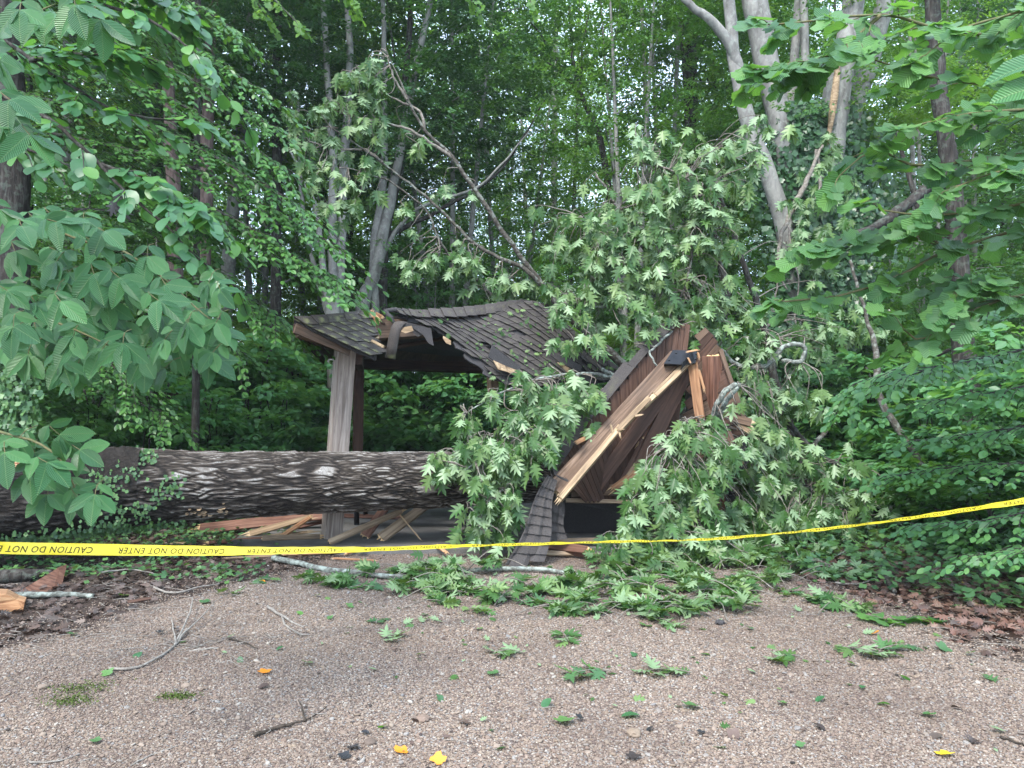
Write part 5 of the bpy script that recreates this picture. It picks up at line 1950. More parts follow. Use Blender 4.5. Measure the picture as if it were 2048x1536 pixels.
# ---- hickory on the left
rg = np.random.default_rng(404)
hk = thing('hickory_tree', (-3.35, 3.6, 0), 'young hickory reaching in from the left edge with big blue green compound leaves', 'tree')
g = G()
trunk_pts = [(-3.35, 3.6, -.1), (-3.3, 3.6, 1.0), (-3.2, 3.6, 2.2), (-3.05, 3.5, 3.6), (-2.9, 3.4, 5)]
tube(g, trunk_pts, [.05, .045, .04, .03, .015], 10, 24, .1, 3)
g.build('trunk', M['dark_bark'], hk)
HL = [
    [(-380, 520, 3.6), (-100, 440, 3.5), (60, 445, 3.45), (160, 480, 3.4), (240, 500, 3.35), (330, 560, 3.3), (420, 640, 3.25)],
    [(-380, 520, 3.6), (-140, 560, 3.3), (20, 600, 3.2), (130, 650, 3.15), (220, 690, 3.1)],
    [(-380, 620, 3.6), (-160, 760, 3.3), (-40, 850, 3.2), (60, 880, 3.15), (130, 930, 3.1), (150, 980, 3.1)],
    [(-300, 120, 3.6), (-60, 90, 3.1), (40, 40, 2.9), (110, 10, 2.8)],
    [(-300, 300, 3.6), (-60, 330, 3.2), (20, 260, 3.0), (60, 240, 3.0)],
]
g = G()
boughs(g, HL, 3, 9, 3)
PP, DD, NN, SS = [], [], [], []


def compound(c, d, n, s, rg):
    """five leaflets of one hickory leaf"""
    d = np.array(d) / np.linalg.norm(d)
    n = np.array(n) - np.dot(n, d) * d
    n /= np.linalg.norm(n)
    x = np.cross(d, n)
    for (pos, ang, sz) in ((0, 0, 1.0), (-.02, .85, .92), (-.02, -.85, .92), (-.42, 1.15, .62), (-.42, -1.15, .62)):
        a = ang + rg.normal() * .1
        dd = math.cos(a) * d + math.sin(a) * x - np.array([0, 0, .10]) + rg.normal(size=3) * .07
        PP.append(c + d * pos * s)
        DD.append(dd)
        NN.append(n + rg.normal(size=3) * .22)
        SS.append(s * sz * rg.uniform(.9, 1.08))


HC = []
mass = [(60, 440), (20, 500), (110, 430), (170, 490), (215, 470), (250, 520), (190, 540), (300, 560), (250, 590), (320, 610), (380, 620), (430, 650), (440, 610), (360, 670), (300, 690), (240, 650), (180, 620), (120, 570), (60, 560), (10, 590),
        (30, 640), (90, 640), (150, 680), (60, 700), (10, 700), (120, 720), (210, 700), (270, 720), (330, 720), (190, 650), (100, 500), (40, 460), (140, 450), (10, 430), (70, 610), (230, 560), (290, 640), (400, 690), (420, 700), (160, 560), (50, 660), (0, 640), (100, 680),
        (350, 585), (390, 655), (130, 610), (210, 600), (150, 730), (250, 690)]
for (a, b) in mass:
    HC.append((a + rg.normal() * 12, b + rg.normal() * 10, 3.2 + rg.normal() * .16, .118))
for q in range(22):
    a = rg.uniform(-20, 460)
    b = rg.uniform(430 + max(0, a - 200) * .5, 760 - max(0, 120 - a) * .2)
    HC.append((a, b, 3.45 + rg.normal() * .12, .135))
low = [(35, 880), (95, 925), (60, 950), (140, 955), (155, 995), (95, 990), (190, 990), (10, 905), (160, 900), (120, 870), (70, 905)]
for (a, b) in low:
    HC.append((a, b, 3.1 + rg.normal() * .06, .12))
for (a, b) in [(40, 20), (90, 40), (150, 10), (200, 40), (0, 120), (20, 200), (10, 250), (60, 270), (120, 30), (0, 60), (30, 230)]:
    HC.append((a, b, 2.75 + rg.normal() * .1, .12))
for (a, b, Y, s) in HC:
    c = np.array(at(a, b, Y))
    d = np.array([.35 + rg.normal() * .5, -.35 + rg.normal() * .25, -.75 + rg.normal() * .22])
    if b < 520 and b > 300:
        d = np.array([.55 + rg.normal() * .4, -.3 + rg.normal() * .3, -.35 + rg.normal() * .25])
    n_ = np.array([.15 + rg.normal() * .25, -.75, .75 + rg.normal() * .2])
    compound(c, d, n_, s * rg.uniform(.9, 1.15), rg)
    # stalk back towards the bough
    dn = d / np.linalg.norm(d)
    tube(g, [c, c - dn * s * .42, c - dn * s * .6 + [0, .05, .0]], [.0016, .0018, .002], 4, 6, cap=False)
g.build('branch', M['petiole'], hk)
leaf_objects(hk, hick_meshes, PP, DD, NN, SS, 300, ELL[0], M['hickory'])

# ---- round leaved boughs, upper left
sb = thing('round_leaved_tree', (-4.6, 5.2, 0), 'tree at the left with round glossy leaves on long boughs sweeping down to the right', 'tree')
g = G()
tube(g, [(-4.6, 5.2, -.1), (-4.5, 5.2, 1.5), (-4.3, 5.1, 3.2), (-4.0, 5.0, 5.2), (-3.8, 4.9, 7)], [.09, .08, .07, .05, .02], 12, 30, .1, 5)
g.build('trunk', M['dark_bark'], sb)
RL = [
    [(-250, -150, 5.0), (0, -60, 4.8), (170, 0, 4.7), (300, 40, 4.6), (390, 110, 4.6), (450, 190, 4.6)],
    [(-250, -80, 5.0), (-20, 60, 4.8), (120, 160, 4.7), (260, 230, 4.6), (380, 240, 4.6)],
    [(-300, 50, 5.0), (-20, 180, 4.8), (100, 240, 4.6), (180, 310, 4.5), (250, 380, 4.4), (330, 450, 4.4), (400, 520, 4.4), (480, 580, 4.5)],
    [(-300, 150, 5.0), (-40, 250, 4.8), (60, 300, 4.7), (160, 340, 4.6)],
    [(200, 330, 4.5), (290, 360, 4.5), (360, 400, 4.5), (410, 430, 4.5)],
    [(170, 0, 4.7), (260, -20, 4.7), (350, 20, 4.8)],
    [(60, 120, 4.7), (150, 110, 4.6), (240, 110, 4.6)],
]
cv = boughs(g := G(), RL, 9, 11, 3)
PP, DD, NN, SS = [], [], [], []


def twigs_from(curves, g, ntw, tl, spread, nleaf, size, rg, droop=.25, start=.2, nz=.3, tilt=(0, -.35, 1)):
    for C_ in curves:
        n_ = len(C_)
        T_ = unit(np.gradient(C_, axis=0))
        for q in range(ntw):
            k_ = int(n_ * (start + (1 - start) * (q + rg.random()) / ntw))
            k_ = min(k_, n_ - 1)
            p0, t_ = C_[k_], T_[k_]
            side = np.cross(t_, [0, 0, 1.0])
            side /= np.linalg.norm(side) + 1e-9
            sg = 1 if q % 2 else -1
            a = rg.uniform(.4, 1.0)
            d = math.cos(a) * t_ + sg * math.sin(a) * side * spread
            d[2] -= droop * rg.random()
            d /= np.linalg.norm(d)
            L = tl * rg.uniform(.6, 1.3) * (1 - .4 * k_ / n_)
            p1 = p0 + d * L * .5 + [0, 0, .02]
            p2 = p0 + d * L - [0, 0, droop * L * .4]
            cc = tube(g, [p0, p1, p2], [.0045, .0035, .0015], 4, 7, cap=False)
            xs_ = np.cross(d, [0, 0, 1.0])
            for e in range(nleaf):
                u = (e + .6) / nleaf
                p = cc[min(6, int(u * 7))]
                s2 = 1 if e % 2 else -1
                b = .9 - .5 * u + rg.normal() * .2
                dl = math.cos(b) * d + s2 * math.sin(b) * xs_ + np.array([0, 0, -.2]) + rg.normal(size=3) * .15
                PP.append(p)
                DD.append(dl)
                NN.append(np.array(tilt) + rg.normal(size=3) * nz)
                SS.append(size * rg.uniform(.7, 1.2))


twigs_from(cv, g, 19, .40, 1.0, 8, .105, rg, .3, .05)
g.build('branch', M['dark_bark'], sb)
leaf_objects(sb, round_meshes, PP, DD, NN, SS, 300, RND[0], M['round'])

# ---- fine leaved beech sprays on the left, stepping down to the shelter
fb = thing('beech_tree', (-6.3, 9.0, 0), 'beech with layered sprays of small shiny leaves cascading down left of the shelter', 'tree')
g = G()
tube(g, [(-6.3, 9.0, -.1), (-6.2, 9.0, 2.5), (-6.0, 8.9, 5), (-5.8, 8.8, 9)], [.13, .11, .09, .04], 12, 30, .08, 6)
g.build('trunk', M['beech_bark'], fb)
BL = []
for (x0, y0, x1, y1, Y) in [(-60, -150, 470, 60, 8.6), (-60, -60, 520, 180, 8.4), (-60, 20, 540, 250, 8.3), (0, 100, 560, 330, 8.2), (0, 180, 610, 420, 8.1), (60, 260, 650, 480, 8.1), (100, 330, 670, 560, 8.0), (150, 420, 640, 540, 8.3), (-40, 300, 420, 470, 8.8), (200, 500, 560, 640, 8.8), (-60, -20, 380, 120, 9.2), (0, 200, 480, 330, 9.0),
                            (100, 560, 470, 700, 9.3), (-60, 420, 330, 560, 9.4), (-60, 640, 260, 760, 9.2), (-60, 700, 330, 840, 9.4)]:
    m1 = (x0 * .5 + x1 * .5, y0 * .5 + y1 * .5 - 45)
    BL.append([(x0, y0, Y + .5), (m1[0], m1[1], Y + .1), (x1 * .85 + x0 * .15, y1 * .85 + y0 * .15 - 18, Y), (x1, y1, Y - .1)])
g = G()
cv = boughs(g, BL, 13, 9, 2, 5)
PP, DD, NN, SS = [], [], [], []
twigs_from(cv, g, 70, .95, 1.0, 17, .082, rg, .3, .05, .25)
g.build('branch', M['dark_bark'], fb, kind='stuff')
gg = G()
place(gg, shape_ell(.27, .2, .1), PP, DD, NN, SS)
gg.build('foliage', M['beech'], fb, kind='stuff')

# ---- bright maple spray at the top
mp = thing('maple_tree', (-2.6, 9.6, 0), 'yellow green maple sprays hanging into the top of the picture', 'tree')
g = G()
ML = [[(420, -260, 9.6), (500, -60, 9.4), (560, 10, 9.3), (600, 50, 9.2)], [(520, -260, 9.6), (640, -60, 9.4), (700, 0, 9.4)], [(900, -260, 10), (930, -40, 9.8), (950, 10, 9.8)], [(700, -300, 10), (1020, -60, 10), (1060, 10, 10)], [(420, -260, 9.6), (480, -60, 9.4), (530, 30, 9.3)]]
cv = boughs(g, ML, 15, 6, 2, 5)
PP, DD, NN, SS = [], [], [], []
twigs_from(cv, g, 9, .4, 1, 8, .085, rg, .4, .5, .3)
tube(g, [at(420, -260, 9.6), at(405, -400, 9.7), at(400, -700, 9.8)], [.03, .04, .05], 6, 8)
g.build('branch', M['dark_bark'], mp)
gg = G()
place(gg, TUL[0], PP, DD, NN, SS)
gg.build('foliage', M['far'], mp, kind='stuff')
g = G()
tube(g, [at(400, -700, 9.8), at(395, 100, 9.85), at(392, 700, 9.9), (at(390, 1000, 9.95).x, 9.95, -.1)], [.03, .04, .045, .055], 10, 20, .1)
g.build('trunk', M['dark_bark'], mp)

# ---- tulip poplar on the right
tp = thing('tulip_tree', (5.4, 5.6, 0), 'tulip tree at the right edge with broad four pointed bright leaves', 'tree')
g = G()
tube(g, [(5.4, 5.6, -.1), (5.3, 5.6, 2), (5.1, 5.5, 4), (4.9, 5.4, 7)], [.12, .1, .09, .04], 12, 26, .08, 8)
g.build('trunk', M['dark_bark'], tp)
TL_ = [
    [(2500, 300, 5.8), (2200, 430, 5.6), (2040, 460, 5.5), (1900, 500, 5.4), (1780, 560, 5.35), (1680, 590, 5.3), (1590, 600, 5.3), (1520, 610, 5.3)],
    [(1900, 500, 5.4), (1820, 470, 5.3), (1750, 470, 5.25), (1690, 480, 5.2), (1620, 500, 5.2)],
    [(2500, 420, 5.8), (2150, 560, 5.5), (2000, 600, 5.4), (1900, 640, 5.3), (1840, 680, 5.3), (1790, 640, 5.3)],
    [(2000, 600, 5.4), (1950, 560, 5.3), (1900, 590, 5.3)],
    [(2400, 60, 5.7), (2100, 80, 5.3), (1900, 60, 5.1), (1760, 30, 5.0), (1640, 40, 4.9), (1540, 50, 4.9)],
    [(1760, 30, 5.0), (1680, 100, 4.9), (1600, 130, 4.9), (1520, 150, 4.9)],
    [(2400, 160, 5.7), (2150, 170, 5.3), (1980, 170, 5.1), (1850, 150, 5.0), (1720, 110, 5.0)],
    [(2400, 250, 5.6), (2100, 300, 5.2), (1950, 320, 5.1), (1830, 330, 5.0), (1750, 300, 5.0), (1680, 350, 5.0)],
    [(2400, 200, 5.6), (2200, 230, 5.1), (2050, 220, 4.9), (1920, 230, 4.9), (1800, 260, 4.9)],
    [(2400, 0, 5.6), (2200, -20, 5.1), (2050, 20, 4.9), (1920, 60, 4.9), (1850, 110, 4.9)],
    [(2400, 400, 5.6), (2150, 390, 5.2), (1980, 420, 5.1), (1850, 430, 5.0), (1760, 420, 5.0)],
    [(2400, 330, 5.6), (2150, 350, 5.0), (2010, 340, 4.9), (1900, 380, 4.9)],
]
cv = boughs(g := G(), TL_, 17, 9, 3)
PP, DD, NN, SS = [], [], [], []
twigs_from(cv, g, 15, .36, 1.0, 6, .14, rg, .3, .15, .35, (0, -.7, 1))
g.build('branch', M['petiole'], tp)
leaf_objects(tp, tulip_meshes, PP, DD, NN, SS, 300, TUL[0], M['tulip'])

# ---- ovate leaved sprays lower right
ds = thing('dogwood_tree', (5.2, 6.4, 0), 'small dogwood at the right with flat sprays of plain oval leaves', 'tree')
g = G()
tube(g, [(5.2, 6.4, -.1), (5.1, 6.4, 1), (5.0, 6.3, 2), (4.9, 6.3, 3.2)], [.05, .045, .035, .01], 10, 16, .1, 9)
g.build('trunk', M['dark_bark'], ds)
DL = [
    [(2300, 640, 6.3), (2100, 690, 6.0), (1950, 720, 5.9), (1850, 740, 5.8), (1790, 765, 5.8)],
    [(2300, 700, 6.3), (2100, 760, 6.0), (1960, 790, 5.9), (1880, 800, 5.9)],
    [(2300, 780, 6.3), (2120, 840, 6.2), (2000, 860, 6.2), (1850, 880, 6.4)],
    [(2300, 860, 6.3), (2100, 920, 6.2), (1950, 930, 6.3), (1800, 950, 6.5)],
    [(2250, 640, 6.5), (2080, 600, 6.5), (1980, 620, 6.5)],
    [(1900, 700, 6.5), (1800, 740, 6.6), (1740, 760, 6.7), (1710, 790, 6.7)],
    [(2300, 960, 6.3), (2100, 1010, 6.3), (1980, 1040, 6.4), (1840, 1050, 6.7)],
    [(2300, 1000, 6.0), (2150, 1080, 6.0), (2050, 1100, 6.0), (1950, 1110, 6.2)],
]
cv = boughs(g := G(), DL, 19, 8, 2)
PP, DD, NN, SS = [], [], [], []
twigs_from(cv, g, 46, .5, 1.0, 11, .075, rg, .25, .15, .3, (0, -.5, 1))
g.build('branch', M['dark_bark'], ds)
leaf_objects(ds, leaf_meshes('leaf', RND[:2], M['bright_shrub']), PP, DD, NN, SS, 200, ELL[2], M['bright_shrub'])
# single near leaves at the right edge
hb2 = thing('hornbeam_tree', (3.6, 2.6, 0), 'two large ribbed leaves poking in at the right edge', 'tree')
g = G()
tube(g, [(3.6, 2.6, 0), (3.5, 2.6, 2), (3.3, 2.6, 3.4)], [.03, .025, .01], 8, 12)
tube(g, [(3.45, 2.6, 2.5), at(2200, 150, 2.6), at(2110, 170, 2.6)], [.008, .005, .003], 5, 8)
g.build('trunk', M['dark_bark'], hb2)
leaf_objects(hb2, hick_meshes, [at(2110, 165, 2.6), at(2110, 120, 2.6), at(2140, 180, 2.6)], [(-1, 0, -.12), (-1, 0, .05), (-.8, -.2, -.4)], [(0, -1, .6), (0, -.9, .8), (0, -1, .5)], [.2, .2, .16], 3, ELL[0], M['hickory'])
# hanging dead leaves
dl = G()
PP, DD, NN = [], [], []
for (a, b) in [(236, 385), (243, 372), (258, 380), (232, 400), (250, 392), (240, 408)]:
    PP.append(at(a, b, 4.4)); DD.append((rg.normal() * .3, 0, -1)); NN.append((rg.normal(), -1, .2))
place(dl, OAKS[2], PP, DD, NN, .1)
dl.build('dead_leaves', M['black_leaf'], sb)

# ================================================================== GROUND COVER AND LITTER
rg = np.random.default_rng(909)


def cover(name, label, n, xr, yr, mask, hmax, size, shapes, mat, kind='stuff', flat=.35, stems=True):
    x = rg.uniform(*xr, n)
    y = rg.uniform(*yr, n)
    m = mask(x, y)
    x, y = x[m], y[m]
    clump = np.clip(.5 + 1.3 * perlin(x * 1.6, y * 1.6, 31), 0.05, 1)
    h_ = rg.random(len(x)) * hmax * clump
    P = np.c_[x, y, ground_z(x, y) + h_ + .01]
    az = rg.random(len(x)) * 6.28
    D = np.c_[np.cos(az), np.sin(az), -.1 + rg.normal(size=len(x)) * .25]
    N = np.c_[rg.normal(size=len(x)) * flat, rg.normal(size=len(x)) * flat - .15, np.ones(len(x))]
    g = G()
    place(g, shapes, P, D, N, size * rg.uniform(.6, 1.3, len(x)))
    o = g.build(name, mat)
    tag(o, label, kind=kind)


def m_right(x, y):
    e = 3.05 - (y - 6.0) * .17 + .5 * fbm(x * .9, y * .9, 41, 2)
    return (x > e) & (y > 5.9 + .5 * fbm(x * 2, y * 2, 43, 2) + np.clip(3.8 - x, 0, 2) * .9)


def m_left(x, y):
    d = perlin(x * 1.3, y * 1.3, 45)
    return (x < -2.45 - (y - 8) * .1) & (y > 6.9 + d * .6) & ((d > -.05) | (y > 8.2))


def m_back(x, y):
    return (y > 13.5) | (x < -3.7) | (x > 3.4)


cover('ground_cover', 'low bright green leafy ground cover at the right edge of the gravel', 9000, (1.8, 7), (5.2, 12), m_right, .30, .065, shape_tulip(), M['cover'])
cover('ground_cover', 'sparse light green seedlings under and behind the fallen trunk', 7000, (-7, -1.9), (6.7, 12), m_left, .2, .05, shape_tulip(), M['cover'])
cover('ground_cover', 'dark green undergrowth covering the far forest floor', 26000, (-16, 16), (11, 26), m_back, .5, .12, SIMPLE, M['shrub'])


def m_lit(x, y):
    s = soil_mask(x, y)
    return rg.random(len(x)) < np.clip((s - .45) * 2, 0, 1) * np.where(np.abs(x) > 2, 1, .2)


def m_litR(x, y):
    return (x > 2.2) & (rg.random(len(x)) < np.clip((soil_mask(x, y) - .3) * 1.8, 0, 1))


cover('leaf_litter', 'brown dead leaves matted over the dark soil at the left', 6500, (-7, -1.6), (4.2, 9.5), m_lit, .03, .085, OAKS[2], M['litter'], flat=.5)
cover('leaf_litter', 'reddish brown dead leaves at the right corner of the gravel', 9000, (1.9, 6.5), (4.0, 8.2), m_litR, .05, .085, OAKS[2], M['litter_red'], flat=.6)
cover('leaf_litter', 'dead leaf bits across the forest floor behind', 6000, (-9, 9), (8.6, 15), m_back, .03, .1, SIMPLE, M['litter'], flat=.5)

# dark crumbs and woody bits over the gravel
n = 2600
x, y = zone_points(n, 2.8, 8.4, 1.0)
az = rg.random(n) * 6.28
den = (np.clip(perlin(x * .9, y * .9, 51) + .25, 0, 1) > rg.random(n) * .6) | (soil_mask(x, y) > .3)
x, y, az = x[den], y[den], az[den]
g = G()
P = np.c_[x, y, ground_z(x, y) + .009]
place(g, KITE, P, np.c_[np.cos(az), np.sin(az), 0 * az], np.c_[rg.normal(size=len(x)) * .3, rg.normal(size=len(x)) * .3, 1 + 0 * x], .012 + .03 * rg.random(len(x)) ** 2)
o = g.build('bark_crumbs', M['litter'])
tag(o, 'tiny bark crumbs and dead leaf bits sprinkled on the gravel', kind='stuff')
# torn green scraps
n = 260
x = rg.normal(size=n) * 1.3 + .9
y = 3.2 + 4.6 * rg.random(n) ** .6
g = G()
az = rg.random(n) * 6.28
place(g, OAKS[2], np.c_[x, y, ground_z(x, y) + .012], np.c_[np.cos(az), np.sin(az), .05 + 0 * az], np.c_[rg.normal(size=n) * .35, rg.normal(size=n) * .35, np.where(rg.random(n) < .5, 1, -1)], .025 + .06 * rg.random(n) ** 2)
o = g.build('leaf_scraps', M['oak'])
tag(o, 'small torn green leaf scraps sprinkled over the gravel', kind='stuff')
# fine twigs
g = G()
for q in range(330):
    if q < 190:
        c = gp(rg.uniform(-60, 560), rg.uniform(1105, 1320))
    elif q < 250:
        c = gp(rg.uniform(1500, 2080), rg.uniform(1140, 1330))
    else:
        c = gp(rg.uniform(0, 2048), rg.uniform(1150, 1530))
    a = rg.random() * 6.28
    L = rg.uniform(.04, .28) * (1 if q < 250 else .5)
    d = Vector((math.cos(a), math.sin(a), 0))
    z = Vector((0, 0, .012))
    tube(g, [c + z, c + d * L * .5 + z + Vector((rg.normal() * .02, rg.normal() * .02, .01)), c + d * L + z], [.0022, .002, .0012], 4, 6, cap=False)
o = g.build('fine_twigs', M['grey_stick'])
tag(o, 'fine grey twigs littering the edges of the gravel', kind='stuff')
# moss
for (a, b, s, lb) in [(165, 1378, .085, 'small green moss patch on gravel nearer the left edge'), (140, 1405, .07, 'thin green moss patch just below the other moss'), (358, 1396, .05, 'faint green moss patch left of the orange leaf')]:
    c = gp(a, b)
    g = G()
    PPm = [(c.x + rg.normal() * s, c.y + rg.normal() * s * .6) for _ in range(420)]
    P = np.array([(u, v, .006 + rg.random() * .008) for u, v in PPm])
    az = rg.random(len(P)) * 6.28
    place(g, KITE, P, np.c_[np.cos(az), np.sin(az), .6 + 0 * az], np.c_[rg.normal(size=len(P)), rg.normal(size=len(P)), 1 + 0 * az], .008 + .008 * rg.random(len(P)))
    tag(g.build('moss_patch', M['moss']), lb, kind='stuff')

# ================================================================== LOOSE THINGS ON THE GROUND


def stick(name, pl, w0, w1, mat, label, forks=(), cat='stick', broken=False):
    root = thing(name, gp(pl[0][0], pl[0][1]), label, cat)
    g = G()
    pts = [gp(a, b) + Vector((0, 0, c)) for a, b, c in pl]
    wd = np.linspace(w0, w1, len(pts))
    tube(g, pts, [a / 2 / F * p.y for a, p in zip(wd, pts)], 8, len(pts) * 6, .25, int(pl[0][0]), wob=.008)
    g.build('stem', M[mat], root)
    for fk, a0, a1 in forks:
        g = G()
        pts = [gp(a, b) + Vector((0, 0, c)) for a, b, c in fk]
        wd = np.linspace(a0, a1, len(pts))
        tube(g, pts, [a / 2 / F * p.y for a, p in zip(wd, pts)], 6, len(pts) * 5, .2, int(fk[0][0]), wob=.006)
        g.build('side_twig', M[mat], root)
    return root


lb_ = stick('fallen_branch', [(545, 1124, .04), (600, 1133, .03), (650, 1145, .03), (720, 1152, .03), (780, 1160, .03), (860, 1158, .03), (960, 1148, .04), (1060, 1146, .04), (1120, 1150, .03), (1190, 1162, .02)], 12, 8, 'lichen_bark', 'long lichen covered branch lying along the gravel in front of the slab', cat='branch')
board('split_end', gp(552, 1120) + Vector((0, 0, .05)), gp(455, 1122) + Vector((0, 0, .03)), .03, .02, 'fresh', lb_, seed=300, ends=(0, .12), taper=(1, .4))
stick('fallen_branch', [(220, 1343, .02), (262, 1342, .015), (310, 1325, .02), (350, 1295, .02), (375, 1265, .03)], 6, 4, 'grey_stick', 'pale curved branch with forked twigs on the left gravel',
      [([(350, 1295, .02), (380, 1240, .06), (385, 1215, .08)], 5, 2), ([(372, 1270, .03), (395, 1255, .05), (430, 1222, .07)], 4, 1.5), ([(352, 1290, .02), (345, 1265, .05), (342, 1250, .06)], 4, 1.5)], cat='branch')
stick('twig', [(535, 1216, .01), (565, 1238, .02), (590, 1250, .01), (607, 1256, .01)], 6, 3, 'grey_stick', 'short forked twig lying in the left middle of the gravel', [([(565, 1238, .02), (570, 1252, .01), (600, 1272, .01), (618, 1272, .01)], 5, 2)])
stick('twig', [(508, 1476, .012), (545, 1462, .012), (584, 1452, .012)], 9, 6, 'dark_stick', 'dark thick stick on the gravel near the bottom left of centre', [([(584, 1452, .01), (620, 1440, .01), (655, 1420, .02)], 4, 2), ([(610, 1446, .01), (603, 1425, .03), (597, 1415, .04)], 5, 2)])
stick('twig', [(380, 1305, .01), (410, 1302, .01), (436, 1299, .01)], 5, 3, 'grey_stick', 'straight pale twig right of the curved branch')
stick('twig', [(459, 1280, .01), (490, 1292, .02), (515, 1300, .01)], 4, 2, 'dark_stick', 'thin brown twig beside a dead leaf on the left gravel')
stick('twig', [(265, 1533, .01), (310, 1512, .01), (355, 1497, .01)], 4, 2, 'grey_stick', 'thin pale twig at the bottom edge left of centre')
stick('twig', [(60, 1528, .01), (110, 1527, .01), (160, 1512, .01)], 4, 2, 'grey_stick', 'thin pale twig at the bottom left corner')
stick('twig', [(1865, 1200, .01), (1900, 1195, .02), (1960, 1185, .02)], 4, 2, 'grey_stick', 'thin twig among the brown leaves at the right')
stick('twig', [(1730, 1296, .012), (1770, 1298, .012), (1815, 1302, .01)], 6, 4, 'grey_stick', 'pale stick on the gravel between green leaves at the right')
stick('twig', [(2000, 1478, .01), (2025, 1486, .01), (2060, 1498, .01)], 5, 3, 'dark_stick', 'brown twig at the lower right edge')
stick('fallen_branch', [(1765, 1140, .08), (1775, 1170, .04), (1790, 1188, .02)], 12, 8, 'limb_bark', 'short mossy stub standing at the edge of the ground cover')
stick('twig', [(1560, 1124, .02), (1610, 1130, .02), (1660, 1134, .03), (1720, 1120, .03)], 6, 3, 'lichen_bark', 'lichened branch at the foot of the right ground cover', [([(1650, 1133, .03), (1690, 1112, .05), (1735, 1098, .07)], 4, 2)])
stick('twig', [(1670, 1170, .02), (1720, 1172, .02), (1770, 1152, .03)], 5, 3, 'grey_stick', 'curved grey twig near the mossy stub')
stick('fallen_branch', [(30, 1198, .03), (80, 1197, .03), (140, 1196, .03), (188, 1197, .02)], 14, 9, 'lichen_bark', 'grey lichened log piece on the soil at the left', cat='branch')
stick('twig', [(290, 1170, .02), (340, 1190, .02), (400, 1180, .03), (440, 1172, .02)], 5, 2, 'grey_stick', 'bleached twig arching over dead leaves at the left')
stick('twig', [(200, 1158, .06), (260, 1152, .06), (310, 1154, .03)], 4, 2, 'grey_stick', 'thin bleached twig above the dead leaves at the left')
stick('twig', [(930, 1155, .06), (1000, 1115, .16), (1060, 1095, .2)], 3, 1.5, 'twig', 'springy bare twig rising from the lichened branch')

# broken boards
BB = [
    ('broken_board', (400, 1058, 9.75, .06), (652, 1030, 9.6, 0), .15, .03, 'cedar_red', 'long red cedar board slanting out from under the trunk', (.1, .02)),
    ('broken_board', (500, 1080, 9.1, 0), (622, 1034, 9.3, 0), .085, .03, 'fresh', 'light split board leaning among the broken boards left of the post', (.08, .05)),
    ('broken_board', (418, 1091, 8.85, 0), (562, 1074, 8.95, 0), .05, .03, 'cedar_red', 'thin reddish board lying flat at the left of the heap', (.1, .04)),
    ('broken_board', (525, 1082, 8.8, 0), (640, 1074, 8.9, 0), .07, .035, 'pale', 'pale rail lying on the slab left of the post', (.02, .04)),
    ('broken_board', (542, 1074, 8.95, 0), (615, 1064, 9.05, 0), .04, .02, 'fresh', 'thin pointed light splinter lying behind the pale rail', (.05, .12)),
    ('broken_board', (562, 1076, 8.9, 0), (620, 1035, 9.1, 0), .055, .03, 'orange', 'short orange brown stick leaning on the heap', (.04, .03)),
    ('broken_board', (659, 1092, 8.55, 0), (803, 1022, 8.9, 0), .065, .05, 'pale', 'long pale pole leaning from the slab up to the trunk', (.01, .06)),
    ('broken_board', (762, 1080, 8.8, 0), (850, 1012, 9.1, 0), .13, .04, 'pale', 'wide pale beam leaning against the underside of the trunk', (.03, .02)),
    ('broken_board', (730, 1086, 8.95, 0), (770, 1016, 9.1, 0), .12, .04, 'cedar_red', 'dark red board standing tilted under the trunk', (.02, .02)),
    ('broken_board', (796, 1025, 8.9, 0), (840, 1078, 8.75, 0), .016, .012, 'fresh', 'thin light stick leaning right under the trunk', (.02, .04)),
    ('broken_board', (567, 1110, 8.22, 0), (678, 1103, 8.33, 0), .06, .03, 'orange', 'bright orange split board on the front edge of the slab', (.05, .02)),
    ('broken_board', (668, 1120, 7.95, 0), (748, 1127, 7.85, 0), .02, .012, 'orange', 'thin orange splinter on the gravel before the slab', (.03, .03)),
    ('broken_board', (692, 1110, 8.2, 0), (713, 1101, 8.35, 0), .03, .02, 'orange', 'small orange chip beside a stone on the slab edge', (.03, .03)),
    ('broken_board', (873, 1102, 8.35, 0), (893, 1121, 7.95, 0), .04, .02, 'orange', 'short orange splinter among the ground oak leaves', (.02, .05)),
    ('broken_board', (1088, 1094, 8.35, .02), (1176, 1116, 7.98, .02), .11, .09, 'cedar_red', 'thick broken beam end lying beside the shingle sheet', (.02, .05)),
    ('broken_board', (1092, 1106, 8.1, 0), (1150, 1108, 8.1, 0), .05, .03, 'pale', 'pale lath under the broken beam end', (.02, .05)),
    ('broken_board', (680, 1046, 10.6, 0), (805, 1052, 10.4, 0), .06, .03, 'cedar_red', 'reddish plank lying far back on the slab', (.05, .05)),
    ('broken_board', (595, 1062, 9.6, 0), (660, 1040, 9.7, 0), .05, .03, 'cedar_red', 'red lath crossing behind the heap', (.05, .02)),
    ('broken_board', (345, 1089, 8.8, .03), (385, 1087, 8.85, .03), .03, .015, 'fresh', 'small pale chip on the seedlings under the trunk', (.03, .03)),
    ('broken_board', (255, 1204, 6.2, .02), (302, 1196, 6.3, .02), .03, .008, 'cedar', 'reddish bark strip on the soil left of the green sprig', (.0, .0)),
]
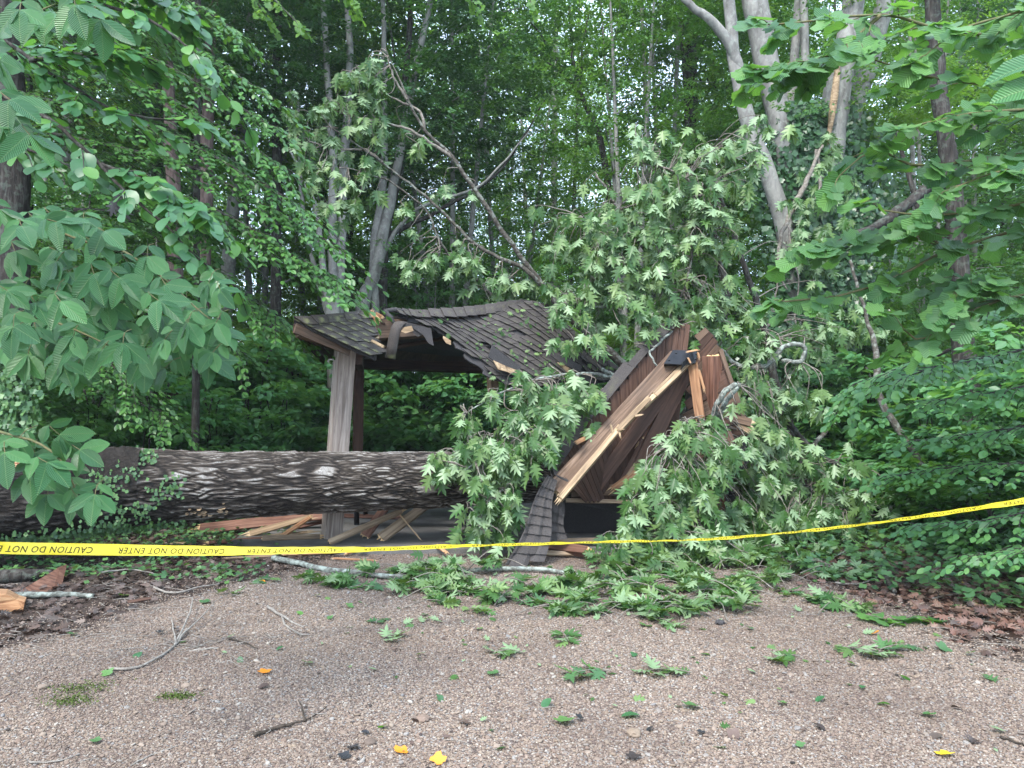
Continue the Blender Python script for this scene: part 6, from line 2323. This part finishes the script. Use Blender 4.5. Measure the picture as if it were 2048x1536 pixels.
for i_, (nm, a, b, wd, th_, mt, lb, en) in enumerate(BB):
    p0, p1 = at(a[0], a[1], a[2]), at(b[0], b[1], b[2])
    fl = .09 if abs(a[0]) < 1200 and p0.y > 8.3 and 445 < a[0] else .03
    p0.z = max(p0.z, fl)
    p1.z = max(p1.z, fl)
    tag(board(nm, p0, p1, wd, th_, mt, None, nrm=(-.1, -1, .8), seed=310 + i_, ends=(en[0] * 1.8, en[1] * 1.8), taper=(1, .82)), lb, 'board', 'broken boards from the shelter')
    if i_ == 14:
        board('split_end', p0.lerp(p1, .8), p1 + Vector((.03, -.02, 0)), .07, .05, 'orange', None, nrm=(0, -1, .8), seed=400, ends=(.02, .05))
        sp_ = bpy.data.objects['split_end.001'] if 'split_end.001' in bpy.data.objects else bpy.data.objects['split_end']
        tag(sp_, 'orange torn end of the thick beam beside the shingle sheet', 'board', 'broken boards from the shelter')

# wood pieces at the left
w1 = thing('wood_slab', gp(70, 1185), 'triangular red split wood slab lying at the left edge', 'wood piece')
g = G()
tri = [at(-40, 1168, 6.6), at(27, 1190, 6.3), at(120, 1133, 7.2), at(100, 1135, 7.4), at(-40, 1142, 7.3)]
g.add([tuple(p) for p in [at(26, 1190, 6.45), at(119, 1134, 7.1), at(108, 1176, 6.75), at(80, 1190, 6.55)]] + [tuple(p + Vector((0, .12, 0))) for p in [at(26, 1190, 6.45), at(119, 1134, 7.1), at(108, 1176, 6.75), at(80, 1190, 6.55)]],
      [np.array([(0, 1, 2, 3), (7, 6, 5, 4), (0, 4, 5, 1), (1, 5, 6, 2), (2, 6, 7, 3), (3, 7, 4, 0)])], smooth=False)
g.build('split_face', M['cedar_red'], w1)
g = G()
tube(g, [at(-80, 1160, 6.9), at(40, 1152, 7.0), at(108, 1146, 7.15)], [.075, .065, .03], 12, 16, .3, 4)
g.build('bark_side', M['dark_bark'], w1)
w2 = thing('wood_block', gp(10, 1224), 'orange freshly cut wood block at the left edge of the soil', 'wood piece')
g = G()
bl = [(-40, 1186), (12, 1188), (34, 1200), (49, 1204), (46, 1222), (20, 1226), (-40, 1216)]
fr_, bk_ = [at(a, b, 6.0 + .02 * math.sin(a)) for a, b in bl], [at(a + 4, b - 10, 6.3) for a, b in bl]
g.add([tuple(p) for p in fr_ + bk_], [np.arange(7)[None], np.arange(13, 6, -1)[None], np.array([(q, q + 7, (q + 1) % 7 + 7, (q + 1) % 7) for q in range(7)])], smooth=False, rnd=.5)
g.build('cut_face', M['orange'], w2)

# stones
for i_, (a, b, s, lb) in enumerate([(845, 1442, .035, 'grey angular stone at the bottom just left of centre'), (740, 1488, .03, 'flat grey stone near the bottom left of centre'), (1268, 1470, .035, 'rounded grey brown stone near the bottom right of centre'), (86, 1377, .03, 'pale stone on the left gravel beside the moss'),
                                    (720, 1112, .06, 'dark stone lying on the front edge of the slab'), (1145, 1268, .0, ''), (1440, 1248, .035, 'black lump beside the fallen oak twigs'), (305, 1520, .02, 'small white pebble at the bottom left'), (372, 1374, .025, 'flat tan stone below the curved branch'), (1782, 1192, .03, 'pale pebble by the mossy stub')]):
    if s == 0:
        continue
    bm = bpy.data.meshes.new('stone')
    import bmesh
    b_ = bmesh.new()
    bmesh.ops.create_icosphere(b_, subdivisions=3, radius=s)
    for v in b_.verts:
        nn_ = float(fbm(np.array(v.co.x / s * 1.1 + i_ * 5), np.array(v.co.y / s * 1.1 + v.co.z / s), i_, 3))
        v.co *= 1 + .35 * nn_
        v.co.z *= .55
    b_.to_mesh(bm)
    b_.free()
    bm.materials.append(M['felt'] if 'black' in lb or 'dark' in lb else M['stone'])
    bm.polygons.foreach_set('use_smooth', [i_ % 2 == 1] * len(bm.polygons))
    c = gp(a, b)
    o = link('stone', bm, None, Matrix.Translation((c.x, c.y, s * .3 + (.065 if i_ == 4 else 0))))
    tag(o, lb, 'stone')

# oak sprigs and single leaves on the gravel
SPR = [(690, 1180, 9, 'flat oak sprig just below the lichened branch at left'), (930, 1220, 7, 'bright oak sprig in front of the centre leaf heap'), (760, 1286, 4, 'small star shaped oak sprig left of centre'), (752, 1252, 3, 'single pale oak leaf left of centre'), (1120, 1268, 7, 'long pale oak sprig right of centre'),
       (1045, 1310, 5, 'small oak sprig in the middle of the gravel'), (1220, 1348, 8, 'dark spread oak sprig right of the middle'), (1385, 1352, 8, 'oak sprig with one brown upturned leaf'), (1675, 1298, 10, 'large pale spiky oak sprig on the right gravel'), (1760, 1305, 7, 'dark flat oak sprig beside the pale stick'), (1600, 1318, 6, 'dark oak sprig left of the pale spiky one'),
       (390, 1160, 9, 'blue green oak sprig on the soil at the left'), (500, 1166, 5, 'small oak sprig beside an orange leaf'), (450, 1185, 3, 'single dark green leaf on the left gravel'), (1630, 1200, 9, 'broad pale sprig at the edge of the right heap'), (1570, 1180, 7, 'oak sprig in front of the grey ledge at the right'), (1470, 1215, 8, 'drooping dark sprig at the corner of the right heap'),
       (1310, 1240, 8, 'oak sprig in front of the right leaf heap'), (1130, 1215, 12, 'thick oak sprig in front of the shingle sheet'), (1060, 1195, 8, 'small oak sprig beside the centre heap'), (1790, 1240, 8, 'bright yellow green broad leaves at the right corner'), (1730, 1235, 6, 'very pale upturned leaves at the right corner'), (1180, 1170, 9, 'oak sprig behind the thick one near the shingle sheet')]
LEAFCOL = {'shrub': M['shrub']}
pale_meshes = leaf_meshes('leaf', OAKS, M['cover'])
stemG = {}
for i_, (a, b, nlf, lb) in enumerate(SPR):
    c = gp(a, b)
    root = thing('oak_sprig', c, lb, 'sprig', 'torn off sprigs on the gravel')
    ax_ = rg.random() * 6.28
    dv = Vector((math.cos(ax_), math.sin(ax_) * .6, 0)).normalized()
    L = .06 * nlf ** .7
    g = G()
    tube(g, [c + Vector((0, 0, .02)), c + dv * L * .5 + Vector((0, 0, .035)), c + dv * L + Vector((0, 0, .02))], [.004, .003, .002], 5, 8, cap=False)
    g.build('stem', M['twig'], root)
    P, D, N, Z_ = [], [], [], []
    for e in range(nlf):
        u = (e + .5) / nlf
        an = ax_ + (1 if e % 2 else -1) * rg.uniform(.3, 1.3)
        P.append(tuple(c + dv * L * u + Vector((0, 0, .012 + .018 * rg.random()))))
        D.append((math.cos(an), math.sin(an), rg.uniform(.0, .16)))
        N.append((rg.normal() * .22, rg.normal() * .22 - .1, 1 if rg.random() < .5 else -1))
        Z_.append(rg.uniform(.09, .15))
    mt = tulip_meshes if 'broad' in lb or 'upturned leaves' in lb else (oak_meshes if i_ % 3 else pale_meshes)
    leaf_objects(root, mt, P, D, N, Z_, 99, OAKS[0], M['oak'])

# heaps of oak twigs lying on the gravel (part of the broken crown)
heap = [(860, 1150, 95, 22, 36, 'oak leaf heap on the ground in front of the slab, centre'), (900, 1185, 60, 15, 16, ''), (1290, 1150, 110, 28, 34, 'oak leaf heap on the ground right of the shingle sheet'), (1430, 1170, 80, 35, 30, ''), (1400, 1120, 120, 20, 24, ''), (1150, 1185, 90, 18, 18, ''), (1560, 1130, 90, 22, 20, ''), (1240, 1200, 90, 20, 16, ''), (1620, 1160, 90, 22, 14, ''), (1440, 1205, 60, 18, 14, ''), (1010, 1200, 80, 16, 9, ''), (1330, 1225, 50, 12, 8, ''), (690, 1170, 50, 10, 7, ''), (1680, 1215, 60, 15, 5, ''), (1140, 1225, 50, 10, 6, '')]
P, D, N, Z_ = [], [], [], []
g = G()
for (cx, cy_, rx, ry, nc, _) in heap:
    for q in range(int(nc * .75)):
        c = gp(cx + rg.normal() * rx * .6, cy_ + rg.normal() * ry * .6)
        hz_ = .03 + .12 * rg.random() ** 2 * (1 if rx > 65 else .5)
        ax_ = rg.random() * 6.28
        dv = np.array([math.cos(ax_), math.sin(ax_), .1])
        c = np.array([c.x, c.y, hz_])
        tube(g, [c - dv * .3 + [0, 0, -.02 if hz_ > .05 else 0], c - dv * .1 + [0, 0, .03], c], [.005, .004, .002], 4, 7, wob=.01, cap=False)
        for e in range(9):
            an = ax_ + rg.normal() * 1.1
            P.append(c + rg.normal(size=3) * [.03, .03, .01])
            D.append((math.cos(an), math.sin(an), rg.uniform(-.7, .35)))
            N.append((rg.normal() * .5, rg.normal() * .5 - .4, 1 if rg.random() < .6 else -1))
            Z_.append(rg.uniform(.10, .18))
P, D, Z_ = np.array(P), unit(np.array(D)), np.array(Z_)
tipz = P[:, 2] + D[:, 2] * Z_
D[tipz < .01, 2] = 0
P[:, 2] = np.maximum(P[:, 2], .015)
tag_root = thing('leafy_branches', (1.0, 7.4, 0), 'broken leafy oak branches heaped on the gravel before the slab', 'branch')
g.build('twigs', M['twig'], tag_root, kind='stuff')
leaf_objects(tag_root, oak_meshes, P, D, N, Z_, 200, OAKS[0], M['oak'])

LOOSE = [
    (615, 1330, 'tulip', 'green', .06), (1262, 1434, 'round', 'green', .075), (1092, 1412, 'round', 'green', .06), (1130, 1446, 'tulip', 'green', .08), (1384, 1416, 'tulip', 'green', .075), (880, 1402, 'tulip', 'green', .04), (1268, 1312, 'round', 'green', .05), (1565, 1411, 'tulip', 'green', .04), (1858, 1435, 'tulip', 'green', .06),
    (985, 1352, 'tulip', 'green', .06), (1765, 1412, 'round', 'green', .055), (1640, 1402, 'round', 'green', .05), (1810, 1360, 'round', 'green', .06), (1980, 1362, 'oak', 'green', .09), (1725, 1378, 'round', 'green', .04), (1448, 1395, 'tulip', 'green', .04), (765, 1458, 'round', 'green', .05), (192, 1488, 'tulip', 'green', .04),
    (143, 1272, 'tulip', 'green', .05), (412, 1207, 'tulip', 'green', .07), (600, 1230, 'round', 'green', .05), (560, 1300, 'round', 'green', .04), (480, 1325, 'round', 'green', .04), (215, 1352, 'tulip', 'green', .055), (275, 1314, 'round', 'green', .06), (245, 1194, 'tulip', 'green', .07), (700, 1216, 'tulip', 'green', .05), (660, 1240, 'tulip', 'green', .04),
    (1600, 1497, 'tulip', 'green', .035), (1410, 1312, 'round', 'green', .05), (1290, 1255, 'tulip', 'green', .08), (1940, 1310, 'tulip', 'green', .05), (1885, 1300, 'tulip', 'green', .08), (1705, 1332, 'tulip', 'green', .05), (1500, 1260, 'tulip', 'green', .05), (850, 1232, 'round', 'green', .05), (960, 1262, 'tulip', 'green', .04),
    (530, 1348, 'tulip', 'orange', .06), (800, 1508, 'tulip', 'orange', .055), (878, 1527, 'tulip', 'orange', .055), (1888, 1515, 'tulip', 'yellow', .06), (1752, 1270, 'tulip', 'orange', .05), (525, 1165, 'round', 'orange', .05), (1928, 1168, 'round', 'yellow', .05), (1940, 1195, 'round', 'yellow', .05),
    (730, 1470, 'round', 'black', .05), (706, 1500, 'tulip', 'black', .08), (690, 1520, 'tulip', 'black', .07), (1300, 1462, 'round', 'black', .06), (1640, 1458, 'round', 'brown', .05), (1915, 1420, 'round', 'brown', .05), (1945, 1487, 'oak', 'brown', .07), (830, 1447, 'round', 'brown', .04), (1400, 1470, 'tulip', 'black', .05), (1870, 1478, 'round', 'brown', .06),
    (930, 1452, 'tulip', 'brown', .05), (1465, 1475, 'tulip', 'brown', .05), (320, 1268, 'oak', 'black', .09), (350, 1262, 'oak', 'black', .08), (1265, 1520, 'tulip', 'brown', .05), (528, 1376, 'round', 'brown', .05), (1160, 1440, 'tulip', 'black', .05),
]
pos_word = {}
cache = {}
for i_, (a, b, shp, colr, s) in enumerate(LOOSE):
    key = (shp, colr)
    if key not in cache:
        mt = {'green': M['round'] if shp == 'round' else M['cover'], 'orange': M['orange_leaf'], 'yellow': M['yellow_leaf'], 'black': M['black_leaf'], 'brown': M['litter']}[colr]
        sh = {'tulip': TUL[3], 'round': RND[1], 'oak': OAKS[3]}[shp]
        gq = G()
        gq.add(sh[0] - [0, .5, 0], sh[1], rnd=.5, lc=sh[0])
        cache[key] = gq.mesh('fallen_leaf', mt)
    c = gp(a, b)
    an = rg.random() * 6.28
    Mx = Matrix.Translation(c + Vector((0, 0, .018))) @ Matrix.Rotation(rg.normal() * .25, 4, 'X') @ Matrix.Rotation(rg.normal() * .2, 4, 'Y') @ Matrix.Rotation(an, 4, 'Z') @ Matrix.Scale(s * (.85 if colr == 'black' else 1.3), 4)
    o = link('fallen_leaf', cache[key], None, Mx)
    hor = 'at the far left' if a < 350 else 'left of centre' if a < 850 else 'near the middle' if a < 1200 else 'right of centre' if a < 1650 else 'at the far right'
    ver = 'by the bottom edge' if b > 1480 else 'near the bottom' if b > 1430 else 'just below halfway' if b > 1370 else 'halfway down' if b > 1310 else 'above halfway' if b > 1250 else 'near the leaf heaps'
    sh_w = {'tulip': 'lobed', 'round': 'rounded', 'oak': 'jagged'}[shp]
    tag(o, f'loose {sh_w} {colr} leaf on gravel {hor}, {ver}', 'leaf', 'loose leaves scattered on the gravel')

# ================================================================== CAUTION TAPE
tape = thing('caution_tape', (0, 5.4, .75), 'yellow caution tape strung across the clearing before the fallen trunk, lettering upside down', 'tape')
# centre line with pixel position, depth and roll of the ribbon
TP = [(-420, 1062, 4.15, 4), (-160, 1087, 4.3, 2), (0, 1095.5, 4.42, 0), (130, 1098, 4.55, 8), (260, 1100, 4.7, 22), (400, 1101.5, 4.85, 38), (520, 1101.5, 5.0, 52), (640, 1100, 5.1, 64), (760, 1098, 5.2, 74), (900, 1092.5, 5.35, 82), (1080, 1087.5, 5.5, 86), (1250, 1083, 5.55, 88), (1400, 1079, 5.55, 88), (1560, 1067, 5.5, 87),
      (1700, 1052, 5.45, 87), (1820, 1036, 5.4, 83), (1900, 1024.5, 5.35, 77), (1980, 1012, 5.3, 70), (2048, 1002, 5.25, 62), (2200, 975, 5.15, 24), (2420, 930, 5.0, 16)]
cp = np.array([[*at(a, b, c), r] for a, b, c, r in TP])
NT = 420
tc = resample(cp, NT)
Cn, roll = tc[:, :3], np.radians(tc[:, 3])
Tn = unit(np.gradient(Cn, axis=0))
up0 = np.tile([0, 0, 1.0], (NT, 1))
nrm0 = unit(np.cross(Tn, up0))                 # towards camera side
nrm0 *= np.where(nrm0[:, 1:2] > 0, -1, 1)
up1 = unit(np.cross(nrm0, Tn))
up1 *= np.where(up1[:, 2:3] > 0, 1, -1)
# roll the ribbon so that its face tips up towards the sky
Wd = np.cos(roll)[:, None] * up1 - np.sin(roll)[:, None] * nrm0 * -1 * -1
Wd = np.cos(roll)[:, None] * up1 + np.sin(roll)[:, None] * (-nrm0)
Nf = unit(np.cross(Tn, Wd))
Nf *= np.where(Nf[:, 1:2] + -Nf[:, 2:3] * 1.0 > 0, -1, 1)
arc = np.r_[0, np.cumsum(np.linalg.norm(np.diff(Cn, axis=0), axis=1))]
HW = .034


def tape_pt(s, v, off=0.0):
    """s arc length, v across -1..1"""
    x = np.stack([np.interp(s, arc, Cn[:, q]) for q in range(3)], -1)
    wv_ = np.stack([np.interp(s, arc, Wd[:, q]) for q in range(3)], -1)
    nf = np.stack([np.interp(s, arc, Nf[:, q]) for q in range(3)], -1)
    ripple = .0022 * np.sin(s * 9 + 1) * v + .0016 * np.sin(s * 31 + 2 * v) + .003 * perlin(s * 6, v * 1.5, 61)
    return x + wv_ * (np.asarray(v) * HW)[..., None] + nf * (off + ripple)[..., None]


sv = np.repeat(arc[:, None], 5, 1)
vv = np.tile(np.linspace(-1, 1, 5), (NT, 1))
Pf = tape_pt(sv, vv, 0 * sv)
g = G()
i, j = np.meshgrid(np.arange(NT - 1), np.arange(4), indexing='ij')
f = np.stack([i * 5 + j, (i + 1) * 5 + j, (i + 1) * 5 + j + 1, i * 5 + j + 1], -1).reshape(-1, 4)
g.add(Pf.reshape(-1, 3), [f])
g.build('ribbon', M['tape'], tape)
# lettering as real print on the ribbon
tx = bpy.data.curves.new('lettering_curve', 'FONT')
tx.body = 'CAUTION DO NOT ENTER'
tx.size = .052
tx.align_x = 'LEFT'
tx.space_character = 1.12
tx.shear = .25
tx.resolution_u = 3
to = bpy.data.objects.new('lettering_source', tx)
COL.objects.link(to)
bpy.context.view_layer.update()
dg = bpy.context.evaluated_depsgraph_get()
tm = bpy.data.meshes.new_from_object(to.evaluated_get(dg))
bpy.data.objects.remove(to)
bpy.data.curves.remove(tx)
tv = np.zeros(len(tm.vertices) * 3)
tm.vertices.foreach_get('co', tv)
tv = tv.reshape(-1, 3)
tw_ = tv[:, 0].max() - tv[:, 0].min()
tx0 = tv[:, 0].min()
tyc = (tv[:, 1].max() + tv[:, 1].min()) / 2
tys = (tv[:, 1].max() - tv[:, 1].min())
tpolys = [tuple(p.vertices) for p in tm.polygons]
PER = .74
TXT = .60


def arc_of_px(px):
    pr_ = Cn[:, 0] / Cn[:, 1] * F + 1024
    return np.interp(px, pr_, arc)


s_first = float(arc_of_px(190))
starts = [s_first + PER * k_ for k_ in range(-2, 13)]
starts_px = [arc_of_px(q) for q in (190, 425, 640)]
for s0 in starts:
    # text starts (letter C) at s0 and runs towards the left, upside down
    ss = s0 - (tv[:, 0] - tx0) / tw_ * TXT
    vv_ = -(tv[:, 1] - tyc) / tys * 1.05 - .12
    ok = (ss.min() > 0) and (ss.max() < arc[-1])
    if not ok:
        continue
    q = tape_pt(ss, vv_, .0012 + 0 * ss)
    me = bpy.data.meshes.new('lettering')
    me.from_pydata([tuple(p) for p in q], [], tpolys)
    me.materials.append(M['print'])
    link('lettering', me, tape)
    q = tape_pt(ss, vv_, -.0012 + 0 * ss)
bpy.data.meshes.remove(tm)
# wooden stakes outside the frame that hold the tape
for (ix, lb) in ((0, 'left stake holding the caution tape'), (-1, 'right stake holding the caution tape')):
    p_ = Cn[ix]
    tag(board('stake', (p_[0], p_[1] + .03, 0), (p_[0], p_[1] + .03, p_[2] + .15), .05, .04, 'pale', None, nrm=(0, -1, 0), seed=500 + ix), 'wooden ' + lb, 'stake')

# ================================================================== DAMP AIR BETWEEN THE TREES
k = NM('damp forest air')
pv = k.n('ShaderNodeVolumePrincipled')
pv.inputs['Color'].default_value = (0.9, 0.95, 1.0, 1)
pv.inputs['Density'].default_value = 0.0008
pv.inputs['Anisotropy'].default_value = 0.2
k.l(pv.outputs[0], k.out.inputs['Volume'])
g = G()
hx, hy0, hy1, hz0, hz1 = 75.0, -12.0, 72.0, -3.5, 24.0
V = [(-hx, hy0, hz0), (hx, hy0, hz0), (hx, hy1, hz0), (-hx, hy1, hz0), (-hx, hy0, hz1), (hx, hy0, hz1), (hx, hy1, hz1), (-hx, hy1, hz1)]
g.add(V, [np.array([(3, 2, 1, 0), (4, 5, 6, 7), (0, 1, 5, 4), (1, 2, 6, 5), (2, 3, 7, 6), (3, 0, 4, 7)])], smooth=False)
tag(g.build('haze', k.m), 'faint damp haze hanging between the trees', kind='stuff')
